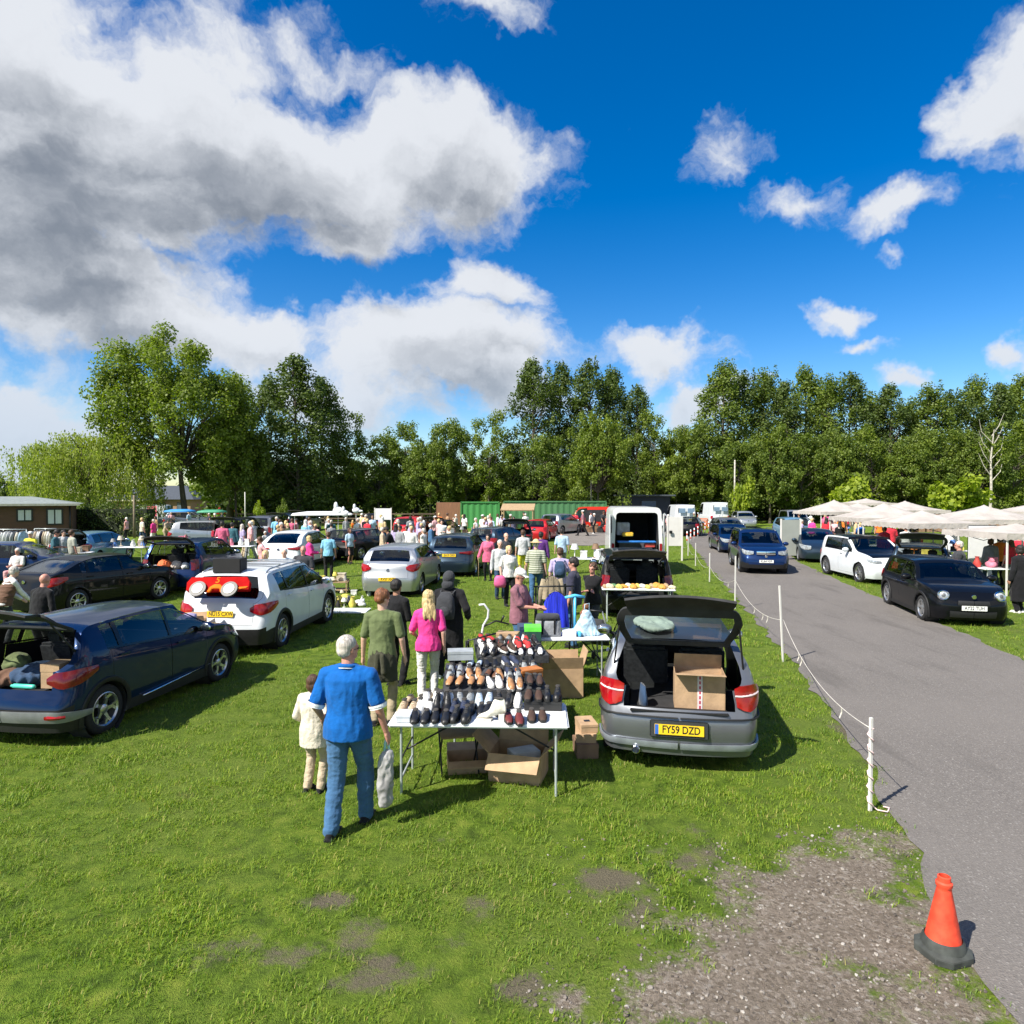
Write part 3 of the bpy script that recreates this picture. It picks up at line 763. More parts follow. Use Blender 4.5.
def text_mesh(txt, size, mat, parent, Mx, name='plate_text', ext=.001, sx=1.0, align='CENTER'):
    c = bpy.data.curves.new(name, 'FONT'); c.body = txt; c.size = size; c.align_x = align; c.align_y = 'CENTER'; c.extrude = ext; c.offset = size*.018
    o = bpy.data.objects.new(name, c); COL.objects.link(o); dg = bpy.context.evaluated_depsgraph_get()
    me = bpy.data.meshes.new_from_object(o.evaluated_get(dg)); bpy.data.objects.remove(o); me.materials.clear(); me.materials.append(mat)
    o = mesh_obj(name, me, None, parent)
    o.matrix_local = Mx @ Matrix.Diagonal((sx, 1, 1, 1)); return o
class Car:
    """body shell from a side profile, window line and plan taper; x forward (0 = rear bumper), y left"""
    def __init__(s, L, W, H, xr, xf, wr=.32, gc=.2, roof=None, belt=None, offR=None, offF=None, wroof=.71, tw=.19, nw=.27, arch=.055, edgez=.05, name=''):
        s.L, s.W, s.H, s.xr, s.xf, s.wr, s.gc = L, W, H, xr, xf, wr, gc
        s.roof, s.belt, s.wroof, s.tw, s.nw = roof, belt, wroof, tw, nw
        s.offR = offR or [(0, .10), (gc+.1, .03), (.5, 0), (.62, .02), (.7, .07), (1.0, .12)]
        s.offF = offF or [(0, .16), (gc+.05, .04), (.45, 0), (.6, .02), (.75, .10), (1.0, .25)]
        s.R = wr+arch; s.ez = edgez
        s.Hr = max(z for _, z in roof)
    def hw(s, x):
        w = s.W/2
        c, d = .50, s.tw
        if x < c: q = 1-x/c; w -= d*(1-math.sqrt(max(0, 1-q**2.6)))
        c, d = .85, s.nw
        if s.L-x < c: q = 1-(s.L-x)/c; w -= d*(1-math.sqrt(max(0, 1-q**2.6)))
        return w
    def zt(s, x): return pchip(s.roof, x)
    def zb(s, x): return min(pchip(s.belt, x), s.zt(x)-.025)
    def g(s, x): return max(0.0, min(1.0, (s.zt(x)-s.zb(x)-.03)/(s.Hr-s.zb(x)-.03)))
    def xo(s, x, z):
        o = 0
        if x < .7: o += pchip(s.offR, z)*(1-x/.7)**1.3
        if s.L-x < .9: o -= pchip(s.offF, z)*(1-(s.L-x)/.9)**1.3
        return x+o
    def side(s, x, z, off=0.0):
        """point on the left flank at length x and height z (z may run above the belt)"""
        zb = s.zb(x); z0 = s.gc; h = s.hw(x)
        if z <= zb:
            t = (z-z0)/(zb-z0)
            f = 1-.045*max(0, (.38-t)/.38)**1.5-.045*max(0, (t-.45)/.55)**2
            f += .012*math.exp(-((t-.80)/.10)**2)
            y = h*f
        else:
            g = s.g(x); ye = h*.955; yr = ye*(1-g)+s.wroof*s.W/2*min(1, h/(s.W/2)*1.02)*g
            ze = s.zt(x)-s.ez*(.4+.6*g); t = min(1, (z-zb)/max(.001, ze-zb))
            y = ye+(yr-ye)*t+.012*math.sin(PI*t)
        return Vector((s.xo(x, min(z, zb)), y+off, z))
    def per(s, u, z, off=0.0):
        """rear/front wrap: u<0 crosses the end face (u=-1 centre line), u>=0 runs along the flank in metres"""
        end = s.end
        if u >= 0:
            x = u if end == 'R' else s.L-u
            p = s.side(x, z); p2 = s.side(x+.02 if end == 'R' else x-.02, z); d = (p2-p).normalized() if u > .001 else (p2-p).normalized()
            n = Vector((d.y, -d.x, 0)) if end == 'R' else Vector((-d.y, d.x, 0))
            if n.y < 0: n = -n
            return p+n*off
        x = 0 if end == 'R' else s.L
        p = s.side(x, z); yy = p.y*(-u); b = s.bulge*(1-(yy/p.y)**2)
        sg = -1 if end == 'R' else 1
        return Vector((p.x+sg*(b+off), yy+(off if -u > .9 else 0), z))
    bulge = .07
    def top(s, x, f):
        """point on bonnet/roof at lateral fraction f (0 centre, 1 edge)"""
        g = s.g(x); h = s.hw(x); ye = h*.955; yr = ye*(1-g)+s.wroof*s.W/2*min(1, h/(s.W/2)*1.02)*g
        z1 = s.zt(x); ze = z1-s.ez*(.4+.6*g) if g > 0 else max(s.zb(x), z1-s.ez*.4)
        if g <= 0: ze = s.zb(x)
        z = ze+(z1-ze)*(1-abs(f)**2.4)
        return Vector((s.xo(x, s.zb(x)), yr*f, z))
    KS, KG, KT = 10, 4, 8
    def stations(s, keys):
        a = [s.L*0+.55*(1-math.cos(PI/2*i/8)) for i in range(8)]
        b = [s.L-.85*(1-math.cos(PI/2*i/9)) for i in range(9)][::-1]
        n = int((s.L-1.4)/.085); m = [.55+(s.L-1.4)*i/n for i in range(n)]
        x = a+m+b
        for k in keys:
            i = min(range(1, len(x)-1), key=lambda j: abs(x[j]-k)); x[i] = k
        return sorted(x)
    def ring(s, x):
        zb = s.zb(x); P = []
        for i in range(s.KS+1):
            P.append(s.side(x, s.gc+(zb-s.gc)*i/s.KS))
        g = s.g(x); te = s.top(x, 1)
        for fr in (.07, .5, .90, 1.0):
            z = zb+(te.z-zb)*fr
            if fr == 1.0: P.append(te)
            else: p = s.side(x, max(z, zb+1e-6)); p.x = te.x; P.append(p)
        for i in range(1, s.KT+1): P.append(s.top(x, 1-i/s.KT))
        return P
    def build(s, name, paintm, glass, loc, rz, label, group=None, doors=(), pillars=(), glx=None, wsx=None, rsx=None, glassm=None, rglassm=None, lights=None, plate=None, fplate=None,
              rim='five', rimm=None, tyre=True, trim=None, gate=None, gate_ang=82, mirrors=True, rails=None, grille=None, roofm=None, seats=True, extra=None, bonnetm=None, gfrac=None, sill=.66, bumper=None):
        e = empty(name, loc, rz, label, 'car' if 'van' not in name else 'van', group)
        s.e = e; root = empty_child = e
        keys = list(s.keys(glx, wsx, rsx, pillars, doors)); X = s.stations(keys); N = len(X)
        rings = [s.ring(x) for x in X]; K = len(rings[0])
        cats = {}
        def put(cat, q): cats.setdefault(cat, []).append(q)
        V = []; idx = {}
        for i in range(N):
            for sd in (1, -1):
                for k in range(K):
                    p = rings[i][k].copy()
                    if k <= s.KS:   # wheel arch
                        pass
                    if k == K-1 and sd == -1: idx[(i, sd, k)] = idx[(i, 1, k)]; continue
                    idx[(i, sd, k)] = len(V); V.append(Vector((p.x, p.y*sd, p.z)))
        def inside(p):
            for cx in (s.xr, s.xf):
                if math.hypot(p.x-cx, p.z-s.wr) < s.R: return cx
            return None
        ins = [inside(v) if k_ else None for v, k_ in ((v, True) for v in V)]
        mv = {}
        g0 = s.KS; g1 = s.KS+s.KG
        A = lambda x, a, b: a-1e-4 <= x <= b+1e-4
        for i in range(N-1):
            x0, x1 = X[i], X[i+1]; xm = (x0+x1)/2
            for k in range(K-1):
                for sd in (1, -1):
                    q = [idx[(i, sd, k)], idx[(i+1, sd, k)], idx[(i+1, sd, k+1)], idx[(i, sd, k+1)]]
                    if sd == 1: q = q[::-1]
                    if k < g0:
                        ii = [ins[v] for v in q]
                        if all(c is not None for c in ii): continue
                        for v, c in zip(q, ii):
                            if c is not None: mv[v] = c
                        cat = 'body'
                        for (da, db) in doors:
                            if A(xm, da, db) and k >= 1: cat = ('door', sd, da)
                        zc = (V[q[0]].z+V[q[2]].z)/2
                        if bumper and ((xm < s.xr-s.R and zc < bumper[0]) or (xm > s.xf+s.R and zc < bumper[1])): cat = 'trimlow'
                    elif k < g1:
                        cat = 'body'; pil = False
                        hgt = s.zt(xm)-s.zb(xm)
                        for (da, db) in doors:
                            if A(xm, da, db) and hgt > .12: cat = ('door', sd, da)
                        if glx and k in (g0+1, g0+2) and hgt > .10:
                            for (a, b) in glx:
                                if A(xm, a, b): cat = ('glass', sd, a)
                        if glx and k < g0+3 and hgt > .10 and not (isinstance(cat, tuple) and cat[0] == 'glass') and min(a for a, b in glx) <= xm <= max(b for a, b in glx): cat = ('pillar', sd)
                    else:
                        cat = 'body'; f = 1-((k-g1)+.5)/s.KT
                        if wsx and A(xm, *wsx) and f < .90: cat = 'windscreen'
                        elif rsx and A(xm, *rsx) and f < .80: cat = 'rglass'
                        elif gate and xm < gate['x'] and f < .90 and s.zt(xm) > gate['z']: cat = 'gate'
                        elif wsx and xm > wsx[1]+.04 and s.L-xm > .10: cat = 'bonnet' if f < .9 else 'body'
                        elif roofm and rsx and wsx and rsx[1] < xm < wsx[0]: cat = 'roof'
                    put(cat, q)
        # end caps
        for end, i in (('R', 0), ('F', N-1)):
            s.end = end; base = {}
            C = s.KT
            def cp(r, c, sd):
                """row r 0..KS, col c 0(edge)..C(centre)"""
                if c == 0: return idx[(i, sd, r)] if r < s.KS else idx[(i, sd, g0)]
                key = (r, c, sd if c < C else 1)
                if key in base: return base[key]
                if r == s.KS: v = idx[(i, sd, g1+c)]; base[key] = v; return v
                ed = rings[i][r]; f = 1-c/C; t = r/s.KS; yy = ed.y*f
                b = s.bulge*(1-f*f)*(1-.6*max(0, (t-.75)/.25))
                p = Vector((ed.x+(-b if end == 'R' else b), yy*(1 if c == C else sd), ed.z+(rings[i][-1].z-rings[i][g1].z)*(1-f**2.4)*t*t))
                base[key] = len(V); V.append(p); return base[key]
            for r in range(s.KS):
                for c in range(C):
                    for sd in (1, -1):
                        q = [cp(r, c, sd), cp(r+1, c, sd), cp(r+1, c+1, sd), cp(r, c+1, sd)]
                        if (end == 'R') == (sd == 1): q = q[::-1]
                        zc = sum(V[v].z for v in q)/4
                        cat = 'body'
                        ze_ = s.gc+(s.zb(0)-s.gc)*(r+.5)/s.KS
                        if end == 'R' and gate and ze_ > gate['z'] and c >= gate.get('c', 1): cat = 'gate'
                        if bumper and ze_ < bumper[0 if end == 'R' else 1]: cat = 'trimlow'
                        put(cat, q)
            for sd in (1, -1):   # close the small edge between belt and top edge at the ends
                for k in range(g0, g1): pass
        for v, c in mv.items():
            d = Vector((V[v].x-c, 0, V[v].z-s.wr)); d.normalize(); V[v] = Vector((c+d.x*s.R, V[v].y, s.wr+d.z*s.R))
        def sub(faces, shrink=None):
            mp = {}; vs = []; fs = []
            for f in faces:
                fs.append([mp.setdefault(v, len(mp)) for v in f])
            vs = [None]*len(mp)
            for v, j in mp.items(): vs[j] = V[v].copy()
            return vs, fs
        def mk(cat, nm, mat, par, inset=0.0, gap=0.0, ang=40, move=None, solid=0.0):
            if cat not in cats: return None
            vs, fs = sub(cats[cat])
            me = bpy.data.meshes.new(nm); me.from_pydata([tuple(v) for v in vs], [], fs); me.update()
            bm = bmesh.new(); bm.from_mesh(me)
            bmesh.ops.remove_doubles(bm, verts=bm.verts[:], dist=1e-5)
            bmesh.ops.dissolve_degenerate(bm, dist=1e-5, edges=bm.edges[:])
            if inset or gap:
                bm.normal_update()
                for v in bm.verts:
                    if inset: v.co -= v.normal*inset
                if gap:
                    bd = {}
                    for ed in bm.edges:
                        if len(ed.link_faces) == 1:
                            f = ed.link_faces[0]; m = (ed.verts[0].co+ed.verts[1].co)/2; d = f.calc_center_median()-m; t = (ed.verts[1].co-ed.verts[0].co).normalized(); d -= t*d.dot(t)
                            if d.length > 1e-5:
                                for v in ed.verts: bd.setdefault(v, []).append(d.normalized())
                    for v, ds in bd.items():
                        d = sum(ds, Vector()); v.co += d*gap/ max(.7, d.length)
            bm.to_mesh(me); bm.free(); me.update()
            me.materials.append(mat)
            if solid: me = thicken(me, solid, INTR)
            smooth_mesh(me, ang)
            return mesh_obj(nm, me, None, par)
        s.body = mk('body', 'body', paintm, e)
        for sd_ in (1, -1): mk(('pillar', sd_), 'window_frame', PILM, e)
        gm = glassm or GLASS; rgm = rglassm or gm
        mk('windscreen', 'windscreen', gm, e, .006)
        mk('bonnet', 'bonnet', bonnetm or paintm, e, 0, .004)
        mk('roof', 'roof', roofm, e) if roofm else None
        mk('trimlow', 'bumper', BLACKP, e)
        dob = {}
        for c in list(cats):
            if isinstance(c, tuple) and c[0] == 'door':
                d = mk(c, 'door', paintm, e, 0, .005); dob[(c[1], c[2])] = d
                db = [b for a, b in doors if a == c[2]][0]
                hb = MB(); hx = c[2]+.13; p = s.side(hx+.09, s.zb(hx)-.10)
                hb.box((p.x, c[1]*(p.y+.018), p.z), (.19, .03, .028)); hb.build('handle', paintm, d, 60, .008)
        for c in list(cats):
            if isinstance(c, tuple) and c[0] == 'glass': mk(c, 'side_window', rgm if c[2] < s.bp(pillars) else gm, e, .010)
        gt = None; s.hinge = None
        if gate:
            zh = s.zt(gate['x']); s.hinge = Vector((gate['x']+.02, 0, zh-.02))
            gt = mk('gate', 'tailgate', paintm, e, 0, .006, solid=.03 if gate_ang else 0)
            rg = mk('rglass', 'rear_window', rgm, gt, .010)
            if gate_ang and gt:
                T = Matrix.Translation(s.hinge) @ Matrix.Rotation(R(gate_ang), 4, 'Y') @ Matrix.Translation(-s.hinge)
                gt.matrix_local = T
                for sd in (1, -1):
                    st = MB()
                    a = s.side(gate['x']*.6, s.zb(.3)+.05); a = Vector((a.x, (a.y-.09)*sd, a.z)); bq = T @ Vector((.12, (s.hw(.2)-.22)*sd, .95)); st.cap(a, a.lerp(bq, .75), .012, .012, 6)
                    st.build('gas_strut', BLACKP, e, 60)
        else: mk('rglass', 'rear_window', rgm, e, .008)
        # wheels
        wp = MB()
        for ci, cx in enumerate((s.xr, s.xf)):
            for sd in (1, -1):
                y = s.side(cx, s.wr*1.2 if s.wr*1.2 > s.gc else s.gc+.1).y-.03
                w = wheel_copy(e, (cx, sd*y, s.wr), sd, s.wr, rim, rimm)
                wp.mi = 0
                Tm = Matrix.Translation((cx, sd*(y+.015) if False else 0, s.wr)) @ Matrix.Rotation(PI/2, 4, 'X')
                yo = y+.01; prof = [(s.R, -sd*(yo-.0)), (s.R, -sd*(yo-.30)), (.02, -sd*(yo-.30))]
                wp.lathe(prof, 20, Tm)
        wp.box(((s.L)/2, 0, s.gc+.04), (s.L-.5, s.W*.60, .04)); wp.box((s.L/2, 0, s.gc+.02), (s.xf-s.xr-2*s.R, s.W*.93, .03))
        wp.box((.42, 0, s.gc+.06), (.5, s.W*.6, .06)); wp.box((s.L-.5, 0, s.gc+.06), (.6, s.W*.6, .06))
        wp.build('underbody', INTR, e)
        if seats: s.interior(e, pillars, gate)
        if trim:  # lower cladding round the flanks and arches
            for sd in (1, -1):
                tb = MB(); h = trim
                xs = [x for x in np.arange(s.xr+s.R-.01, s.xf-s.R+.02, .08)]+[s.xf-s.R+.01]
                vs = []
                for x in xs:
                    for z in (s.gc-.01, s.gc+h*.6, s.gc+h): p = s.side(x, max(z, s.gc), .012 if z < s.gc+h else .002); vs.append((p.x, sd*p.y, z))
                fs = [(3*i+j, 3*i+j+1, 3*i+j+4, 3*i+j+3) for i in range(len(xs)-1) for j in (0, 1)]; tb.add(vs, fs)
                for cx in (s.xr, s.xf):
                    vs = []; n = 22
                    for i in range(n+1):
                        a = -.15*PI+1.3*PI*i/n
                        for rr, of in ((s.R-.012, .004), (s.R+.005, .020), (s.R+.05, .018), (s.R+.06, .002)):
                            x = cx+rr*math.cos(a); z = s.wr+rr*math.sin(a); zz = max(s.gc, z); p = s.side(min(max(x, .02), s.L-.02), zz, of); vs.append((x, sd*p.y, max(z, s.gc-.01)))
                    tb.add(vs, [(4*i+j, 4*i+j+1, 4*i+j+5, 4*i+j+4) for i in range(n) for j in range(3)])
                tb.build('cladding', BLACKP, e, 50)
        if mirrors:
            mx = (wsx[1]-.28) if wsx else s.L*.66
            for sd in (1, -1):
                p = s.side(mx, s.zb(mx)); mb = MB(); mb.ell((p.x+.02, sd*(p.y+.13), p.z+.07), (.075, .12, .08), 14, 9)
                mb.cap((p.x+.02, sd*(p.y-.02), p.z+.0), (p.x+.02, sd*(p.y+.08), p.z+.04), .03, .025, 8)
                mo = mb.build('wing_mirror', mirrors if not isinstance(mirrors, bool) else paintm, e, True)
                gb = MB(); gb.ell((p.x-.048, sd*(p.y+.13), p.z+.07), (.012, .10, .062), 14, 7); gb.build('mirror_glass', CHROME, mo, True)
        if rails:
            for sd in (1, -1):
                rb = MB(); xs = np.linspace(rsx[1]+.15, wsx[0]-.1, 9); pts = []
                for i, x in enumerate(xs):
                    p = s.top(x, .92); pts.append((p.x, sd*p.y, p.z+(.045 if 0 < i < 8 else .0)))
                rb.tube(pts, .016, 6); rb.build('roof_rail', rails, e, True)
        for (nm, end, cs, mat, both) in (lights or ()):
            s.end = end
            for sd in ((1, -1) if both else (1,)):
                s.patch(nm, cs, mat, e, sd)
        if bumper is None: pass
        # sill strip over the join under the tailgate, plates and badge
        for (end, spec) in (('R', plate), ('F', fplate)):
            if spec: s.mkplate(end, spec)
        return e
    def bp(s, pillars): return pillars[0] if pillars else 0
    def keys(s, glx, wsx, rsx, pillars, doors):
        k = set()
        for a in (glx or ()): k |= set(a)
        for a in (wsx, rsx):
            if a: k |= set(a)
        for d in doors: k |= set(d)
        return [x for x in k if .05 < x < s.L-.05]
    def patch(s, nm, cs, mat, par, sd=1, off=.010, nu=10, nv=5):
        """cs: list of (u, zlow, zhigh) columns along the wrap"""
        vs = []; fs = []; us = [c[0] for c in cs]; n = max(2, nu)
        cols = []
        for i in range(n+1):
            t = i/n*(len(cs)-1); k = min(int(t), len(cs)-2); f = t-k
            wu = [(c_[0] if c_[0] >= 0 else -(1+c_[0])*.8) for c_ in (cs[k], cs[k+1])]; w_ = wu[0]*(1-f)+wu[1]*f
            if cs[0][0] < -.3 and cs[0][0] > -.5 or cs[0][0] > -.02 and cs[-1][0] < 0: w_ = None
            cols.append(((w_ if w_ >= 0 else -1-w_/.8) if w_ is not None else cs[k][0]*(1-f)+cs[k+1][0]*f,)+tuple(cs[k][j]*(1-f)+cs[k+1][j]*f for j in (1, 2)))
        for c in cols:
            for j in range(nv+1):
                p = s.per(c[0], c[1]+(c[2]-c[1])*j/nv, off*math.sin(PI*(.12+.76*j/nv))+.002); vs.append((p.x, p.y*sd, p.z))
        m = nv+1
        for i in range(n):
            for j in range(nv): fs.append((i*m+j, (i+1)*m+j, (i+1)*m+j+1, i*m+j+1))
        # rim back to the body so that the lamp has thickness
        b = MB(); b.add(vs, fs); me = b.mesh(nm); 
        if (s.end == 'F') == (sd == 1): me.flip_normals()
        me.update(); me = thicken(me, .02)
        me.materials.append(mat); smooth_mesh(me, 50); return mesh_obj(nm, me, None, par)
    def mkplate(s, end, spec):
        txt, z, mat = spec[:3]; tilt = spec[3] if len(spec) > 3 else 0; s.end = end
        p = s.per(-.001, z, .012); sg = -1 if end == 'R' else 1
        x = p.x+sg*.012
        b = MB(); b.box((0, 0, 0), (.52, .11, .008)); 
        # local plate frame: X across, Y up, Z outward
        rot = Matrix(((0, 0, sg, 0), (sg, 0, 0, 0), (0, 1, 0, 0), (0, 0, 0, 1)))
        T = Matrix.Translation((x, 0, z)) @ rot @ Matrix.Rotation(R(-tilt), 4, 'X')
        o = b.build('number_plate', mat, s.e, bevel=.002); o.matrix_local = T
        if txt:
            text_mesh(txt, .112, INK, o, Matrix.Translation((.02 if mat is PLY else 0, .0, .0045)), sx=.80)
            if mat is PLY and len(spec) > 4:
                bb = MB(); bb.box((-.238, 0, .0046), (.038, .104, .002)); bb.build('plate_band', PLB, o)
        return o
    def interior(s, e, pillars, gate):
        b = MB(); fl = s.gc+.12; x0 = s.xr+s.wr*.3
        b.box(((s.L)/2-.1, 0, fl), (s.L-1.5, s.W*.82, .04))
        if gate and gate.get('open'):
            b.box((s.xr+.05-.0, 0, gate['z']-.07), (s.xr*2-.12, s.W*.62, .03))
            b.box((.25, 0, gate['z']-.25), (.04, s.W*.6, .34))
        b.box((s.L-1.52, 0, s.zb(s.L-1.5)-.10), (.42, s.W*.80, .20), tilt=(0, .2))
        b.box((s.L-2.2, .28, s.zb(s.L-1.5)-.05), (.05, .34, .26), tilt=(0, -.5))
        b.build('dashboard', INTR, e, bevel=.03)
        sb = MB()
        zz = s.gc+.33
        for sd in (1, -1):
            for xx, w in ((s.L-2.35, .48), (x0+.72, .56)):
                y = sd*s.W*.20
                sb.box((xx, y, zz-.02), (.50, w, .14)); sb.box((xx-.28, y, zz+.28), (.12, w, .58), tilt=(0, -.22)); sb.box((xx-.36, y, zz+.66), (.09, .25, .17), tilt=(0, -.15))
        sb.build('seats', SEATM, e, 50, .035)
RIMS = {}
def rim_proto(style, wr, mat):
    key = (style, round(wr, 2), mat.name)
    if key in RIMS: return RIMS[key]
    rr = wr*.70; ty = MB(); w = .205
    ty.lathe([(rr, -w/2), (rr+.02, -w/2-.005), (wr*.93, -w/2+.005), (wr*.985, -w/2+.03), (wr, -w/4), (wr, w/4), (wr*.985, w/2-.03), (wr*.93, w/2-.005), (rr+.02, w/2+.005), (rr, w/2), (rr-.02, w/2-.03)], 36)
    tm = ty.mesh('tyre'); tm.materials.append(RUB); smooth_mesh(tm, 50)
    rb = MB()
    rb.lathe([(rr+.004, w/2-.004), (rr-.012, w/2+.002), (rr-.03, w/2-.02), (rr-.035, -w/2)], 36)
    rb.lathe([(.0, w/2-.012), (.045, w/2-.014), (.07, w/2-.03), (.075, w/2-.06)], 16)
    def spoke(a, r0, r1, w0, w1, da=0.0):
        p0 = Vector((math.cos(a)*r0, math.sin(a)*r0, w/2-.03)); p1 = Vector((math.cos(a+da)*r1, math.sin(a+da)*r1, w/2-.012))
        t = (p1-p0).normalized(); nn = Vector((-t.y, t.x, 0))
        vs = [p0+nn*w0, p0-nn*w0, p1-nn*w1, p1+nn*w1]; vs += [v-Vector((0, 0, .03)) for v in vs]
        rb.add(vs, [(0, 1, 2, 3), (4, 7, 6, 5), (0, 4, 5, 1), (1, 5, 6, 2), (2, 6, 7, 3), (3, 7, 4, 0)])
    if style == 'five':
        for k in range(5): spoke(2*PI*k/5, .05, rr-.02, .035, .022)
    elif style == 'swirl':
        for k in range(5):
            a = 2*PI*k/5; spoke(a, .04, rr*.62, .028, .020, .22); spoke(a+.22*1.0, rr*.6, rr-.015, .02, .02, .16); spoke(a+.22, rr*.6, rr-.015, .02, .02, -.34)
    elif style == 'ten':
        for k in range(10): spoke(2*PI*k/10+(.1 if k % 2 else -.1), .05, rr-.02, .016, .012)
    elif style == 'vee':
        for k in range(5):
            a = 2*PI*k/5; spoke(a, .045, rr-.02, .028, .018, .26); spoke(a, .045, rr-.02, .028, .018, -.26)
    else:
        for k in range(7): spoke(2*PI*k/7, .05, rr-.02, .03, .035)
    rm = rb.mesh('rim'); rm.materials.append(mat); smooth_mesh(rm, 35)
    db = MB(); db.lathe([(0, -.02), (rr*.95, -.02)], 24); db.lathe([(0, -.01), (rr*.55, -.01)], 24); dm = db.mesh('brake_disc'); dm.materials.append(M('brake_dark', (.03, .03, .03), .5, .5))
    RIMS[key] = (tm, rm, dm); return RIMS[key]
def wheel_copy(e, loc, sd, wr, style, mat):
    tm, rm, dm = rim_proto(style, wr, mat or ALLOY)
    o = mesh_obj('wheel', tm, None, e); o.name = 'wheel'
    # axis Z of the wheel mesh points outward
    o.matrix_local = Matrix.Translation((loc[0], loc[1]-sd*.09, loc[2])) @ Matrix.Rotation(-sd*PI/2, 4, 'X') @ Matrix.Rotation(rnd.uniform(0, 2), 4, 'Z')
    mesh_obj('rim', rm, None, o); mesh_obj('brake_disc', dm, None, o)
    return o
# ---- shape families -------------------------------------------------------
def shape(kind, L, W, H, wb, fo, wr=.32, gc=.19):
    """roof line / window line tables for a family, scaled to the given size"""
    xf = L-fo; xr = xf-wb
    if kind == 'hatch':
        rh = .40; roof = [(0, .92), (.06, .955), (.16, 1.02), (rh, H-.06), (rh+.16, H-.03), (L*.42, H), (L*.55, H-.015), (L-1.72-.10, H-.10), (L-1.50, H-.19), (L-1.02, .985), (L-.9, .955), (L-.45, .86), (L-.12, .74), (L, .66)]
        belt = [(0, .90), (.3, .99), (L*.4, .945), (L-1.2, .89), (L-.6, .85), (L, .60)]
        d = dict(wsx=(L-1.68, L-1.04), rsx=(.10, rh-.03), cow=L-1.02, rh=rh)
    elif kind == 'suv':
        rh = .42; roof = [(0, 1.0), (.06, 1.04), (.18, 1.12), (rh, H-.09), (rh+.2, H-.03), (L*.45, H), (L*.58, H-.02), (L-1.75, H-.12), (L-1.55, H-.21), (L-1.05, 1.09), (L-.92, 1.05), (L-.45, .98), (L-.14, .88), (L, .76)]
        belt = [(0, .98), (.35, 1.16), (L*.28, 1.11), (L*.45, 1.05), (L-1.2, .99), (L-.6, .95), (L, .70)]
        d = dict(wsx=(L-1.72, L-1.08), rsx=(.12, rh-.03), cow=L-1.05, rh=rh)
    elif kind == 'square':
        rh = .24; roof = [(0, 1.02), (.05, 1.08), (.12, 1.18), (rh, H-.10), (rh+.2, H-.03), (L*.4, H), (L*.58, H-.015), (L-1.78, H-.10), (L-1.62, H-.18), (L-1.18, 1.12), (L-1.05, 1.08), (L-.45, 1.02), (L-.14, .93), (L, .80)]
        belt = [(0, 1.0), (.3, 1.05), (L*.4, 1.04), (L-1.3, 1.03), (L-.6, .98), (L, .74)]
        d = dict(wsx=(L-1.76, L-1.2), rsx=(.09, rh-.02), cow=L-1.15, rh=rh)
    elif kind == 'mini':
        rh = .30; roof = [(0, .90), (.06, .95), (.14, 1.0), (rh, H-.05), (rh+.16, H-.015), (L*.42, H), (L*.55, H-.015), (L-1.62, H-.07), (L-1.48, H-.13), (L-1.08, .985), (L-.98, .96), (L-.45, .90), (L-.14, .80), (L, .66)]
        belt = [(0, .88), (.25, .93), (L*.4, .925), (L-1.1, .91), (L-.6, .86), (L, .60)]
        d = dict(wsx=(L-1.58, L-1.10), rsx=(.09, rh-.02), cow=L-1.08, rh=rh)
    elif kind == 'coupe':
        rh = 1.05; roof = [(0, 1.02), (.07, 1.06), (.22, 1.10), (.6, H-.24), (rh, H-.08), (rh+.4, H-.01), (L*.48, H), (L*.58, H-.02), (L-1.85, H-.12), (L-1.66, H-.2), (L-1.15, 1.05), (L-1.0, 1.01), (L-.45, .94), (L-.14, .84), (L, .72)]
        belt = [(0, 1.0), (.35, 1.05), (L*.4, 1.0), (L-1.2, .96), (L-.6, .92), (L, .68)]
        d = dict(wsx=(L-1.82, L-1.18), rsx=(.26, rh-.04), cow=L-1.15, rh=rh)
    elif kind == 'saloon':
        rh = 1.0; roof = [(0, .90), (.07, .945), (.40, .985), (.52, 1.02), (rh, H-.09), (rh+.3, H-.02), (L*.48, H), (L*.56, H-.015), (L-1.80, H-.12), (L-1.62, H-.2), (L-1.12, .97), (L-1.0, .94), (L-.45, .86), (L-.14, .76), (L, .66)]
        belt = [(0, .87), (.35, .93), (L*.4, .92), (L-1.2, .89), (L-.6, .84), (L, .62)]
        d = dict(wsx=(L-1.78, L-1.15), rsx=(.55, rh-.05), cow=L-1.12, rh=rh)
    elif kind == 'van':
        rh = .07; roof = [(0, H-.25), (.03, H-.10), (.10, H-.04), (.4, H), (L*.55, H), (L-1.6, H-.04), (L-1.40, H-.14), (L-.85, 1.30), (L-.72, 1.22), (L-.3, 1.05), (L-.10, .94), (L, .80)]
        belt = [(0, 1.15), (L*.5, 1.15), (L-1.3, 1.15), (L-.7, 1.0), (L, .74)]
        d = dict(wsx=(L-1.38, L-.88), rsx=None, cow=L-.85, rh=rh)
    c = Car(L, W, H, xr, xf, wr, gc, roof, belt, edgez=.05 if kind != 'van' else .03, wroof=.74 if kind in ('suv', 'hatch', 'mini', 'coupe', 'saloon') else .82)
    if kind == 'square': c.wroof = .80
    c.d = d; c.kind = kind; return c
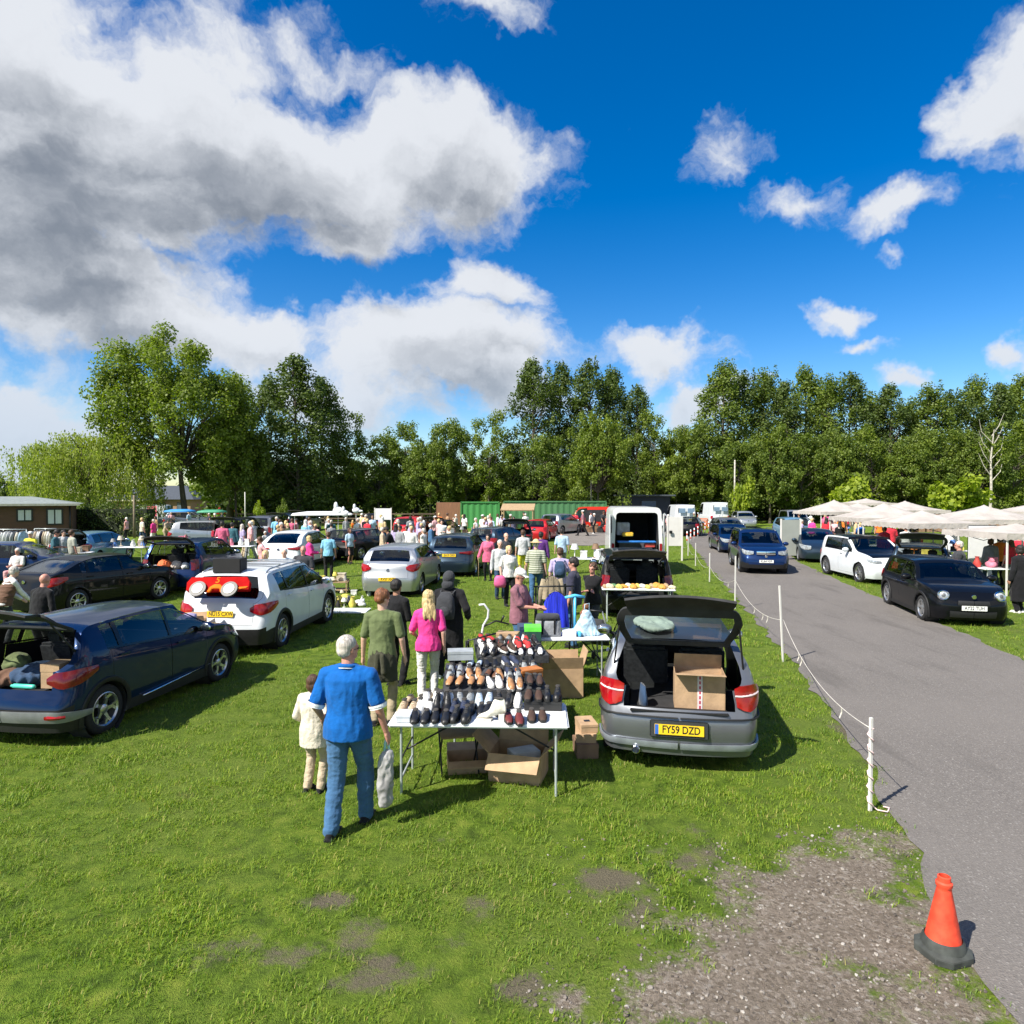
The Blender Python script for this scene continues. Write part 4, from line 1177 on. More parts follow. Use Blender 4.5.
def rearlight(kind, m=TAILR):
    return {
     'hatch': [('tail_light', 'R', [(-.90, .74, .93), (-.98, .71, .96), (.02, .69, .97), (.14, .74, .96), (.28, .84, .93)], m, True)],
     'wedge': [('tail_light', 'R', [(-.80, .84, .90), (-.95, .79, .97), (.02, .77, .98), (.22, .82, 1.0), (.48, .93, .99)], m, True)],
     'tall': [('tail_light', 'R', [(-.93, .74, 1.05), (-.985, .72, 1.06), (.02, .73, 1.07), (.12, .78, 1.06)], m, True)],
     'bar': [('tail_light', 'R', [(-.55, .90, .93), (-.92, .87, .95), (.02, .85, .97), (.2, .88, .97), (.4, .92, .96)], m, True)],
    }[kind]
def frontlight(z0=.62, z1=.76, u=.42, m=None):
    return [('headlight', 'F', [(-.74, z0+.03, z1-.03), (-.93, z0, z1-.01), (.03, z0, z1), (.2, z0+.05, z1+.03), (u, z1, z1+.035)], m or LENS, True)]
def mkcar(kind, dims, pm, loc, rz, label, name='parked_car', lr='hatch', lm=TAILR, fl=None, plate=None, fplate=None, gate_open=None, doors=4, rim='five', rimm=None, trim=None, rails=None, rgl=None, glass=None, bumper=None, grille=None, roofm=None, bonnetm=None, mirrors=True, group=None, gz=None, badge=True, seats=True, gatec=1, glassr=None):
    c = shape(kind, *dims); d = c.d; L = c.L
    mid = (c.xf+c.xr)/2+.05; fr = d['wsx'][1]-.06
    r0 = {'van': 0, 'suv': .62, 'hatch': .50}.get(kind, max(d['rh']*.75, .42))
    if kind in ('saloon', 'coupe'): r0 = .80
    if kind == 'van':
        drs = [(c.xf-c.R-.95, c.xf-c.R-.02)]; glx = [(c.xf-c.R-.88, fr)]
    elif doors == 4:
        drs = [(c.xr+.12, mid-.02), (mid-.02, c.xf-c.R+.02)]; glx = [(r0+.12, c.xr+.28), (c.xr+.36, mid-.06), (mid+.04, fr)]
    else:
        drs = [(mid-.28, c.xf-c.R+.04)]; glx = [(r0+.14, mid-.32), (mid-.22, fr)]
    g = dict(x=d['rh']+.02, z=gz or .66, c=gatec, open=gate_open is not None)
    if kind in ('saloon',): g = None if gate_open is None else dict(x=.5, z=.66, c=1, open=True)
    if kind == 'van': g = None
    ls = list(rearlight(lr, lm))+(fl if fl is not None else frontlight())
    if grille: ls += grille
    e = c.build(name, pm, None, (0, 0, 0), 0, label, group, drs, (mid,), glx, d['wsx'], d['rsx'], glass, rgl, ls, plate, fplate, rim, rimm, True, trim, g, gate_open or 0, mirrors, rails, None, roofm, seats, bonnetm=bonnetm, bumper=bumper)
    if badge:
        for end, zz in (('R', (g['z'] if g else .7)+.22), ('F', .70)):
            c.end = end; p = c.per(-.001, zz, .01)
            if end == 'R' and gate_open: continue
            b = MB(); b.lathe([(.0, 0), (.045, 0), (.05, -.01)], 16, Matrix.Translation((p.x+(-.012 if end == 'R' else .012), 0, zz)) @ Matrix.Rotation(-PI/2 if end == 'R' else PI/2, 4, 'Y')); b.build('badge', CHROME, e, 60)
    e['_L'] = L
    place(e, c, loc, rz); return e, c
def place(e, c, loc, rz):
    """loc = ground point below the rear axle centre; rz = heading of the nose measured from +X"""
    off = Vector((c.xr*math.cos(rz), c.xr*math.sin(rz), 0)); e.location = Vector(loc)-off; e.rotation_euler = (0, 0, rz)
def by_wheels(c, pr, pf, side, width):
    """rear and front tyre contact pixels on one side -> rear axle centre and heading"""
    a = G(*pr); b = G(*pf); h = math.atan2((b-a).y, (b-a).x); n = Vector((-math.sin(h), math.cos(h), 0))
    s = -1 if side == 'right' else 1
    return a-n*s*width/2, h
P_NAVY = paint('navy', (.003, .016, .062), .35, .3); P_WHITE = paint('white', (.62, .65, .68), 0, .35); P_GREY = paint('grey', (.17, .18, .20), .6, .32)
P_BLACK = paint('black', (.003, .0035, .005), 0, .4, .42); P_SILVER = paint('silver', (.42, .44, .46), .7, .32); P_DBLUE = paint('dblue', (.007, .025, .095), .4, .3)
P_LBLUE = paint('lblue', (.16, .33, .50), .5, .32); P_RED = paint('red', (.42, .015, .02), .1, .35); P_VBLACK = paint('vblack', (.005, .005, .006), 0, .4, .45)
P_TEAL = paint('teal', (.03, .05, .075), .6, .32)
def rel(e, x, y, z): return e.matrix_basis @ Vector((x, y, z))
# grey hatchback with its boot open, the nearest car of the centre row
h0 = math.atan2((G(738, 640)-G(752, 750)).y, (G(738, 640)-G(752, 750)).x)
a = G(674, 752, .25)
CARS = {}
def car(key, *args, **k):
    e, c = mkcar(*args, **k); CARS[key] = (e, c); return e, c
ax = Vector((a.x+.22, a.y+.86, 0))
car('grey', 'hatch', (4.24, 1.75, 1.42, 2.66, .76, .32, .20), P_GREY, ax, R(79), 'grey hatchback with raised boot and a big cardboard box inside, nearest in the centre', plate=('FY59 DZD', .50, PLY, 4, 1), gate_open=107, doors=2, rim='five', gz=.66, lr='hatch')
# navy crossover, bottom left
l, h = by_wheels(None, (103, 733), (213, 683), 'right', 1.50)
car('navy', 'suv', (4.12, 1.78, 1.57, 2.60, .84, .335, .21), P_NAVY, l, h, 'navy crossover with black cladding and open boot at the lower left edge', plate=None, gate_open=84, trim=.14, rim='swirl', gz=.74, lr='wedge', lm=TAILD, glassr=None, bumper=(.52, .42))
ne_, nc_ = CARS['navy']; ne_.scale = (.93,)*3; ne_.location = Vector(l)-Vector((nc_.xr*math.cos(h)*.93, nc_.xr*math.sin(h)*.93, 0))
l, h = by_wheels(None, (280, 647), (333, 618), 'right', 1.62)
car('white', 'suv', (4.38, 1.81, 1.59, 2.65, .90, .34, .21), P_WHITE, l, h, 'white crossover with roof bars and a red toy car on its rear window', plate=('NU15 CXW', .80, PLY, 8), trim=.13, rim='vee', rails=ALLOY, lr='wedge', bumper=(.50, 0), gz=.6, rgl=GLASSD)
l, h = by_wheels(None, (77, 614), (148, 601), 'right', 1.6)
car('civic', 'coupe', (4.30, 1.77, 1.45, 2.60, .90, .32, .18), P_BLACK, l, h, 'glossy black hatchback with sloping rear window, behind the navy crossover', lr='wedge', rim='ten', plate=None)
l, h = by_wheels(None, (206, 590), (244, 577), 'right', 1.6)
car('darksuv', 'suv', (4.4, 1.82, 1.62, 2.65, .9, .34, .22), P_DBLUE, l, h, 'dark blue crossover with olive lined tailgate up and orange goods in the boot', gate_open=80, lr='tall', lm=TAILD, trim=.12, gz=.76)
l, h = by_wheels(None, (98, 565), (140, 557), 'right', 1.55)
car('lblue', 'hatch', (4.45, 1.74, 1.45, 2.62, .88, .31, .18), P_LBLUE, l, h, 'light blue hatchback with open boot, in front of the clothes rails', gate_open=78, lr='hatch', gz=.68)
l, h = by_wheels(None, (30, 588), (-20, 583), 'left', 1.55)
car('navyleft', 'hatch', (4.0, 1.7, 1.45, 2.5, .8, .31, .18), P_DBLUE, G(20, 590)+Vector((-2.6, 1.6, 0)), R(12), 'small dark blue hatchback at the left edge behind a crouching seller', lr='hatch')
# silver hatch, rear three-quarter
l, h = by_wheels(None, (420, 594), (441, 580), 'right', 1.58)
car('silver', 'suv', (4.28, 1.76, 1.50, 2.61, .84, .32, .19), P_SILVER, l, h, 'silver hatchback seen from behind, right of the toy and bric-a-brac display', plate=('KV57 XHT', .56, PLY, 3), lr='wedge', gz=.6)
l, h = by_wheels(None, (474, 575), (487, 566), 'right', 1.6)
car('darkback', 'suv', (4.3, 1.8, 1.55, 2.6, .86, .33, .2), P_TEAL, l, h, 'dark crossover seen from behind, beside the strolling buyers', plate=('EA19 OKR', .82, PLY, 6), lr='bar', lm=TAILD, gz=.62)
# white coupe crossover
l, h = by_wheels(None, (307, 569), (333, 562), 'right', 1.6)
car('coupe', 'coupe', (4.57, 1.82, 1.57, 2.72, .88, .34, .21), P_WHITE, l, h, 'white coupe crossover with thin red light bar, behind the seated sellers', lr='bar', lm=TAILR, trim=.12, plate=None, rgl=GLASSD)
car('black2', 'hatch', (4.3, 1.78, 1.46, 2.6, .86, .32, .2), P_VBLACK, G(345, 560)+Vector((0, .4, 0)), R(64), 'black hatchback with yellow plate behind the man in light blue', plate=('GN14 ZRO', .60, PLY, 4), lr='bar', gz=.6)
# black estate with the tailgate up behind the grey car
car('blackest', 'square', (4.6, 1.85, 1.58, 2.75, .9, .34, .22), P_VBLACK, G(634, 618)+Vector((.15, .8, 0)), R(84), 'black estate car with tailgate up over heaps of yellow and white goods', gate_open=88, lr='tall', lm=TAILD, gz=.62)
# cars on the road and right-hand verge (noses toward the camera)
def facing(c_px, py, w=1.6, turn=0.0, back=0.0): return G(c_px, py)
car('duster', 'square', (4.34, 1.82, 1.66, 2.67, .84, .35, .24), P_DBLUE, G(763, 577)+Vector((1.05, 4.15, 0)), R(-101), 'dark blue SUV with roof rails driving towards the camera on the road', name='moving_car', fplate=('KU64 HXF', .52, PLW), trim=.12, rails=ALLOY, rim='five', lr='tall', fl=frontlight(.76, .92, .28), bumper=(0, .46), grille=[('grille', 'F', [(-.01, .76, .90), (-.56, .77, .90)], CHROME, True)])
car('navy3', 'hatch', (4.3, 1.78, 1.50, 2.6, .86, .32, .2), P_NAVY, G(737, 556)+Vector((.9, 4.6, 0)), R(-97), 'navy hatchback queueing directly behind the dark blue SUV on the road', name='moving_car', fl=frontlight(.60, .78, .4), fplate=('YF17 RDU', .42, PLW))
car('navy4', 'hatch', (4.2, 1.76, 1.46, 2.6, .86, .32, .2), P_GREY, G(739, 540)+Vector((.3, 4.6, 0)), R(-92), 'dark car third in the queue on the road', name='moving_car')
car('silver2', 'suv', (4.2, 1.76, 1.58, 2.6, .86, .32, .2), P_SILVER, G(755, 529)+Vector((.3, 4.6, 0)), R(-98), 'pale silver car furthest back at the bend of the road')
car('megane', 'hatch', (4.35, 1.80, 1.47, 2.64, .90, .32, .19), P_TEAL, Vector((0, 0, 0)), 0, 'dark hatchback parked on the verge behind the white electric hatchback', fl=frontlight(.60, .80, .5))
l, h = by_wheels(None, (792, 556), (802, 562.5), 'right', 1.6); place(*CARS['megane'], l, h)
l, h = by_wheels(None, (828, 574), (851, 580), 'right', 1.56)
car('i3', 'square', (4.0, 1.78, 1.58, 2.57, .72, .345, .2), P_WHITE, l, h, 'white electric hatchback with black bonnet on the right verge', fplate=('LR65 OHW', .50, PLW), fl=frontlight(.74, .84, .2), rim='ten', bonnetm=P_BLACK, roofm=P_BLACK, doors=2, grille=[('grille', 'F', [(-.05, .72, .79), (-.38, .72, .79)], DALLOY, True), ('lower_grille', 'F', [(-.01, .25, .33), (-.7, .25, .33)], BLACKP, True)])
l, h = by_wheels(None, (889, 604), (921, 619), 'right', 1.56)
e, c = car('mini', 'mini', (3.85, 1.74, 1.42, 2.495, .68, .31, .16), P_BLACK, l, h, 'glossy black small hatchback with round headlights, foremost on the right verge', fplate=('AY22 TUH', .44, PLW), fl=[], rim='five', rimm=ALLOY, doors=2, trim=.08, mirrors=P_BLACK, grille=[('grille', 'F', [(-.01, .50, .60), (-.55, .50, .60)], BLACKP, True), ('lower_grille', 'F', [(-.01, .22, .34), (-.8, .22, .36)], BLACKP, True)])
def round_lamp(e, c, u=.035, z=.71, r=.105):
    c.end = 'F'
    for sd in (1, -1):
        p = c.per(u, z, .0); T = Matrix.Translation((p.x+.005, sd*(p.y-.055), z)) @ Matrix.Rotation(sd*R(14), 4, 'Z') @ Matrix.Rotation(R(76), 4, 'Y')
        b = MB(); b.lathe([(r+.018, -.05), (r+.016, .01), (r, .022), (r-.02, .01)], 28, T); o = b.build('headlight', CHROME, e, 60)
        b = MB(); b.lathe([(r-.012, .006), (r-.03, .02), (.0, .03)], 28, T); b.build('lens', LENS, o, True)
        b = MB(); b.lathe([(.05, .022), (.035, .030), (0, .034)], 18, T); b.build('bulb_housing', GREYP, o, True)
round_lamp(e, c)
car('estR', 'hatch', (4.3, 1.78, 1.48, 2.6, .86, .32, .2), P_TEAL, GD(921, 21.2), R(60), 'dark hatchback with its tailgate raised, facing away behind the black small hatchback', gate_open=96)

# far cars
FAR = [
 ('suv', P_SILVER, 186, 548, 12, 'silver hatchback with grey tailgate up, behind the dark blue crossover', 78, 'hatch'),
 ('suv', P_GREY, 65, 536, 8, 'grey estate car behind the clothes rails with its roof showing', None, 'hatch'),
 ('square', P_VBLACK, 232, 548, 92, 'black off-roader seen from behind with tailgate raised, left of the pair', 86, 'tall'),
 ('square', P_GREY, 262, 543, 92, 'grey off-roader with dark interior, right of the open-backed pair', None, 'tall'),
 ('square', P_TEAL, 283, 537, 90, 'dark car under an olive raised tailgate near the small round bush', 84, 'tall'),
 ('suv', P_RED, 408, 540, 80, 'red car among the crowd left of the green container', None, 'bar'),
 ('hatch', P_BLACK, 437, 542, 80, 'black hatchback in the crowd left of the brown timber hut', 80, 'hatch'),
 ('hatch', P_TEAL, 487, 556, 60, 'dark green hatchback directly beyond the dark crossover with yellow plate', None, 'hatch'),
 ('suv', P_BLACK, 516, 551, 88, 'black crossover with open tailgate before the red hatchback', 80, 'bar'),
 ('hatch', P_RED, 537, 541, 75, 'red hatchback parked before the green container', None, 'hatch'),
 ('suv', P_SILVER, 553, 534, 55, 'silver estate parked beside the green container door', None, 'tall'),
 ('hatch', P_BLACK, 688, 536, 70, 'black hatchback half hidden behind the open white van', None, 'hatch'),
 ('suv', P_LBLUE, 788, 540, -97, 'pale blue car stopped beside the tall road sign frame', None, 'hatch'),
 ('square', P_SILVER, 790, 529, -97, 'boxy grey off-roader second behind the sign frame', None, 'tall'),
 ('hatch', P_SILVER, 128, 531, 170, 'silver hatchback beyond the lamp post left of the red sign', None, 'hatch'),
 ('suv', P_WHITE, 150, 526, 175, 'white car in the far rows below the grey roofed building', None, 'hatch'),
 ('suv', P_GREY, 175, 529, 10, 'grey car in the far rows beside the bare tree trunk', None, 'hatch'),
 ('hatch', P_DBLUE, 108, 527, 180, 'dark blue car in the far rows right of the hedge', None, 'hatch'),
 ('hatch', P_RED, 222, 515, 20, 'small red car far away behind the bare tree trunk', None, 'hatch'),
 ('suv', P_SILVER, 205, 514, 10, 'small silver car far away right of the bare tree trunk', None, 'hatch'),
 ('suv', P_SILVER, 135, 515, 178, 'silver car in the far car park under the grey roof', None, 'hatch'),
 ('hatch', P_WHITE, 165, 513, 178, 'white car in the far car park, rightmost below the grey roof', None, 'hatch'),
 ('suv', P_BLACK, 372, 533, 75, 'black car in the crowd below the white sign board', None, 'hatch'),
 ('suv', P_GREY, 757, 517, -95, 'small grey car at the far end of the road', None, 'hatch'),
 ('hatch', P_DBLUE, 768, 516, -95, 'small blue car at the far end of the road, rightmost', None, 'hatch'),
 ('suv', P_WHITE, 977, 516, 180, 'white car roof seen beyond the right-hand canopies', None, 'hatch'),
 ('suv', P_SILVER, 300, 531, 88, 'silver car behind the stall with white flapping sheets', 80, 'tall'),
]
for i, (k, pm, px, py, hd, lab, go, lr) in enumerate(FAR):
    dm = {'suv': (4.4, 1.82, 1.62, 2.65, .9, .34, .21), 'square': (4.5, 1.85, 1.78, 2.7, .86, .36, .24), 'hatch': (4.2, 1.75, 1.46, 2.6, .84, .32, .19)}[k]
    car('far%d' % i, k, dm, pm, G(px, py), R(hd), lab, gate_open=go, lr=lr, gz=.66)
# panel vans seen from behind
def van(px, py, hd, pm, label, L=5.4, W=1.95, H=2.35, key=None):
    e, c = mkcar('van', (L, W, H, 3.2, .9, .34, .28), pm, G(px, py), R(hd), label, name='parked_van', lr='tall', badge=False, seats=False)
    c.end = 'R'
    b = MB()
    for sd in (1, -1): b.box((-.075, sd*W*.20, 1.72), (.02, W*.30, .42))
    b.build('rear_window', M('van_glass', (.16, .24, .34), .1, 0, .1), e, bevel=.005)
    b = MB(); b.box((-.085, 0, 1.25), (.012, .012, 1.7)); b.box((-.08, .12, 1.05), (.04, .05, .10)); b.build('rear_door_seam', BLACKP, e)
    b = MB(); b.box((-.06, 0, .42), (.12, W*.9, .18)); b.build('rear_bumper', GREYP, e, bevel=.02)
    p = MB(); p.box((-.09, -.45, .92), (.012, .5, .11)); p.build('number_plate', PLY, e)
    return e
van(684, 529.5, 88, P_WHITE, 'white panel van parked on the yard, left of the two', 5.0, 1.95, 2.25)
van(717, 526, 90, P_WHITE, 'white panel van with blue tinted rear windows beside the orange barriers', 5.2, 1.95, 2.4)
van(160, 522, 183, P_WHITE, 'white van beside the bare grey tree trunk', 5.2, 1.95, 2.0)
van(893, 520, 175, P_WHITE, 'large white box van behind the canopies', 6.0, 2.1, 3.2)
# ------------------------------------------------------------ people
SKIN = M('skin', (.50, .28, .20), .5, 0, .10, 12, .004, 60, spec=.35); SKINP = M('skin_pale', (.60, .36, .27), .5, 0, .08, 12, .004, 60, spec=.35); SKINT = M('skin_tanned', (.36, .19, .125), .5, 0, .12, 12, .004, 60, spec=.35)
SKINR = M('skin_ruddy', (.52, .25, .19), .5, 0, .10, 12, .004, 60, spec=.35)
def hairm(n, c): return M('hair_'+n, c, .6, 0, .45, 5, .006, 40, stretch=(14, 14, 1.2))
H_GREY = hairm('grey', (.52, .47, .42)); H_BROWN = hairm('brown', (.075, .035, .018)); H_BLOND = hairm('blonde', (.58, .42, .20)); H_DARK = hairm('dark', (.015, .011, .010)); H_GING = hairm('ginger', (.20, .075, .03)); H_WHITE = hairm('white', (.66, .64, .60))
def C3(n, c): return cloth(n, c)
CL = dict(royal=(.002, .10, .37), denim=(.05, .125, .245), dkdenim=(.03, .06, .12), black=(.010, .010, .012), white=(.72, .72, .71), cream=(.62, .56, .46), olive=(.12, .15, .065), khaki=(.33, .27, .18), dkolive=(.045, .045, .028),
          pink=(.75, .05, .27), offwhite=(.70, .68, .66), mauve=(.25, .11, .14), navy=(.035, .035, .06), ltblue=(.38, .52, .66), sky=(.22, .50, .68), beige=(.48, .38, .27), grey=(.25, .26, .28), red=(.55, .03, .05), yellow=(.72, .68, .05), purple=(.10, .03, .18),
          ltpink=(.70, .38, .40), brown=(.13, .07, .045), orange=(.80, .20, .03), charcoal=(.04, .042, .048), stripe=(.35, .36, .30), teal=(.04, .12, .15), rose=(.58, .12, .22), ltgrey=(.46, .47, .48), lav=(.40, .34, .55), straw=(.60, .45, .24), tan=(.36, .22, .12))
def CM(n): return C3(n, CL[n])
def ik(a, b, l1, l2, pole):
    d = b-a; L = min(d.length, l1+l2-.004); u = d.normalized(); x = (l1*l1-l2*l2+L*L)/(2*L); h = math.sqrt(max(0, l1*l1-x*x))
    p = pole-u*pole.dot(u)
    if p.length < 1e-4: p = Vector((0, 0, -1))-u*(-u.z)
    return a+u*x+p.normalized()*h, a+u*L
def figure(vox=.016, g=1.0, hands=(None, None), feet=None, lean=0, yawt=0, head=(0, 0), top='tee', bottom='trousers', hair='short', hat=None, sit=None, sex='m', extra=None, elbow=None, fingers=True):
    """meshes of one figure, 1.75 m tall, facing +Y; hands are wrist targets (right=+x, left=-x)"""
    V3 = Vector
    Pz = .93 if sit is None else sit+.08
    def T(p):
        p = V3(p); q = V3((p.x, p.y, p.z-.95)); a = R(yawt); q = V3((q.x*math.cos(a)-q.y*math.sin(a), q.x*math.sin(a)+q.y*math.cos(a), q.z))
        a = R(lean); q = V3((q.x, q.y*math.cos(a)+q.z*math.sin(a), -q.y*math.sin(a)+q.z*math.cos(a))); return q+V3((0, 0, Pz+.02))
    fem = sex == 'f'; sw = .165 if fem else .188
    feet = feet or [(.10, .02), (-.10, -.02)]
    sh = [T((sw*g**.5, 0, 1.40)), T((-sw*g**.5, 0, 1.40))]; nk = T((0, -.01, 1.455))
    hip = [V3((.092, 0, Pz-.01)), V3((-.092, 0, Pz-.01))]
    ank = [V3((f[0], f[1], (f[2] if len(f) > 2 else 0)+.085)) for f in feet]
    knee = [ik(hip[i], ank[i], .44, .425, V3((.1*(1-2*i), 1, .2)))[0] for i in (0, 1)]
    ank = [ik(hip[i], ank[i], .44, .425, V3((0, 1, .2)))[1] for i in (0, 1)]
    wr = []; el = []
    for i in (0, 1):
        s = 1-2*i
        t = V3(hands[i]) if hands[i] is not None else sh[i]+V3((s*.075*g, .05, -.53))
        pole = V3((s*.5, -1, -.3)) if elbow is None else V3(elbow[i])
        e_, w_ = ik(sh[i], t, .29, .25, pole); el.append(e_); wr.append(w_)
    HC = T((0, .015, 1.625)); hm = Matrix.Translation(HC) @ Matrix.Rotation(R(-head[0]), 4, 'Z') @ Matrix.Rotation(R(-head[1]+-lean*.5), 4, 'X')
    out = {}
    def torso(b, secs, n=20):
        k = len(b.v); b.loft(secs, n)
        for j in range(k, len(b.v)): b.v[j] = tuple(T(b.v[j]))
    # --- skin
    b = MB(); gx = g
    hipw = 1.06 if fem else 1.0; wst = .88 if fem else 1.0
    torso(b, [(0, 0, .84, .12, .09), (0, 0, .93, .155*gx*hipw, .105*gx), (0, .0, 1.08, .138*gx*wst, .095*gx), (0, .005, 1.25, .150*gx, .108*gx), (0, 0, 1.37, .158*gx, .100*gx), (0, 0, 1.435, .12*gx, .07), (0, 0, 1.48, .06, .055), (0, .01, 1.53, .053, .056)])
    b.cap(T((0, -.005, 1.46)), hm @ V3((0, -.01, -.05)), .056, .054, 12)
    hb = [((0, -.01, .025), (.076, .094, .098)), ((0, .022, -.045), (.056, .062, .066)), ((0, .088, -.02), (.011, .017, .02)), ((0, .075, .02), (.05, .02, .014)), ((.077, -.005, -.005), (.010, .02, .03)), ((-.077, -.005, -.005), (.010, .02, .03)), ((0, .07, -.075), (.025, .018, .016))]
    for c, r in hb: b.ell(hm @ V3(c), r, 16, 10, hm.to_3x3().to_4x4())
    for i in (0, 1):
        s = 1-2*i
        b.cap(nk, sh[i], .045, .046, 10); b.cap(sh[i], el[i], .050*g, .040, 10); b.cap(el[i], wr[i], .040, .026, 10)
        d = (wr[i]-el[i]).normalized(); pd = (d+V3((0, .15, -.25))).normalized(); side = pd.cross(V3((0, 1, 0)))
        if side.length < .2: side = V3((1, 0, 0))
        side.normalize(); nrm = side.cross(pd).normalized()
        pc = wr[i]+pd*.05; b.cap(wr[i], pc+pd*.03, .024, .030, 8); b.cap(pc+nrm*.018-pd*.02, pc+nrm*.024+pd*.03, .017, .016, 7); b.cap(pc-nrm*.018-pd*.02, pc-nrm*.024+pd*.03, .017, .016, 7)
        if fingers:
            cur = V3((-s*.5, .3, 0))
            for k, (o, L) in enumerate(((-.032, .062), (-.011, .074), (.011, .078), (.032, .068))):
                a0 = pc+nrm*o+pd*.035; a1 = a0+pd*L*.5+cur*.006; a2 = a1+(pd+cur*.5).normalized()*L*.5; b.cap(a0, a1, .0095, .009, 6); b.cap(a1, a2, .009, .0075, 6)
            th = pc+nrm*.034-pd*.02; b.cap(th, th+nrm*.022+pd*.03, .012, .010, 6); b.cap(th+nrm*.022+pd*.03, th+nrm*.026+pd*.062, .010, .008, 6)
        b.cap(hip[i], knee[i], .075*g, .052, 10); b.cap(knee[i], ank[i]+V3((0, 0, .0)), .052, .036, 10); b.cap(ank[i]-V3((0, .02, .045)), ank[i]+V3((0, .11, -.055)), .03, .024, 8)
    out['body'] = remesh(b, vox if fingers else vox, 2)
    # --- top
    b = MB(); c = {'tee': 1.13, 'long': 1.15, 'coat': 1.25, 'vest': 1.12, 'robe': 1.3}[top]*g; hem = {'tee': .84, 'long': .84, 'coat': .70, 'vest': .86, 'robe': .30}[top]
    lo = [(0, 0, hem, .168*c*hipw, .125*c), (0, 0, .96, .165*c*hipw, .125*c), (0, .002, 1.08, .145*c*wst, .115*c), (0, .006, 1.25, .153*c, .118*c), (0, .002, 1.37, .160*c, .108*c), (0, 0, 1.43, .128*c, .080*c), (0, 0, 1.465, .078, .066)]
    if fem: lo[3] = (0, .02, 1.27, .150*c, .128*c)
    torso(b, lo, 22)
    for i in (0, 1):
        b.cap(nk, sh[i], .056*c**.5, .055*c**.5, 12)
        if top == 'vest': b.cap(sh[i], sh[i].lerp(el[i], .05), .054*g, .05*g); continue
        if top == 'tee':
            e2 = sh[i].lerp(el[i], .80); b.cap(sh[i]-V3((0, 0, .004)), e2, .059*g, .064*g, 12)
        else:
            k = 1.25 if top in ('coat', 'robe') else 1.0; b.cap(sh[i]-V3((0, 0, .005)), el[i], .058*k, .054*k, 12); b.cap(el[i], wr[i], .056*k, .042*k, 12)
    out['top'] = remesh(b, vox, 2, (.012, 8, (1, 1, .45)))
    if top == 'tee':  # cut straight cuffs and hem
        pass
    # --- bottom
    b = MB(); gb = 1.0 if not fem else .98
    if bottom != 'none':
        b.loft([(0, 0, Pz-.10, .13*g, .11*g), (0, -.005, Pz-.03, .163*g*hipw, .122*g), (0, 0, Pz+.06, .150*g, .112*g), (0, 0, Pz+.09, .14*g, .10*g)], 18)
        for i in (0, 1):
            if bottom == 'shorts': b.cap(hip[i]-V3((0, 0, .01)), hip[i].lerp(knee[i], .95), .095*g, .082*g, 12)
            elif bottom == 'leggings': b.cap(hip[i], knee[i], .088*g, .060, 12); b.cap(knee[i], ank[i], .060, .040, 12)
            elif bottom == 'skirt': pass
            else:
                b.cap(hip[i]-V3((0, 0, .01)), knee[i], .094*g, .068*g, 12); b.cap(knee[i], ank[i]+V3((0, 0, -.01)), .068*g, .060*g, 12)
        if bottom == 'skirt': b.loft([(0, 0, .42, .23*g, .19*g), (0, 0, .7, .19*g, .15*g), (0, 0, .93, .163*g, .12*g)], 18)
        out['bottom'] = remesh(b, vox, 2, (.011, 9, (.7, .7, 1.6)))
    # --- shoes
    for i in (0, 1):
        b = MB(); a = ank[i]; d = V3((.04*(1-2*i), 1, 0)).normalized()
        b.cap(a-d*.035-V3((0, 0, .045)), a+d*.13-V3((0, 0, .055)), .042, .034, 12); b.cap(a-V3((0, 0, .0)), a+d*.05-V3((0, 0, .05)), .045, .036, 12)
        b.box((a.x+d.x*.05, a.y+.05, a.z-.073), (.078, .27, .024))
        out['shoe%d' % i] = remesh(b, max(.008, vox*.7), 1)
    # --- hair / hat
    b = MB(); R3 = hm.to_3x3().to_4x4()
    def he(c, r): b.ell(hm @ V3(c), r, 16, 10, R3)
    if hair in ('short', 'crop'):
        k = .006 if hair == 'crop' else .013
        he((0, -.022, .045), (.077+k, .088+k, .083+k)); he((0, -.045, .0), (.070+k, .062+k, .07))
    elif hair == 'bob': he((0, -.025, .045), (.092, .10, .095)); he((0, -.045, -.03), (.088, .07, .09)); he((.07, .0, -.03), (.025, .05, .08)); he((-.07, .0, -.03), (.025, .05, .08))
    elif hair == 'long':
        he((0, -.022, .045), (.092, .102, .098)); he((0, -.055, -.04), (.088, .065, .10)); he((0, -.085, -.15), (.098, .045, .12))
        for x in (-.07, -.03, .01, .05, .08): he((x, -.09, -.22-.03*math.sin(x*90)), (.028, .032, .10))
        he((.075, .0, -.06), (.024, .05, .10)); he((-.075, .0, -.06), (.024, .05, .10))
    elif hair == 'curly':
        q = random.Random(3)
        for _ in range(46):
            a = q.uniform(0, 6.28); e = math.asin(q.uniform(-.5, 1)); v = V3((math.cos(a)*math.cos(e)*.085, math.sin(a)*math.cos(e)*.085-.03, math.sin(e)*.09+.035))
            if v.y > .03 and v.z < .06: continue
            he(v, (.032, .032, .032))
    elif hair == 'hood': he((0, -.03, .03), (.105, .112, .125)); he((0, -.05, -.09), (.11, .09, .09))
    if hair != 'bald': out['hair'] = remesh(b, max(.009, vox*.8), 1, (.009, 26, (1, 1, .25)) if hair not in ('hood', 'crop') else None)
    if hat:
        b = MB()
        if hat == 'cap': b.ell(hm @ V3((0, -.01, .075)), (.094, .108, .068), 16, 9, R3); b.ell(hm @ V3((0, .095, .058)), (.07, .075, .010), 16, 7, R3)
        else: b.ell(hm @ V3((0, -.01, .08)), (.092, .105, .078), 16, 9, R3); b.ell(hm @ V3((0, -.005, .062)), (.19, .20, .014), 20, 7, R3)
        out['hat'] = remesh(b, max(.009, vox*.8), 1)
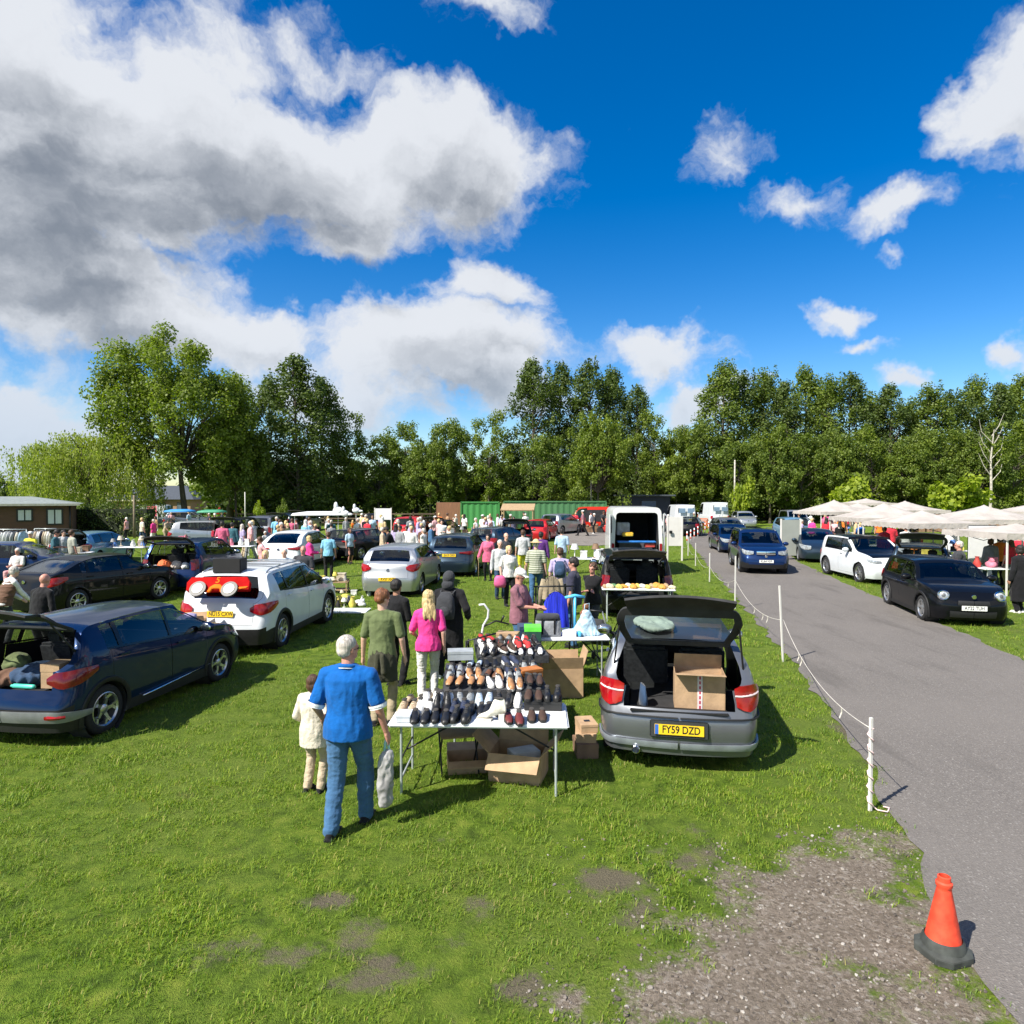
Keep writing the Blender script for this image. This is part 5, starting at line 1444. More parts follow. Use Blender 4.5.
    # eyes and mouth
    b = MB()
    for s in (1, -1): b.ell(hm @ V3((s*.03, .079, .002)), (.013, .009, .008), 8, 6, R3)
    out['eyes'] = b.mesh('eyes'); b = MB(); b.ell(hm @ V3((0, .083, -.056)), (.022, .006, .006), 8, 6, R3); out['mouth'] = b.mesh('mouth')
    out['_j'] = dict(sh=sh, el=el, wr=wr, knee=knee, ank=ank, hm=hm, T=T, Pz=Pz)
    return out
EYE = M('eye_dark', (.02, .015, .012), .3, 0, 0); LIP = M('lips', (.32, .10, .09), .5, 0, 0); WRIST = M('wood_toy', (.4, .3, .2), .6)
TOPN = dict(tee='shirt', long='jumper', coat='coat', vest='vest_top', robe='long_coat'); BOTN = dict(trousers='trousers', shorts='shorts', leggings='leggings', skirt='skirt')
def person(fig, loc, yaw, h, label, skin, topm, botm, shoem, hairc=None, hatm=None, kinds=('tee', 'trousers', 'short'), group=None, face=True):
    """yaw: direction the person faces, degrees, 90 = away from the camera"""
    o = mesh_obj('person', fig['body'], skin); tag(o, label, 'person', group)
    o.location = loc; o.rotation_euler = (0, 0, R(yaw-90)); sc = h/1.75; o.scale = (sc, sc, sc)
    o.material_slots[0].link = 'OBJECT'; o.material_slots[0].material = skin
    def part(nm, key, m):
        if key in fig:
            p = mesh_obj(nm, fig[key], m, o); p.material_slots[0].link = 'OBJECT'; p.material_slots[0].material = m; return p
    part(TOPN[kinds[0]], 'top', topm); part(BOTN.get(kinds[1], 'trousers'), 'bottom', botm); part('shoe', 'shoe0', shoem); part('shoe', 'shoe1', shoem)
    if hairc: part('hood' if kinds[2] == 'hood' else 'hair', 'hair', hairc)
    if hatm: part('hat', 'hat', hatm)
    if face: part('eyes', 'eyes', EYE); part('mouth', 'mouth', LIP)
    return o
WALK = [(.09, .20), (-.10, -.24)]; WALK2 = [(.09, -.22), (-.10, .20)]
FWD = ((.10, .30, 1.10), (-.10, .30, 1.10)); FOLD = ((-.10, .20, 1.16), (.10, .22, 1.13)); 
def dist_head(py, h): return FOC*(CH-h)/(py-HOR)
def hero(px, d, yaw, h, label, skin, topc, botc, shoec='black', hairc=None, hatc=None, vox=.014, dx=0, **k):
    k.setdefault('top', 'tee'); k.setdefault('bottom', 'trousers'); k.setdefault('hair', 'short')
    fg = figure(vox=vox, fingers=vox < .02, **k)
    p = GD(px, d)
    o = person(fg, p, yaw, h, label, skin, CM(topc) if isinstance(topc, str) else topc, CM(botc) if isinstance(botc, str) else botc, CM(shoec), hairc, CM(hatc) if isinstance(hatc, str) else hatc, (k['top'], k['bottom'], k['hair']))
    return o, fg
# man in blue polo shirt, foremost
bm_, bf = hero(347, 5.98, 84, 1.77, 'broad grey-haired man in royal blue polo shirt and jeans carrying a rolled bag', SKINR, 'royal', 'denim', 'black', H_GREY, vox=.009, g=1.17, hair='crop', head=(38, 0), feet=[(.10, .17), (-.10, -.17, .0)],
               hands=((.33, .06, .87), (-.30, .14, .96)), elbow=((.25, -1, -.3), (-.25, -1, -.4)))
def trims(o, fg, g):
    j = fg['_j']; wm = cloth('white_trim', (.75, .76, .78))
    for i in (0, 1):
        a = j['sh'][i].lerp(j['el'][i], .93); d = (j['el'][i]-j['sh'][i]).normalized()
        b = MB(); b.tube([a-d*.010, a+d*.010], .070*g, 20, False); b.tube([a+d*.002, a+d*.028], .0665*g, 20, False); b.build('cuff', wm, o, True)
    b = MB(); T = j['T']; pts = [T((.075*math.cos(t), .068*math.sin(t), 1.472+.02*(-math.sin(t)))) for t in np.linspace(0, 2*PI, 20)]
    b.tube(pts, .020, 8, False); b.build('collar', CM('royal'), o, True)
    b = MB(); pts = [T((.088*math.cos(t), .081*math.sin(t), 1.457+.02*(-math.sin(t)))) for t in np.linspace(0, 2*PI, 20)]; b.tube(pts, .006, 6, False); b.build('collar_piping', wm, o, True)
    b = MB(); hm = j['hm']
    for s in (1, -1): b.tube([hm @ Vector((s*.080, -.03, .008)), hm @ Vector((s*.081, .08, .008)), hm @ Vector((s*.02, .103, .004))], .003, 5)
    b.build('glasses', M('spectacle_frame', (.03, .03, .03), .4), o)
trims(bm_, bf, 1.17)
hero(312, 6.75, 72, 1.20, 'child in cream hooded jacket, beige trousers and black boots beside the man in royal blue', SKINP, 'cream', 'beige', 'black', H_BROWN, vox=.011, top='coat', hair='bob', head=(10, 5), g=1.05, hands=((.26, .10, .98), (-.24, .18, .98)))
# man in olive T-shirt with a jacket tied round his waist
km, kf = hero(382, 8.75, 88, 1.80, 'man in olive T-shirt with dark jacket tied round waist and beige trousers', SKINP, 'olive', 'khaki', 'black', H_GING, vox=.011, head=(45, 12), hands=((.27, .06, .88), (-.27, .05, .86)), g=.97)
def tied(o):
    b = MB(); b.loft([(0, -.02, .74, .17, .13), (0, -.03, .58, .20, .12), (0, -.01, .86, .18, .135), (0, 0, .98, .175, .135), (0, 0, 1.0, .165, .125)][1:2]+[(0, -.02, .74, .19, .14), (0, -.01, .88, .185, .14), (0, 0, .99, .172, .13)], 20)
    b.cap((-.03, -.15, .93), (-.05, -.17, .70), .028, .030, 8); b.cap((-.05, -.17, .70), (.02, -.17, .62), .03, .024, 8); b.cap((.03, -.15, .93), (.05, -.17, .72), .026, .026, 8)
    mesh_obj('tied_jacket', remesh(b, .011, 2, (.016, 9, (1, 1, .5))), CM('dkolive'), o)
tied(km)
hero(396, 10.6, 60, 1.70, 'dark clothed person half hidden behind the man in the olive T-shirt', SKINT, 'black', 'black', 'black', H_DARK, vox=.014, top='long', hands=((.12, .28, 1.05), None))
hero(428, 9.6, 95, 1.66, 'woman with long blonde hair in bright pink T-shirt and white trousers', SKINP, 'pink', 'offwhite', 'white', H_BLOND, vox=.011, sex='f', hair='long', head=(-8, 8), hands=((.24, .0, .88), (-.20, .22, 1.02)), g=1.0, feet=[(.07, .05), (-.10, -.08)])
ob, fb = hero(449, 11.2, 80, 1.74, 'person in a loose black hooded coat carrying a black rucksack on the back', SKINT, 'black', 'black', 'white', CM('charcoal'), vox=.013, top='robe', hair='hood', head=(10, 10), g=1.12, feet=WALK, hands=((.30, .1, 1.0), (-.25, .25, 1.1)))
def rucksack(o, z=1.2, mat=None, s=1.0, name='rucksack', label='black rucksack on the back of the black hooded person'):
    """worn thing stays an object of its own"""
    e = empty(name, o.matrix_basis @ Vector((0, -.18, z-.22)), o.rotation_euler.z, label, 'bag'); b = MB(); b.loft([(0, -.05, 0, .14*s, .08*s, 3), (0, -.06, .15, .16*s, .10*s, 3), (0, -.05, .34*s, .14*s, .09*s, 3), (0, -.02, .44*s, .08*s, .05*s)], 16)
    b.build('bag_body', mat or CM('charcoal'), e, True, 0); b = MB(); b.ell((0, -.15*s, .13), (.10, .035, .09)); b.build('pocket', mat or CM('charcoal'), e, True)
    for sd in (1, -1): b = MB(); b.tube([(sd*.10, .0, .40*s), (sd*.12, .10, .45*s), (sd*.13, .16, .30), (sd*.12, .06, .05)], .014, 6); b.build('strap', mat or CM('black'), e, True)
rucksack(ob, 1.22, CM('charcoal'))
hero(519, 11.4, -25, 1.78, 'man in white cap and mauve T-shirt checking something in his hands by the shoe tables', SKINR, 'mauve', 'denim', 'black', H_GREY, 'offwhite', vox=.011, hat='cap', head=(5, 25), hands=((.05, .34, 1.12), (-.08, .34, 1.12)), g=1.08, hair='crop')
nv, nf = hero(574, 13.3, 165, 1.80, 'dark-haired man in navy T-shirt with pale sleeve stripe, seen side on', SKINR, 'navy', 'denim', 'black', H_DARK, vox=.012, head=(-5, 8), g=1.1, hands=(None, (-.24, .08, .85)))
def stripe(o, fg):
    j = fg['_j']; b = MB(); a, e = j['sh'][0], j['el'][0]; b.cap(a+Vector((.045, -.01, .03)), a.lerp(e, .8)+Vector((.052, 0, 0)), .022, .022, 8); b.build('sleeve_stripe', CM('ltgrey'), o, True)
stripe(nv, nf)
cw, cf = hero(593, 13.9, -125, 1.62, 'curly brown-haired woman in black top with pale print, arms folded', SKINR, 'black', 'charcoal', 'black', H_BROWN, vox=.012, sex='f', top='tee', hair='curly', hands=FOLD, g=1.08)
b = MB(); b.ell((0, .118, 1.27), (.075, .02, .06)); b.build('shirt_print', CM('ltgrey'), cw, True)
bp, bpf = hero(560, 16.6, 86, 1.74, 'person in pale blue shirt and black trousers wearing a small dark rucksack', SKINP, 'lav', 'black', 'black', H_BROWN, vox=.014, top='tee', head=(-10, 5))
rucksack(bp, 1.25, CM('dkdenim'), .9, label='small dark blue rucksack on the person in the pale blue shirt')
hero(562, 25.5, 88, 1.78, 'man in light blue T-shirt walking away beyond the rucksack wearer', SKINP, 'ltblue', 'grey', 'black', H_DARK, vox=.02, feet=WALK)
STR = None
def striped(name, ca, cb, sc):
    m, t, out = newmat(name); s = t.n('ShaderNodeSeparateXYZ'); t.put(s.inputs[0], t.n('ShaderNodeTexCoord').outputs['Object'])
    f = t.m('GREATER_THAN', t.m('FRACT', t.m('MULTIPLY', s.outputs[2], sc)), .5); b = principled(t, t.mix(f, ca, cb), .85); t.put(out.inputs[0], b.outputs[0]); return m
hero(536, 18.6, 82, 1.80, 'man in green and cream striped T-shirt and straw hat with purple crown', SKINP, striped('cloth_striped', (.16, .19, .12), (.48, .48, .40), 17), 'denim', 'white', H_GREY, 'straw', vox=.014, hat='brim', hair='crop', feet=WALK, g=1.08)
wt_, wf = hero(509, 18.3, -72, 1.66, 'woman in white T-shirt and open rose cardigan holding a pink bag', SKINP, 'offwhite', 'black', 'black', H_BLOND, vox=.014, sex='f', hair='bob', g=1.05, hands=((.26, .06, .9), (-.22, .1, .95)))
hero(500, 19.6, -80, 1.74, 'grey-haired man in white shirt and grey jacket beside the woman with the pink bag', SKINP, 'ltgrey', 'dkdenim', 'black', H_GREY, vox=.016, top='long', hair='crop')
hero(523, 24.5, 92, 1.78, 'man in pale grey T-shirt and yellow shorts standing with his back turned', SKINP, 'ltgrey', 'yellow', 'white', H_BROWN, vox=.018, bottom='shorts')
hero(541, 23.2, 80, 1.78, 'man in black clothes beyond the straw-hatted man', SKINT, 'purple', 'black', 'black', H_DARK, vox=.018, top='long')
hero(506, 22.6, -60, 1.78, 'bald man in dark jacket behind the strolling couple', SKINP, 'charcoal', 'black', 'black', None, vox=.018, top='long', hair='bald')
hero(488, 23.8, -100, 1.66, 'dark-haired woman in red and pink top with black leggings and a walking stick', SKINP, 'rose', 'black', 'black', H_DARK, vox=.016, sex='f', hair='bob', bottom='leggings', top='coat', hands=((.34, .1, .9), None))
hero(583, 50, 175, 1.95, 'man in dark red top and black trousers striding across the tarmac yard', SKINP, 'mauve', 'black', 'black', H_DARK, vox=.022, feet=[(.08, .36), (-.08, -.36)], hat='cap', hatc='offwhite')
hero(309, 23.5, 20, 1.62, 'woman in bright pink hooded top holding out something in both hands', SKINP, 'pink', 'black', 'black', H_BLOND, vox=.016, sex='f', top='coat', bottom='leggings', hair='bob', hands=FWD)
hero(328, 24.5, 100, 1.70, 'person in pale blue top and black trousers by the bric-a-brac display', SKINR, 'sky', 'black', 'black', H_BROWN, vox=.016, top='tee', head=(0, 15))
hero(265, 17.4, -95, 1.60, 'blonde woman in black top behind the white roof-barred crossover, left of three', SKINP, 'black', 'black', 'black', H_BLOND, vox=.016, sex='f', hair='bob')
hero(284, 17.4, -85, 1.66, 'white-haired man in pale striped shirt behind the roof-barred crossover, middle of three', SKINP, striped('cloth_pale_stripe', (.42, .52, .62), (.60, .66, .70), 14), 'dkdenim', 'black', H_WHITE, vox=.016, hair='crop')
hero(303, 17.8, -90, 1.70, 'bald man in black T-shirt behind the roof-barred crossover, right of three', SKINR, 'charcoal', 'black', 'black', None, vox=.016, hair='bald', g=1.2, hands=((.2, .25, 1.0), (-.2, .25, 1.0)))
hero(263, 22.5, -150, 1.66, 'person in pale pink top with hand on hip by the white coupe crossover', SKINR, 'ltpink', 'black', 'black', H_BROWN, vox=.018, lean=10, hands=(None, (-.25, .05, 1.0)))
bv, _ = hero(2, 13.6, 60, 1.60, 'person in brown padded gilet over white sleeves at the left edge', SKINP, 'offwhite', 'charcoal', 'black', H_GREY, vox=.014, top='long', lean=18, hands=((.1, .45, .95), (-.15, .4, .95)))
b = MB(); b.loft([(0, .0, .86, .215, .165), (0, .02, 1.05, .20, .155), (0, .10, 1.25, .215, .16), (0, .15, 1.38, .19, .14), (0, .17, 1.42, .12, .10)], 20); mesh_obj('gilet', remesh(b, .014, 2, (.02, 10, (.2, .2, 2))), CM('brown'), bv)
hero(36, 11.7, 75, 1.66, 'bald person in black coat at the back of the glossy black hatchback', SKINR, 'black', 'black', 'black', None, vox=.014, top='long', hair='bald', lean=12)
hero(30, 25.6, -80, 1.66, 'woman in bright yellow jacket and pale hat before the clothes rails', SKINP, 'yellow', 'denim', 'black', H_GREY, 'offwhite', vox=.018, sex='f', top='coat', hat='cap', hands=FWD)
hero(53, 25.0, 20, 1.76, 'man in dark grey T-shirt and pale shorts at the small white table', SKINR, 'teal', 'ltgrey', 'black', H_DARK, vox=.018, bottom='shorts', lean=8, head=(0, 20), hands=FWD)
hero(63, 26.0, -30, 1.70, 'person in pale patterned top between the man in grey and the one in green', SKINP, 'ltgrey', 'beige', 'black', H_DARK, vox=.018, top='long')
hero(71, 25.2, 60, 1.74, 'man in sage green shirt and beige shorts beside the light blue hatchback', SKINR, 'stripe', 'beige', 'black', H_BROWN, vox=.018, bottom='shorts')
hero(17, 22.5, -90, 1.64, 'red-faced person in pale clothes sitting low before the yellow jacket', SKINR, 'offwhite', 'ltpink', 'black', H_GREY, vox=.018, sit=.45, feet=[(.12, .42), (-.12, .42)], hands=((.12, .30, .72), (-.12, .30, .72)))
hero(960, 18.2, 150, 1.80, 'balding man in dark jacket standing with his back half turned beyond the right-hand cars', SKINR, 'charcoal', 'black', 'black', H_GREY, vox=.014, top='coat', hair='crop', hands=FWD, g=1.12)
hero(1021, 17.2, 110, 1.76, 'person in long black coat and pale shoes at the right edge', SKINT, 'black', 'black', 'offwhite', H_DARK, vox=.014, top='robe', hair='bob', g=1.05)
hero(1001, 22.5, 80, 1.72, 'person in orange T-shirt under the rightmost canopy', SKINP, 'orange', 'black', 'black', H_DARK, vox=.016, sex='f', hair='bob')
hero(222, 29.5, 100, 1.90, 'tall man in red and purple top and black trousers by the open-backed off-roader', SKINR, 'rose', 'black', 'black', H_DARK, vox=.018)
hero(232, 31, 90, 1.80, 'man in dark teal top standing left of the open-backed off-roader', SKINR, 'teal', 'black', 'black', H_DARK, vox=.018, top='long')
# ---- the crowd further away: a dozen builds, each copy with its own clothes
PROT = []
for k, kw in enumerate([dict(feet=WALK), dict(feet=WALK2, top='long'), dict(hands=FWD, head=(0, 20)), dict(sex='f', hair='long'), dict(sex='f', bottom='skirt', hair='bob'), dict(bottom='shorts', feet=WALK), dict(lean=22, hands=((.1, .4, .9), (-.1, .4, .9)), head=(0, 20)),
                        dict(g=1.15, bottom='shorts'), dict(top='coat', sex='f', hair='bob', feet=WALK2), dict(top='vest', sex='f', hair='short', bottom='leggings'), dict(hat='cap', g=1.1), dict(hands=FOLD, top='tee', g=1.1)]):
    kw.setdefault('top', 'tee'); kw.setdefault('bottom', 'trousers'); kw.setdefault('hair', 'short')
    PROT.append((figure(vox=.026, fingers=False, **kw), kw))
cols_t = ['white', 'white', 'offwhite', 'offwhite', 'ltblue', 'ltpink', 'rose', 'red', 'black', 'charcoal', 'navy', 'grey', 'ltgrey', 'beige', 'cream', 'lav', 'royal', 'teal', 'pink', 'olive', 'brown', 'orange', 'sky', 'straw', 'tan', 'ltpink', 'denim']
CN = dict(offwhite='off-white', ltblue='light blue', ltpink='pale pink', ltgrey='light grey', lav='lavender', royal='royal blue', sky='sky blue', charcoal='charcoal', straw='straw yellow', denim='denim blue', dkdenim='dark denim', khaki='khaki', dkolive='dark olive')
cols_b = ['black', 'dkdenim', 'denim', 'charcoal', 'beige', 'khaki', 'grey', 'white', 'black', 'navy']
used_lab = {}
def crowd(n, px0, px1, d0, d1, where, seed, group, bias=None):
    q = random.Random(seed); pts = []
    for _ in range(n*40):
        if len(pts) >= n: break
        d = q.uniform(d0, d1); px = q.uniform(px0, px1); p = GD(px, d)
        if all((p-r[0]).length > .55 for r in pts) and all(not (abs(p.x-c[0]) < c[2] and abs(p.y-c[1]) < c[3]) for c in BLOCK): pts.append((p, px))
    pts.sort(key=lambda t: t[1])
    for i, (p, px) in enumerate(pts):
        fg, kw = PROT[q.randrange(len(PROT))]; ct = q.choice(bias or cols_t); cb = q.choice(cols_b)
        sk = q.choice([SKIN, SKINP, SKINR, SKINT]); hr = q.choice([H_GREY, H_BROWN, H_DARK, H_BLOND, H_WHITE])
        what = {'tee': 'top', 'long': 'long-sleeved top', 'coat': 'jacket', 'vest': 'sleeveless top'}[kw['top']]
        bt = {'trousers': 'trousers', 'shorts': 'shorts', 'skirt': 'skirt', 'leggings': 'leggings'}[kw['bottom']]
        lab = 'person in %s %s, %s from left %s' % (CN.get(ct, ct), what, ord_[i] if i < len(ord_) else 'one', where)
        person(fg, p, q.uniform(0, 360), q.uniform(1.58, 1.84) if q.random() > .08 else 1.3, lab, sk, CM(ct), CM(cb), CM(q.choice(['black', 'white', 'brown'])), hr, CM(q.choice(['white', 'beige', 'navy'])) if kw.get('hat') else None, (kw['top'], kw['bottom'], kw['hair']), group, face=False)
BLOCK = []
for nm, (e, c) in CARS.items():
    m = e.matrix_basis @ Vector((c.L/2, 0, 0)); a = e.rotation_euler.z
    hx = abs(math.cos(a))*c.L/2+abs(math.sin(a))*c.W/2+.15; hy = abs(math.sin(a))*c.L/2+abs(math.cos(a))*c.W/2+.15
    BLOCK.append((m.x, m.y, hx, hy))
crowd(26, 378, 450, 27, 50, 'in crowd by the timber hut', 11, 'visitors in the crowd before the timber hut')
crowd(22, 452, 528, 36, 56, 'before the green container', 12, 'visitors before the green container', ['white', 'offwhite', 'white', 'ltgrey', 'lav', 'cream', 'ltblue', 'black', 'ltpink', 'offwhite'])
crowd(22, 296, 378, 28, 48, 'under the dark trees', 13, 'visitors under the dark trees')
crowd(14, 236, 300, 30, 44, 'around the open-backed vehicles', 14, 'visitors around the open-backed vehicles')
crowd(14, 118, 222, 36, 56, 'in the far left rows', 15, 'visitors in the far left rows')
crowd(26, 798, 890, 33, 55, 'under the left-hand canopies', 16, 'visitors under the left-hand canopies', ['rose', 'red', 'pink', 'ltpink', 'white', 'royal', 'lav', 'black', 'charcoal', 'brown', 'orange', 'ltpink', 'straw'])
crowd(16, 868, 1020, 20.5, 32, 'under the right-hand canopies', 17, 'visitors under the right-hand canopies', ['charcoal', 'black', 'ltpink', 'brown', 'white', 'red', 'navy', 'grey', 'lav'])
crowd(9, 560, 612, 52, 60, 'by the red van', 18, 'visitors by the red van', ['white', 'black', 'red', 'offwhite', 'charcoal'])
crowd(5, 655, 705, 46, 58, 'near the white vans', 19, 'visitors near the white vans')
# ------------------------------------------------------------ goods, tables and things
CARD = M('cardboard', (.42, .28, .165), .9, 0, .14, 7, .004, 40); CARDD = M('cardboard_inside', (.30, .195, .11), .9, 0, .12, 7)
WPL = M('white_plastic', (.74, .75, .76), .4, 0, .04, 5); WHITEP = M('white_paint', (.66, .64, .60), .55, 0, .05, 3); STEEL = M('painted_steel', (.42, .46, .46), .4, .3, .1, 9)
BLKM = M('black_metal', (.02, .02, .02), .45, .3, .1, 9); WOODM = M('raw_wood', (.36, .25, .14), .8, 0, .3, 6, .004, 20, stretch=(1, 8, 8))
def folding_table(loc, rz, L, D, label, h=.74, cx=True, group=None):
    e = empty('folding_table', loc, rz, label, 'table', group)
    b = MB(); b.box((0, 0, h-.02), (L, D, .04)); b.build('tabletop', WPL, e, 40, .018)
    for sx in (1, -1):
        b = MB(); x = sx*(L/2-.13)
        for sy in (1, -1): b.tube([(x, sy*(D/2-.07), 0), (x, sy*(D/2-.07), h-.05)], .0135, 8)
        b.tube([(x, -D/2+.07, .16), (x, D/2-.07, .16)], .011, 8); b.tube([(x, -D/2+.07, h-.06), (x, D/2-.07, h-.06)], .011, 8)
        b.build('leg_frame', STEEL, e, 60)
        b = MB(); b.tube([(x, 0, .34), (sx*.16, 0, h-.05)], .010, 8); b.tube([(x, -D/2+.07, .36), (x, D/2-.07, .36)], .009, 8); b.build('brace', BLKM, e, 60)
    return e
def open_box(name, loc, rz, w, d, h, label, flaps=(1, 1, 1, 1), fa=35, group=None, mat=None, cat='box', zofs=0):
    e = empty(name, loc, rz, label, cat, group); t = .006; m = mat or CARD
    b = MB(); b.box((0, 0, t/2), (w, d, t))
    b.box((0, -d/2, h/2), (w, t, h)); b.box((0, d/2, h/2), (w, t, h)); b.box((-w/2, 0, h/2), (t, d-t, h)); b.box((w/2, 0, h/2), (t, d-t, h)); b.build('carton', m, e, None)
    for i, (x, y, ww, ax) in enumerate(((0, -d/2, w, 'X'), (0, d/2, w, 'X'), (-w/2, 0, d, 'Y'), (w/2, 0, d, 'Y'))):
        if not flaps[i]: continue
        s = -1 if i in (0, 2) else 1; f = (d if i < 2 else w)*.46; an = R(fa*flaps[i]); b = MB()
        if i < 2:
            dy = s*math.sin(an)*f; dz = math.cos(an)*f; b.add([(-w/2, y, h), (w/2, y, h), (w/2*.98, y+dy, h+dz), (-w/2*.98, y+dy, h+dz)], [(0, 1, 2, 3)])
        else:
            dx = s*math.sin(an)*f; dz = math.cos(an)*f; b.add([(x, -d/2, h), (x, d/2, h), (x+dx, d/2*.98, h+dz), (x+dx, -d/2*.98, h+dz)], [(0, 1, 2, 3)])
        me = b.mesh('flap'); me = thicken(me, .005); me.materials.append(m); mesh_obj('flap', me, None, e)
    return e
def closed_box(name, loc, rz, w, d, h, label, mat, lid=None, group=None, cat='box'):
    e = empty(name, loc, rz, label, cat, group); b = MB(); b.box((0, 0, h*.39), (w, d, h*.78)); b.build('box_base', mat, e, None, .003)
    b = MB(); b.box((0, 0, h*.84), (w+.008, d+.008, h*.32)); b.build('lid', lid or mat, e, None, .003); return e
# ---- shoes
def shoe_meshes(kind, seed=0):
    """toe toward +Y, 0.29 long"""
    n = 15; V = []; F = []; m = 12
    prof = {'trainer': [(0, .03), (.06, .062), (.2, .078), (.40, .085), (.55, .115), (.75, .125), (.93, .115), (1, .085)], 'loafer': [(0, .02), (.08, .045), (.25, .06), (.42, .068), (.55, .085), (.75, .088), (.93, .088), (1, .07)],
            'boot': [(0, .03), (.06, .06), (.2, .08), (.38, .10), (.5, .17), (.7, .21), (.93, .21), (1, .18)], 'heel': [(0, .025), (.08, .045), (.3, .075), (.45, .11), (.55, .19), (.75, .22), (.95, .22), (1, .17)]}[kind]
    z0f = (lambda u: .0) if kind != 'heel' else (lambda u: max(0, (u-.35))*.10)
    for i in range(n):
        u = i/(n-1); L = .29; y = L/2-L*u; w = .052*(max(.02, math.sin(PI*min(1, (u+.06)*.95)))**.5)*(1-.16*u) if u < .98 else .022
        w *= (1-.14*math.exp(-((u-.55)/.2)**2)); hz = pchip(prof, u); zb = .018+z0f(u)
        for k in range(m):
            a = 2*PI*k/m; c, s = math.cos(a), math.sin(a); zz = zb+(hz-zb)*(.5+.5*s); ww = w*(1-.38*max(0, s)**1.5)
            V.append((ww*math.copysign(abs(c)**.75, c), y, zz))
    for i in range(n-1):
        for k in range(m): F.append((i*m+k, i*m+(k+1) % m, (i+1)*m+(k+1) % m, (i+1)*m+k))
    F.append(tuple(range(m-1, -1, -1))); F.append(tuple(range((n-1)*m, n*m)))
    up = bpy.data.meshes.new('upper'); up.from_pydata(V, [], F); smooth_mesh(up, 70)
    b = MB(); pts = []
    for i in range(24):
        a = 2*PI*i/24; u = .5-.5*math.cos(a) if a < PI else .5+.5*math.cos(a-PI)
        y = math.cos(a)*.149; uu = .5-y/.298; w = .055*(max(.0, math.sin(PI*min(1, (uu+.05)*.955)))**.5)*(1-.15*uu)
        pts.append((w*(1 if a < PI else -1)*(abs(math.sin(a))**.15 if abs(math.sin(a)) > 1e-6 else 0), y))
    for (z0, z1) in (((0, .026),) if kind != 'heel' else ((0, .0),)):
        if z1: b.add([(x, y, z0) for x, y in pts]+[(x*1.0, y, z1) for x, y in pts], [tuple(range(23, -1, -1)), tuple(range(24, 48))]+[(i, (i+1) % 24, 24+(i+1) % 24, 24+i) for i in range(24)])
    if kind == 'heel': b.box((0, -.105, .035), (.05, .055, .07)); b.box((0, .07, .010), (.085, .15, .016))
    if kind == 'loafer': b.box((0, -.10, .012), (.075, .08, .028))
    so = b.mesh('sole'); smooth_mesh(so, 40)
    b = MB(); zt = {'trainer': .122, 'loafer': .086, 'boot': .209, 'heel': .219}[kind]; b.ell((0, -.075, zt), (.030, .050, .010), 14, 6); op = b.mesh('opening')
    b = MB()
    if kind in ('trainer', 'boot'):
        for k in range(4): y = .035-k*.020; z = pchip(prof, .5-y/.29)+.003; b.tube([(-.016, y, z-.006), (0, y, z), (.016, y, z-.006)], .0022, 5)
    la = b.mesh('laces') if b.v else None
    return up, so, op, la
SHOE = {k: shoe_meshes(k) for k in ('trainer', 'loafer', 'boot', 'heel')}
SC = {k: M('shoe_'+k, c, .45 if k in ('black', 'oxblood', 'brown', 'tan') else .75, 0, .15, 30) for k, c in dict(black=(.012, .012, .013), white=(.74, .74, .73), cream=(.66, .63, .55), oxblood=(.13, .025, .022), brown=(.12, .055, .028), tan=(.40, .20, .085), grey=(.27, .29, .30), ltblue=(.50, .60, .70), navy=(.02, .03, .07), pink=(.70, .10, .22), beige=(.50, .38, .25), mint=(.42, .68, .58), dkbrown=(.055, .028, .018), red=(.45, .03, .03)).items()}
SOLEW = M('sole_white', (.70, .70, .68), .6, 0, .1, 20); SOLEB = M('sole_black', (.015, .015, .015), .7, 0, .1, 20); OPENM = M('shoe_lining', (.05, .045, .04), .9, 0, .3, 20); LACEM = M('laces_grey', (.10, .10, .10), .8, 0, 0)
def shoe(kind, col, loc, rz, label, group, tilt=(0, 0), s=1.0):
    up, so, op, la = SHOE[kind]
    o = mesh_obj('shoe', up, SC[col]); tag(o, label, 'shoe', group); o.location = loc; o.rotation_euler = (tilt[0], tilt[1], rz); o.scale = (s, s, s)
    o.material_slots[0].link = 'OBJECT'; o.material_slots[0].material = SC[col]
    for nm, me, m in (('sole', so, SOLEW if (kind == 'trainer' and col not in ('black',)) else SOLEB), ('opening', op, OPENM), ('laces', la, LACEM if col != 'white' else SC['grey'])):
        if me is None or not me.polygons: continue
        c = mesh_obj(nm, me, m, o); c.material_slots[0].link = 'OBJECT'; c.material_slots[0].material = SC[col] if kind == 'heel' and nm == 'sole' else m
    return o
KN = dict(trainer='trainer', loafer='leather shoe', boot='ankle boot', heel='heeled boot'); CNm = dict(ltblue='light blue', dkbrown='dark brown', oxblood='oxblood', mint='mint green', navy='navy')
def pair_row(e, items, x0, x1, y, z, row, tbl, group, rz=PI, jit=.12, seed=0):
    """items: (kind, colour) pairs laid from left to right along one row of a table"""
    q = random.Random(seed); n = len(items)
    for i, (k, c) in enumerate(items):
        cx = x0+(x1-x0)*(i+.5)/n; side = 0
        for s, w in ((-1, 'left'), (1, 'right')):
            L = e.matrix_basis @ Vector((cx+s*.055, y+q.uniform(-.02, .02), z))
            lab = '%s %s, %s of the %s pair from left, %s row, %s' % (CNm.get(c, c), KN[k], w, ord_[i], row, tbl)
            shoe(k, c, L, e.rotation_euler.z+rz+q.uniform(-jit, jit), lab, group, s=q.uniform(.92, 1.02))
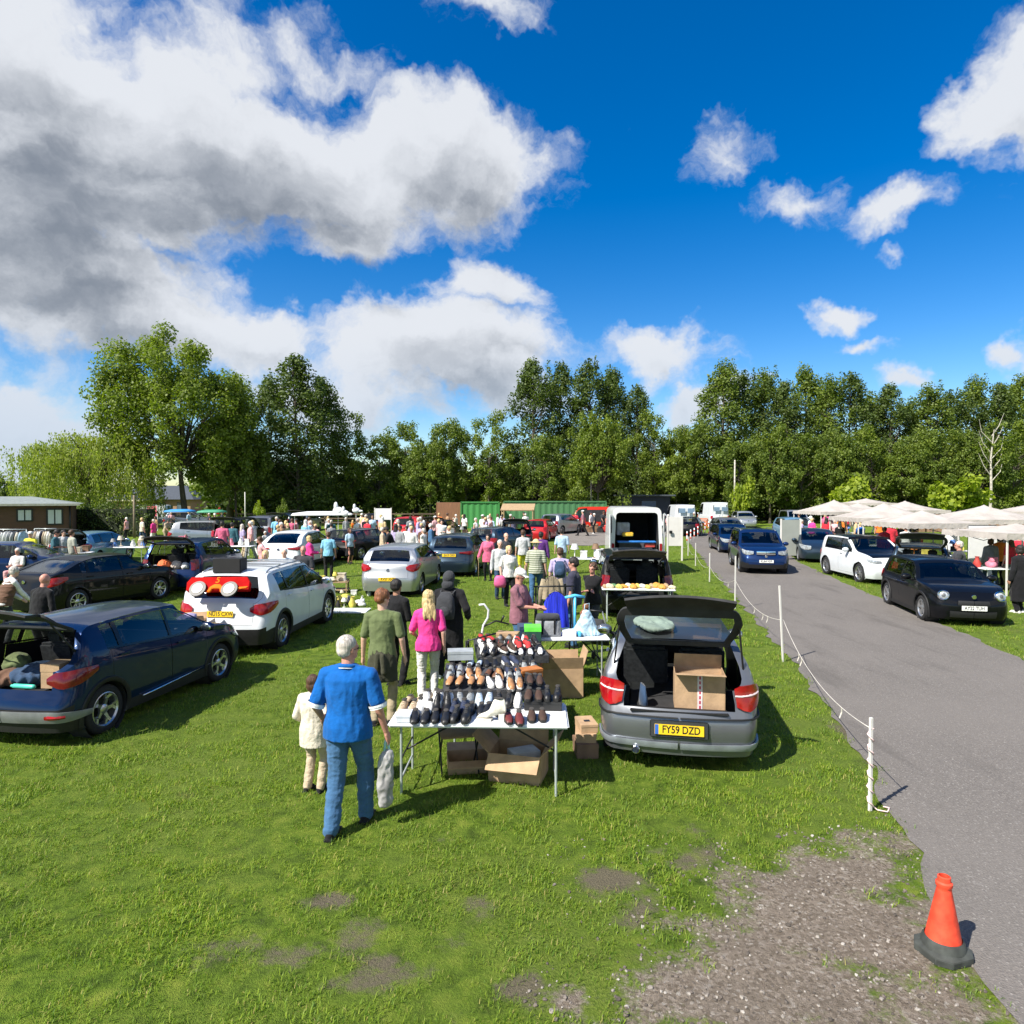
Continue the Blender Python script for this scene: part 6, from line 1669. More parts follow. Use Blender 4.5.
def heap(e, n, x0, x1, y0, y1, z, what, tbl, group, seed, cols, kinds=('trainer', 'loafer', 'trainer', 'loafer')):
    """pairs set out in rather uneven rows"""
    q = random.Random(seed); nr = max(1, int((y1-y0)/.20)); nc = int((x1-x0)/.118)
    for r in range(nr):
        y = y1-.12-(y1-y0-.22)*r/max(1, nr-1); c, k, dx, an = 'black', 'trainer', 0, 0
        for i in range(nc):
            if i % 2 == 0: c = q.choice(cols); k = q.choice(kinds); dx = q.uniform(-.015, .015); an = q.uniform(-.35, .35); dy = q.uniform(-.04, .04); lift = q.choice([0, 0, 0, .05])
            if q.random() < .04: continue
            L = e.matrix_basis @ Vector((x0+(x1-x0)*(i+.5)/nc+dx, y+dy+q.uniform(-.015, .015), z+.005+lift))
            shoe(k, c, L, e.rotation_euler.z+PI+an+q.uniform(-.12, .12), '%s %s, %s from left in row %s from back, %s' % (CNm.get(c, c), KN[k], ord_[i], ['one', 'two', 'three', 'four', 'five', 'six', 'seven', 'eight', 'nine'][r], tbl), group, (q.uniform(-.1, .05), q.uniform(-.12, .12)), q.uniform(.86, .98))
# table 1 : the nearest one
T1 = folding_table(GD(476, 6.98), R(-2), 1.83, .76, 'white folding table nearest the camera covered with rows of shoes'); T1.location.x = -.33
z = .745
GS = 'shoes on the nearest table'
pair_row(T1, [('loafer', 'black'), ('loafer', 'black'), ('trainer', 'black')], -.70, -.08, -.25, z, 'front', 'nearest table', GS, seed=1)
pair_row(T1, [('loafer', 'oxblood')], .22, .50, -.27, z, 'front right', 'nearest table', GS, seed=2)
pair_row(T1, [('loafer', 'dkbrown')], .45, .74, -.18, z, 'front end', 'nearest table', GS, seed=3)
L = T1.matrix_basis @ Vector((.13, -.24, z)); shoe('heel', 'cream', L, R(75), 'cream heeled ankle boot lying side on at the front of the nearest table', GS, (0, 0), 1.05)
pair_row(T1, [('trainer', 'beige'), ('trainer', 'white'), ('boot', 'black'), ('trainer', 'navy'), ('loafer', 'black'), ('loafer', 'black')], -.86, .22, -.02, z, 'second', 'nearest table', GS, seed=4)
pair_row(T1, [('trainer', 'white'), ('trainer', 'white')], -.62, -.32, .12, z+.05, 'raised', 'nearest table', GS, seed=5)
pair_row(T1, [('trainer', 'grey'), ('trainer', 'ltblue'), ('trainer', 'black'), ('trainer', 'white')], -.30, .55, .22, z+.02, 'back', 'nearest table', GS, seed=6)
pair_row(T1, [('loafer', 'dkbrown'), ('trainer', 'black')], .46, .86, .20, z+.10, 'shoebox', 'nearest table', GS, seed=7)
closed_box('shoe_box', T1.matrix_basis @ Vector((-.76, -.26, z)), 0, .14, .20, .075, 'pale blue-white shoe box at the left end of the nearest table', M('box_pale', (.62, .66, .74), .7))
closed_box('shoe_box', T1.matrix_basis @ Vector((.66, .20, z)), R(-3), .40, .26, .095, 'long black shoe box under shoes at the right end of the nearest table', M('box_black', (.02, .02, .02), .5))
# crumpled sandals and slippers in beige at the left back corner
heap(T1, 9, -.88, -.40, .10, .34, z, 'sandals', 'nearest table left corner', GS, 9, ['beige', 'cream', 'tan', 'beige', 'black'], ('loafer',))
# tables B and C run away from the camera
T2 = folding_table((-.24, 8.42, 0), R(4), 1.22, 1.30, 'wide white table behind the nearest one, heaped with shoes')
T3 = folding_table((-.04, 10.05, 0), R(6), 1.0, 1.25, 'third white table in the line, heaped with dark shoes')
for t_, w_, d_, nm in ((T2, 1.23, 1.31, 'second'), (T3, 1.01, 1.26, 'third')):
    b = MB(); b.box((0, 0, .744), (w_, d_, .008)); 
    for sy in (1, -1): b.box((0, sy*(d_/2+.004), .69), (w_, .008, .10))
    for sx in (1, -1): b.box((sx*(w_/2+.004), 0, .69), (.008, d_, .10))
    o = b.build('tablecloth', CM('charcoal'), None, 40, .003); tag(o, 'dark cloth spread over the %s shoe table' % nm, 'tablecloth'); o.location = t_.location; o.rotation_euler = t_.rotation_euler
heap(T2, 46, -.59, .59, -.62, .06, z, 'shoes', 'second table', 'shoes on the second table', 10, ['ltblue', 'white', 'navy', 'pink', 'brown', 'tan', 'dkbrown', 'white', 'black', 'grey', 'brown'])
heap(T2, 34, -.59, .59, .08, .63, z, 'shoes', 'second table back half', 'shoes on the second table', 12, ['black', 'mint', 'grey', 'black', 'ltblue', 'navy', 'white'])
heap(T3, 60, -.48, .46, -.60, .40, z, 'shoes', 'third table', 'shoes on the third table', 11, ['black', 'white', 'grey', 'dkbrown', 'tan', 'black', 'navy', 'red', 'black'])
closed_box('shoe_box', T2.matrix_basis @ Vector((-.42, .54, z+.09)), .1, .34, .22, .12, 'grey shoe box on the left back corner of the second table', M('box_grey', (.33, .36, .38), .6))
closed_box('shoe_box', T3.matrix_basis @ Vector((.02, .44, z)), -.2, .34, .2, .13, 'tan cardboard shoe box on the third table', CARD)
closed_box('storage_tub', T3.matrix_basis @ Vector((.42, .46, z)), 0, .26, .30, .22, 'dark green plastic tub with bright green lid on the third table', M('tub_green', (.02, .07, .05), .5), M('lid_green', (.15, .75, .08), .4))
closed_box('shoe_box', T2.matrix_basis @ Vector((.45, -.10, z)), .5, .30, .18, .11, 'orange brown shoe box among shoes on the second table', M('box_orange', (.45, .16, .04), .6))
# white crooked walking stick handles and black frames
b = MB(); pts = [(0, 0, 0)]+[(0, 0, z_) for z_ in (.3, .6, .9)]+[(.02, 0, 1.0), (.09, 0, 1.12), (.10, 0, 1.24), (.03, 0, 1.33), (-.05, 0, 1.32)]
b.tube(pts, .017, 8); o = b.build('scooter_stem', WPL, None, True); tag(o, 'white curved metal pole with hooked top standing left of the third table', 'pole'); o.location = GD(482, 10.4)
b = MB(); b.tube([(.02, 0, .98), (.22, .05, 1.06), (.42, .1, 1.0)], .014, 8); b.tube([(.3, .07, 1.05), (.34, .05, 1.14)], .016, 8); b.build('handlebar', BLKM, o, True)
b = MB(); b.tube([(0, 0, 0), (0, 0, .98), (.42, .05, 1.08)], .014, 8); b.tube([(0, 0, .9), (0, .5, .9), (0, .5, 0)], .014, 8); o = b.build('display_frame', BLKM, None, True); tag(o, 'black tubular frame at the left side of the second table', 'frame'); o.location = GD(466, 9.35)
def easel():
    e = empty('clothes_stand', GD(553, 11.6), R(5), 'black folding clothes stand behind the grey carton', 'stand')
    for x in (-.30, .34):
        for s in (1, -1):
            b = MB(); b.tube([(x+s*.22*0, s*.30, 0), (x, 0, 1.45)], .014, 8); b.build('leg', BLKM, e, True)
    b = MB(); b.tube([(-.34, 0, 1.45), (.38, 0, 1.45)], .014, 8); b.build('rail', BLKM, e, True)
easel()
def garment(loc, rz, w, h, mat, label, group=None, cat='garment', sleeves=True, seed=0, name='hanging_garment'):
    """a hanging garment: shoulders, body with folds, real thickness"""
    q = random.Random(seed); e = empty(name, loc, rz, label, cat, group); nx, nz = 14, 10; b = MB(); ph = q.uniform(0, 6)
    for sgn in (1, -1):
        vs = []
        for j in range(nz+1):
            v = j/nz; ww = w*(.42+.10*v if j else .34)
            for i in range(nx+1):
                u = i/nx*2-1; vs.append((u*ww, sgn*(.035+.02*v)*math.sqrt(max(0, 1-u*u))+.018*v*math.sin(u*11+ph)+.01*math.sin(u*23+ph), -v*h-.10*u*u*(1-v)))
        fs = [(j*(nx+1)+i, j*(nx+1)+i+1, (j+1)*(nx+1)+i+1, (j+1)*(nx+1)+i) for j in range(nz) for i in range(nx)]; b.add(vs, fs if sgn == 1 else [f[::-1] for f in fs])
    b.build('cloth_body', mat, e, True)
    if sleeves:
        for s in (1, -1): b = MB(); b.tube([(s*w*.36, 0, -.06), (s*w*.50, .01, -.28), (s*w*.52, .02, -.58)], [.055, .05, .042], 8, sy=.5); b.build('sleeve', mat, e, True)
    b = MB(); b.tube([(-w*.3, 0, -.05), (0, 0, .03), (w*.3, 0, -.05)], .006, 5); b.tube([(0, 0, .03), (0, 0, .08), (.03, 0, .11)], .004, 5); b.build('hanger', BLKM, e); return e
garment(GD(556, 11.55)+Vector((0, 0, 1.36)), R(4), .46, .62, M('blue_velvet', (.015, .03, .52), .6, 0, .4, 6, stretch=(8, 8, .6)), 'bright cobalt blue garment hanging on the black stand', sleeves=False)
garment(GD(552, 12.2)+Vector((0, 0, 1.56)), R(10), .40, .42, CM('khaki'), 'cream and khaki top on a hanger above the cobalt blue garment')
# table D with bag and toys
T4 = folding_table(GD(563, 10.9), R(2), 1.25, .6, 'white folding table with grey bag and light blue scooter, left of the grey hatchback'); T4.location.x = .95
def holdall():
    e = empty('holdall', T4.matrix_basis @ Vector((-.36, -.02, .745)), 0, 'grey and black holdall on the small white table', 'bag')
    b = MB(); b.loft([(0, 0, 0, .21, .13, 4), (0, 0, .04, .22, .14, 4), (0, 0, .22, .21, .135, 4), (0, 0, .27, .20, .12, 4)], 20); b.build('bag_body', CM('grey'), e, True)
    b = MB(); b.loft([(0, 0, .26, .205, .125, 4), (0, 0, .33, .19, .11, 4), (0, 0, .35, .17, .09, 4)], 20); b.build('flap', CM('charcoal'), e, True)
    for x in (-.1, .1): b = MB(); b.box((x, -.14, .17), (.03, .012, .26)); b.build('strap', CM('black'), e)
holdall()
closed_box('suitcase', T4.matrix_basis @ Vector((-.72, .08, .70)), .1, .24, .34, .2, 'dark blue case at the left end of the small white table', CM('dkdenim'))
def bag_light():
    e = empty('carrier_bag', T4.matrix_basis @ Vector((.30, .0, .745)), 0, 'light blue and white carrier bag slumped on the small white table', 'bag')
    b = MB(); b.loft([(0, 0, 0, .22, .13), (0, 0, .06, .23, .14), (-.02, 0, .18, .16, .11), (-.03, 0, .32, .09, .07), (-.02, 0, .40, .05, .04)], 18)
    me = remesh(b, .012, 2, (.03, 9, (1, 1, .6))); mesh_obj('bag_body', me, M('bag_blue', (.42, .60, .72), .35, 0, .4, 8), e)
    b = MB(); b.tube([(-.06, 0, .38), (-.05, 0, .5), (.02, 0, .52), (.02, 0, .38)], .007, 6); b.build('bag_handle', M('bag_blue', (.5, .6, .7)), e, True)
bag_light()
def scooter():
    e = empty('toy_scooter', T4.matrix_basis @ Vector((.10, .12, .745)), R(10), 'light blue toy scooter standing behind the carrier bag', 'scooter'); m = M('toy_blue', (.10, .50, .80), .35)
    b = MB(); b.tube([(0, 0, .02), (.0, 0, .60)], .022, 10); b.build('stem', m, e, True)
    b = MB(); b.tube([(-.17, 0, .60), (0, 0, .63), (.17, 0, .60)], [.022, .028, .022], 10); b.build('handlebar', m, e, True)
    b = MB(); b.box((0, -.12, .05), (.11, .30, .03)); b.build('deck', m, e, None, .012)
    for y in (.03, -.28): b = MB(); b.lathe([(0, -.02), (.04, -.02), (.05, 0), (.04, .02), (0, .02)], 14, Matrix.Translation((0, y, .05)) @ Matrix.Rotation(PI/2, 4, 'Y')); b.build('wheel', m, e, 60)
scooter()
closed_box('shoe_box', T4.matrix_basis @ Vector((-.02, -.08, .745)), 0, .22, .18, .10, 'white lidded box between the holdall and carrier bag', WPL)
b = MB()
for (x, y, z_, r) in ((0, 0, .08, .08), (.02, 0, .20, .06)): b.ell((x, y, z_), r)
o = mesh_obj('soft_toy', remesh(b, .012, 1, (.012, 30, (1, 1, 1))), M('toy_brown', (.22, .09, .04), .9)); tag(o, 'small brown soft toy above the white box', 'soft toy'); o.location = T4.matrix_basis @ Vector((.27, .16, .98))
# pushchair parts right of it
def buggy():
    e = empty('folded_pushchair', GD(600, 11.9), R(-30), 'folded grey pushchair leaning behind the small white table', 'pushchair'); m = M('buggy_tube', (.35, .36, .37), .4, .5)
    for s in (1, -1): b = MB(); b.tube([(s*.2, .3, .1), (s*.2, -.1, .62), (s*.18, -.32, 1.02)], .013, 8); b.build('frame_tube', m, e, True)
    b = MB(); b.tube([(-.18, -.32, 1.02), (.18, -.32, 1.02)], .018, 8); b.build('handle', BLKM, e, True)
    for s in (1, -1):
        for y in (.3, -.12): b = MB(); b.lathe([(0, -.02), (.07, -.02), (.085, 0), (.07, .02), (0, .02)], 16, Matrix.Translation((s*.24, y, .085)) @ Matrix.Rotation(PI/2, 4, 'Y')); b.build('wheel', RUB, e, 60)
    b = MB(); b.loft([(0, .05, .35, .17, .05, 4), (0, -.1, .6, .18, .05, 4), (0, -.24, .86, .17, .04, 4)], 14); b.build('seat', CM('charcoal'), e, True)
buggy()
# cartons
open_box('cardboard_box', GD(561, 10.1), R(4), .62, .42, .44, 'open cardboard carton standing between shoe tables and the grey hatchback', (.9, .5, 0, .8), 20)
c1 = open_box('cardboard_box', GD(519, 7.15), R(-14), .56, .44, .30, 'open cardboard carton with drooping flap under the right half of nearest table', (3.3, .4, 1.2, 1.2), 38)
c2 = open_box('cardboard_box', GD(468, 7.35), R(8), .46, .34, .14, 'shallow tan carton under the left half of the nearest table', (2.0, 1.6, 0, 0), 48)
closed_box('shoe_box', c1.matrix_basis @ Vector((.05, .02, .08)), .4, .3, .2, .2, 'pale box inside the open carton under the nearest table', M('box_pale'.replace('pale', 'pale2'), (.55, .58, .62), .7))
def stool():
    e = empty('folding_stool', GD(458, 7.3), R(12), 'black legged folding stool pushed under the left of the nearest table', 'stool')
    for s in (1, -1):
        b = MB(); b.tube([(s*.2, -.18, 0), (s*.2, .18, .42)], .010, 6); b.build('leg', BLKM, e, True); b = MB(); b.tube([(s*.2, .18, 0), (s*.2, -.18, .42)], .010, 6); b.build('leg', BLKM, e, True)
    b = MB(); b.box((0, 0, .42), (.42, .36, .02)); b.build('seat', CARDD, e, None, .006)
stool()
for i, (w, h, lab) in enumerate(((.25, .17, 'lowest brown shoe box of the stack beside the grey hatchback'), (.24, .10, 'middle brown shoe box of the stack beside the grey hatchback'), (.20, .10, 'top brown shoe box with dark label beside the grey hatchback'))):
    zz = (0, .17, .27)[i]
    bx = closed_box('shoe_box', GD(586, 7.75)+Vector((.01*i, .04*i, zz)), R((4, -6, 8)[i]), w, .32, h, lab, M('shoe_box_brown', (.20, .12, .075), .85, 0, .2, 7) if i == 0 else CARD)
    if i == 2: b = MB(); b.box((.0, -.02, h+.002), (.07, .06, .003)); b.build('sticker', BLKM, bx)
# rolled bag carried by the man in blue
def rolled_bag():
    w = bm_.matrix_basis @ (bf['_j']['wr'][0]+Vector((.0, .02, -.10)))
    e = empty('rolled_bag', (w.x, w.y, 0), R(8), 'rolled pale grey plastic bag held by the man in the royal blue polo shirt', 'bag')
    b = MB(); zt = w.z-.10; b.loft([(-.02, 0, zt-.50, .052, .032), (-.015, 0, zt-.45, .068, .042), (-.01, 0, zt-.22, .07, .045), (0, 0, zt-.04, .07, .045), (.01, 0, zt-.0, .05, .03), (.0, 0, zt+.02, .02, .02)], 14)
    mesh_obj('bag_body', remesh(b, .009, 2, (.02, 16, (1, 1, .5))), M('bag_grey', (.33, .32, .32), .5, 0, .35, 6, stretch=(1, 1, .6)), e)
    b = MB(); b.tube([(-.02, 0, zt-.02), (-.012, 0, zt+.08), (0, 0, zt+.13)], .012, 6); b.tube([(.03, 0, zt-.02), (.012, 0, zt+.08), (0, 0, zt+.13)], .012, 6); b.build('bag_handle', M('bag_teal', (.35, .62, .66), .5), e, True)
rolled_bag()
# pink bag with the woman
o = MB(); o.loft([(0, 0, 0, .14, .07), (0, 0, .1, .17, .09), (0, 0, .25, .15, .08), (0, 0, .32, .1, .05)], 16); o = o.build('handbag', M('bag_pink', (.62, .10, .26), .7), None, True); tag(o, 'rose pink bag hanging beside the woman in the white T-shirt', 'bag'); o.location = GD(500, 18.0)+Vector((0, 0, .55))
b = MB(); b.tube([(0, 0, 0), (0, 0, .8), (.06, 0, .86)], .011, 6); o = b.build('walking_stick', WOODM, None, True); tag(o, 'pale walking stick held by the woman in red and pink', 'stick'); o.location = GD(478.5, 23.6)
# the big carton in the grey car's boot
ge, gc_ = CARS['grey']
bx = open_box('cardboard_box', rel(ge, .40, -.24, .62), ge.rotation_euler.z, .36, .54, .42, 'big taped cardboard carton standing in the boot of the grey hatchback', (0, 0, 1.6, -.4), 50)
b = MB(); b.box((-.187, .0, .21), (.004, .055, .41)); tp = b.build('tape', M('tape_white', (.70, .62, .62), .5), bx)
for k in range(7): b = MB(); b.box((-.190, 0, .05+k*.055), (.003, .018, .034)); b.build('tape_lettering', M('ink_red', (.45, .03, .08), .5), bx)
o = MB(); o.loft([(0, 0, 0, .05, .14), (0, 0, .12, .04, .15), (0, .02, .24, .02, .12)], 12); o = o.build('boot_bag', CM('dkdenim'), None, True); tag(o, 'dark blue soft bag at the left of the grey hatchback boot', 'bag'); o.location = rel(ge, .36, .38, .60)
o = MB(); o.ell((0, 0, 0), (.24, .42, .05), 20, 9); o = mesh_obj('folded_sheet', remesh(o, .02, 1, (.045, 6, (1, 1, 1))), M('cloth_mint_white', (.50, .60, .52), .85)); tag(o, 'crumpled pale green sheet lying on the roof of the grey hatchback', 'sheet'); o.location = rel(ge, .95, .25, 1.455)
# navy crossover's boot
ne, nc = CARS['navy']
closed_box('cardboard_box', rel(ne, .38, -.40, .72), ne.rotation_euler.z+.1, .26, .24, .30, 'tan cardboard box in the boot of the navy crossover', CARD)
for i, (x, y, z_, r, m, lab) in enumerate(((.5, .05, .84, (.26, .30, .12), CM('dkdenim'), 'heap of dark checked clothes in the navy crossover boot'), (.36, .34, .80, (.2, .2, .1), CM('brown'), 'brown bundle at the left of the navy crossover boot'), (.55, .45, .95, (.14, .16, .12), CM('olive'), 'green bundle deep in the navy crossover boot'))):
    b = MB(); b.ell((0, 0, 0), r, 18, 9); o = mesh_obj('clothes_heap', remesh(b, .02, 1, (.07, 5, (1, 1, 1))), m); tag(o, lab, 'clothes'); o.location = rel(ne, x, y, z_)
b = MB(); b.cap((0, -.13, 0), (0, .13, 0), .03, .03, 12); b.cap((0, .13, 0), (0, .17, 0), .018, .018, 10); o = b.build('bottle', M('bottle_mint', (.08, .55, .42), .3), None, True); tag(o, 'mint green bottle lying at the sill of the navy crossover boot', 'bottle'); o.location = rel(ne, .14, -.12, .765); o.rotation_euler.z = ne.rotation_euler.z
b = MB(); b.ell((0, 0, 0), (.15, .20, .05), 18, 9); o = mesh_obj('folded_clothes', remesh(b, .02, 1, (.05, 6, (1, 1, 1))), CM('lav')); tag(o, 'crumpled lilac cloth spread on the bonnet of the navy crossover', 'clothes'); o.location = rel(ne, 3.72, .10, 1.02)
open_box('cardboard_box', rel(ne, 4.5, .5, .55), .3, .4, .3, .25, 'cardboard box of goods between the navy and white crossovers', (1, 1, 1, 1), 40)
T5 = folding_table(rel(ne, 4.5, .6, 0), ne.rotation_euler.z+1.2, 1.0, .6, 'low table squeezed between the navy and white crossovers', .54)
# red toy car and black crate on the white crossover
we, wc = CARS['white']
def toycar():
    T = we.matrix_basis @ Matrix.Translation((.09, 0.02, 1.27)) @ Matrix.Rotation(R(36), 4, 'Y')
    e = empty('toy_car', (0, 0, 0), 0, 'flat red and orange toy car with two white wheels on the white crossover rear window', 'toy car'); e.matrix_basis = T
    red = M('toy_red', (.40, .012, .012), .95, spec=.0); org = M('toy_orange', (.75, .17, .02), .9, spec=.0)
    # outline in the (y,z) plane, thickness along x
    def slab(poly, x0, x1, nm, m):
        n = len(poly); b = MB(); b.add([(x0, p[0], p[1]) for p in poly]+[(x1, p[0], p[1]) for p in poly], [tuple(range(n)), tuple(range(2*n-1, n-1, -1))]+[(i, n+i, n+(i+1) % n, (i+1) % n) for i in range(n)]); o = b.build(nm, m, e, None, .008); return o
    slab([(.58, -.12), (.62, .05), (.56, .17), (-.52, .19), (-.60, .08), (-.62, -.08)], -.14, -.04, 'toy_body', red)
    slab([(.16, -.16), (.13, -.05), (.05, .01), (-.05, .01), (-.13, -.05), (-.16, -.16), (-.10, -.16), (-.07, -.08), (.07, -.08), (.10, -.16)], -.17, -.13, 'front_grille', org)
    slab([(-.40, -.09), (-.58, -.06), (-.60, -.02), (-.42, -.04)], -.16, -.13, 'bumper_flash', org)
    for y in (.34, -.27):
        b = MB(); Tm = Matrix.Translation((-.15, y, -.10)) @ Matrix.Rotation(PI/2, 4, 'Y'); b.lathe([(.0, -.04), (.155, -.04), (.16, .0), (.0, .02)], 24, Tm); w_ = b.build('wheel', BLKM, e, 60)
        b = MB(); b.lathe([(.0, -.05), (.10, -.05), (.105, -.04), (.105, .0)], 24, Tm); b.build('hub_cap', M('hub_cream', (.74, .68, .56), .5), w_, 60)
    text_mesh('5', .17, org, e, Matrix.Translation((-.143, .02, .10)) @ Matrix(((0, 0, -1, 0), (-1, 0, 0, 0), (0, 1, 0, 0), (0, 0, 0, 1))), 'toy_number', .004)
toycar()
for x_ in (1.25, 2.1):
    b = MB(); p0 = wc.top(x_, .92); b.box((x_, 0, p0.z+.08), (.07, p0.y*2.1, .025)); b.build('roof_bar', ALLOY, we, None, .008)
b = MB(); b.box((0, 0, .14), (.30, .56, .28)); o = b.build('black_crate', M('crate_black', (.008, .008, .009), .7), None, None, .012); tag(o, 'black box on the roof edge of the white crossover above the toy car', 'box'); o.location = rel(we, .62, .10, 1.52); o.rotation_euler.z = we.rotation_euler.z
# goods behind the black estate
be, bc = CARS['blackest']
q = random.Random(31)
T6 = folding_table(rel(be, -.22, 0, 0), be.rotation_euler.z-PI/2, 1.75, .5, 'goods table across the back of the black estate car', .80)
for i in range(15):
    x = -.8+1.6*i/14; b = MB(); b.ell((0, 0, .04), (q.uniform(.06, .12), q.uniform(.07, .14), q.uniform(.04, .08)), 14, 8)
    cn, cc = q.choice([('yellow', (.65, .52, .12)), ('cream', (.62, .55, .38)), ('orange', (.62, .30, .06)), ('white', (.68, .66, .62)), ('green', (.10, .22, .10)), ('tan', (.42, .28, .16))])
    o = mesh_obj('soft_toy', remesh(b, .014, 1, (.03, 12, (1, 1, 1))), M('goods_'+cn, cc, .8)); tag(o, '%s bundle, %s from left on the table behind the black estate' % (cn, ord_[i]), 'bundle', 'bundles on the table behind the black estate'); o.location = T6.matrix_basis @ Vector((x, q.uniform(-.15, .15), .80))
# dark blue crossover boot goods
de, dc = CARS['darksuv']
for i, (x, y, z_, r, cc, lab) in enumerate(((.3, .25, .88, (.16, .24, .16), (.72, .16, .05), 'orange bundle in the boot of the dark blue crossover'), (.3, -.12, .86, (.14, .2, .14), (.6, .5, .42), 'cream bundle in the boot of the dark blue crossover'), (.22, -.42, .84, (.12, .14, .12), (.6, .58, .56), 'white round item at the right of the dark blue crossover boot'), (.15, .5, .82, (.12, .2, .05), (.62, .66, .7), 'pale folded cloth at the left of the dark blue crossover boot'))):
    b = MB(); b.ell((0, 0, 0), r, 16, 8); o = mesh_obj('clothes_heap', remesh(b, .02, 1, (.05, 7, (1, 1, 1))), M('boot_goods%d' % i, cc, .8)); tag(o, lab, 'bundle'); o.location = rel(de, x, y, z_)
# ------------------------------------------------------------ cone, stakes and rope
def cone():
    e = empty('traffic_cone', G(943, 953), R(15), 'weathered orange traffic cone on a black rubber base at the road edge', 'traffic cone'); om = M('cone_orange', (.74, .065, .028), .55, 0, .28, 9, .002, 30); e.scale = (.86, .86, .86)
    b = MB(); b.lathe([(.125, .12), (.118, .15), (.052, .50), (.050, .52), (.058, .53), (.058, .555), (.045, .565), (.045, .60), (.036, .605), (.034, .55)], 32); b.build('cone_body', om, e, 50)
    bk = M('cone_base', (.045, .05, .045), .8, 0, .35, 9, .004, 30)
    b = MB(); pts = [(x_*.88, y_*.88) for x_, y_ in ((.2, .11), (.11, .2), (-.11, .2), (-.2, .11), (-.2, -.11), (-.11, -.2), (.11, -.2), (.2, -.11))]
    b.add([(x, y, 0) for x, y in pts]+[(x, y, .05) for x, y in pts]+[(x*.82, y*.82, .075) for x, y in pts], [tuple(range(7, -1, -1)), tuple(range(16, 24))]+[(k*8+i, k*8+(i+1) % 8, k*8+8+(i+1) % 8, k*8+8+i) for k in (0, 1) for i in range(8)])
    b.lathe([(.155, .07), (.145, .11), (.128, .135)], 28); b.build('cone_base', bk, e, 40, .004)
cone()
STK = [(870, 811, .90), (783, 662, 1.40), (735, 609, 1.42), (709.5, 582, 1.02), (695.5, 566, 1.0), (688, 556, .95), (679, 546, .75)]
STP = []
for i, (px, py, h) in enumerate(STK):
    p = G(px, py); b = MB(); b.box((0, 0, h/2), (.034, .026, h)); lean = (R(-1), R(-3 if i == 1 else 1))
    o = b.build('marker_stake', WHITEP, None, None, .004); o.location = p; o.rotation_euler = (lean[0], lean[1], .3)
    tag(o, 'white wooden stake on the road edge, %s nearest the camera' % ['the very', 'second', 'third', 'fourth', 'fifth', 'sixth', 'seventh'][i], 'stake', 'white stakes along the road edge'); STP.append(p+Vector((0, 0, h)))
for i in range(len(STP)-1):
    a, c = STP[i].copy(), STP[i+1].copy(); a.z = min(a.z-.10, .8) if i == 0 else a.z*.55; c.z *= .55; pts = []
    for k in range(25):
        t = k/24; p = a.lerp(c, t); p.z -= .18*4*t*(1-t)*min(1.5, (c-a).length/4); pts.append(p)
    b = MB(); b.tube(pts, .0048, 5); o = b.build('rope', M('rope_white', (.62, .58, .52), .8), None, True); tag(o, 'white rope sagging between the %s and %s stakes' % (ord_[i], ord_[i+1]), 'rope', 'ropes between the stakes')
    q = random.Random(i)
    for k in range(3 if i < 3 else 0):
        p = pts[q.randrange(4, 20)]; b = MB(); b.tube([p, p+Vector((.01, .02, -.06)), p+Vector((-.01, .03, -.13))], .008, 5, sy=.3); o = b.build('ribbon', M('rope_white', (.62, .58, .52)), None); tag(o, 'white ribbon knotted on the rope beyond the %s stake, piece %s' % (ord_[i], 'abc'[k]), 'ribbon', 'ribbons on the rope')
b = MB(); q = random.Random(2); p0 = Vector((0, 0, .80)); pts = [p0+Vector((.03*math.cos(k*1.4), .03*math.sin(k*1.4), -.028*k)) for k in range(28)]+[Vector((.06, -.02, .02)), Vector((.14, -.05, .015)), Vector((.2, .02, .02)), Vector((.16, .06, .015))]
b.tube(pts, .007, 5); o = b.build('barrier_tape', M('tape_pink', (.72, .52, .50), .7, 0, .3, 20), None, True); tag(o, 'pinkish white tape wound round the nearest stake and trailing on the grass', 'tape'); o.location = G(870, 811)
# white board on posts beside the white van
def board(px, d, w, zt, zb_, label, cat, m=WHITEP, name='notice_board', posts=True, rz=0.0, face=None):
    e = empty(name, GD(px, d), rz, label, cat); b = MB(); b.box((0, 0, (zt+zb_)/2), (w, .04, zt-zb_)); b.build('panel', m, e, None, .005)
    if posts:
        for s in (1, -1): b = MB(); b.box((s*(w/2+.03), 0, (zt+.05)/2), (.07, .07, zt+.05)); b.build('post', WHITEP, e, None, .005)
    return e
board(675, 31, .62, 2.05, .7, 'white cabinet-like board on pale posts beside the open white van', 'board')
b = MB(); b.box((0, 0, 0), (.14, .06, .14)); o = b.build('meter_box', BLKM, None, None, .01); tag(o, 'small dark box fixed to the white board by the van', 'box'); o.location = GD(671, 30.9)+Vector((0, 0, 1.35))
board(791, 31.5, .85, 1.9, .2, 'tall pale framed road sign seen from behind, left of the dark hatchback', 'sign', M('sign_back', (.30, .32, .29), .6, 0, .05, 2), 'road_sign')
board(152, 58, .85, 2.15, 1.25, 'pink and red sign in the far left rows', 'sign', M('sign_pink', (.70, .10, .16), .6), 'road_sign')
board(383, 47, 1.1, 2.15, 1.35, 'white sign board above the crowd near the silver hatchback', 'sign', WPL, 'sign_board')

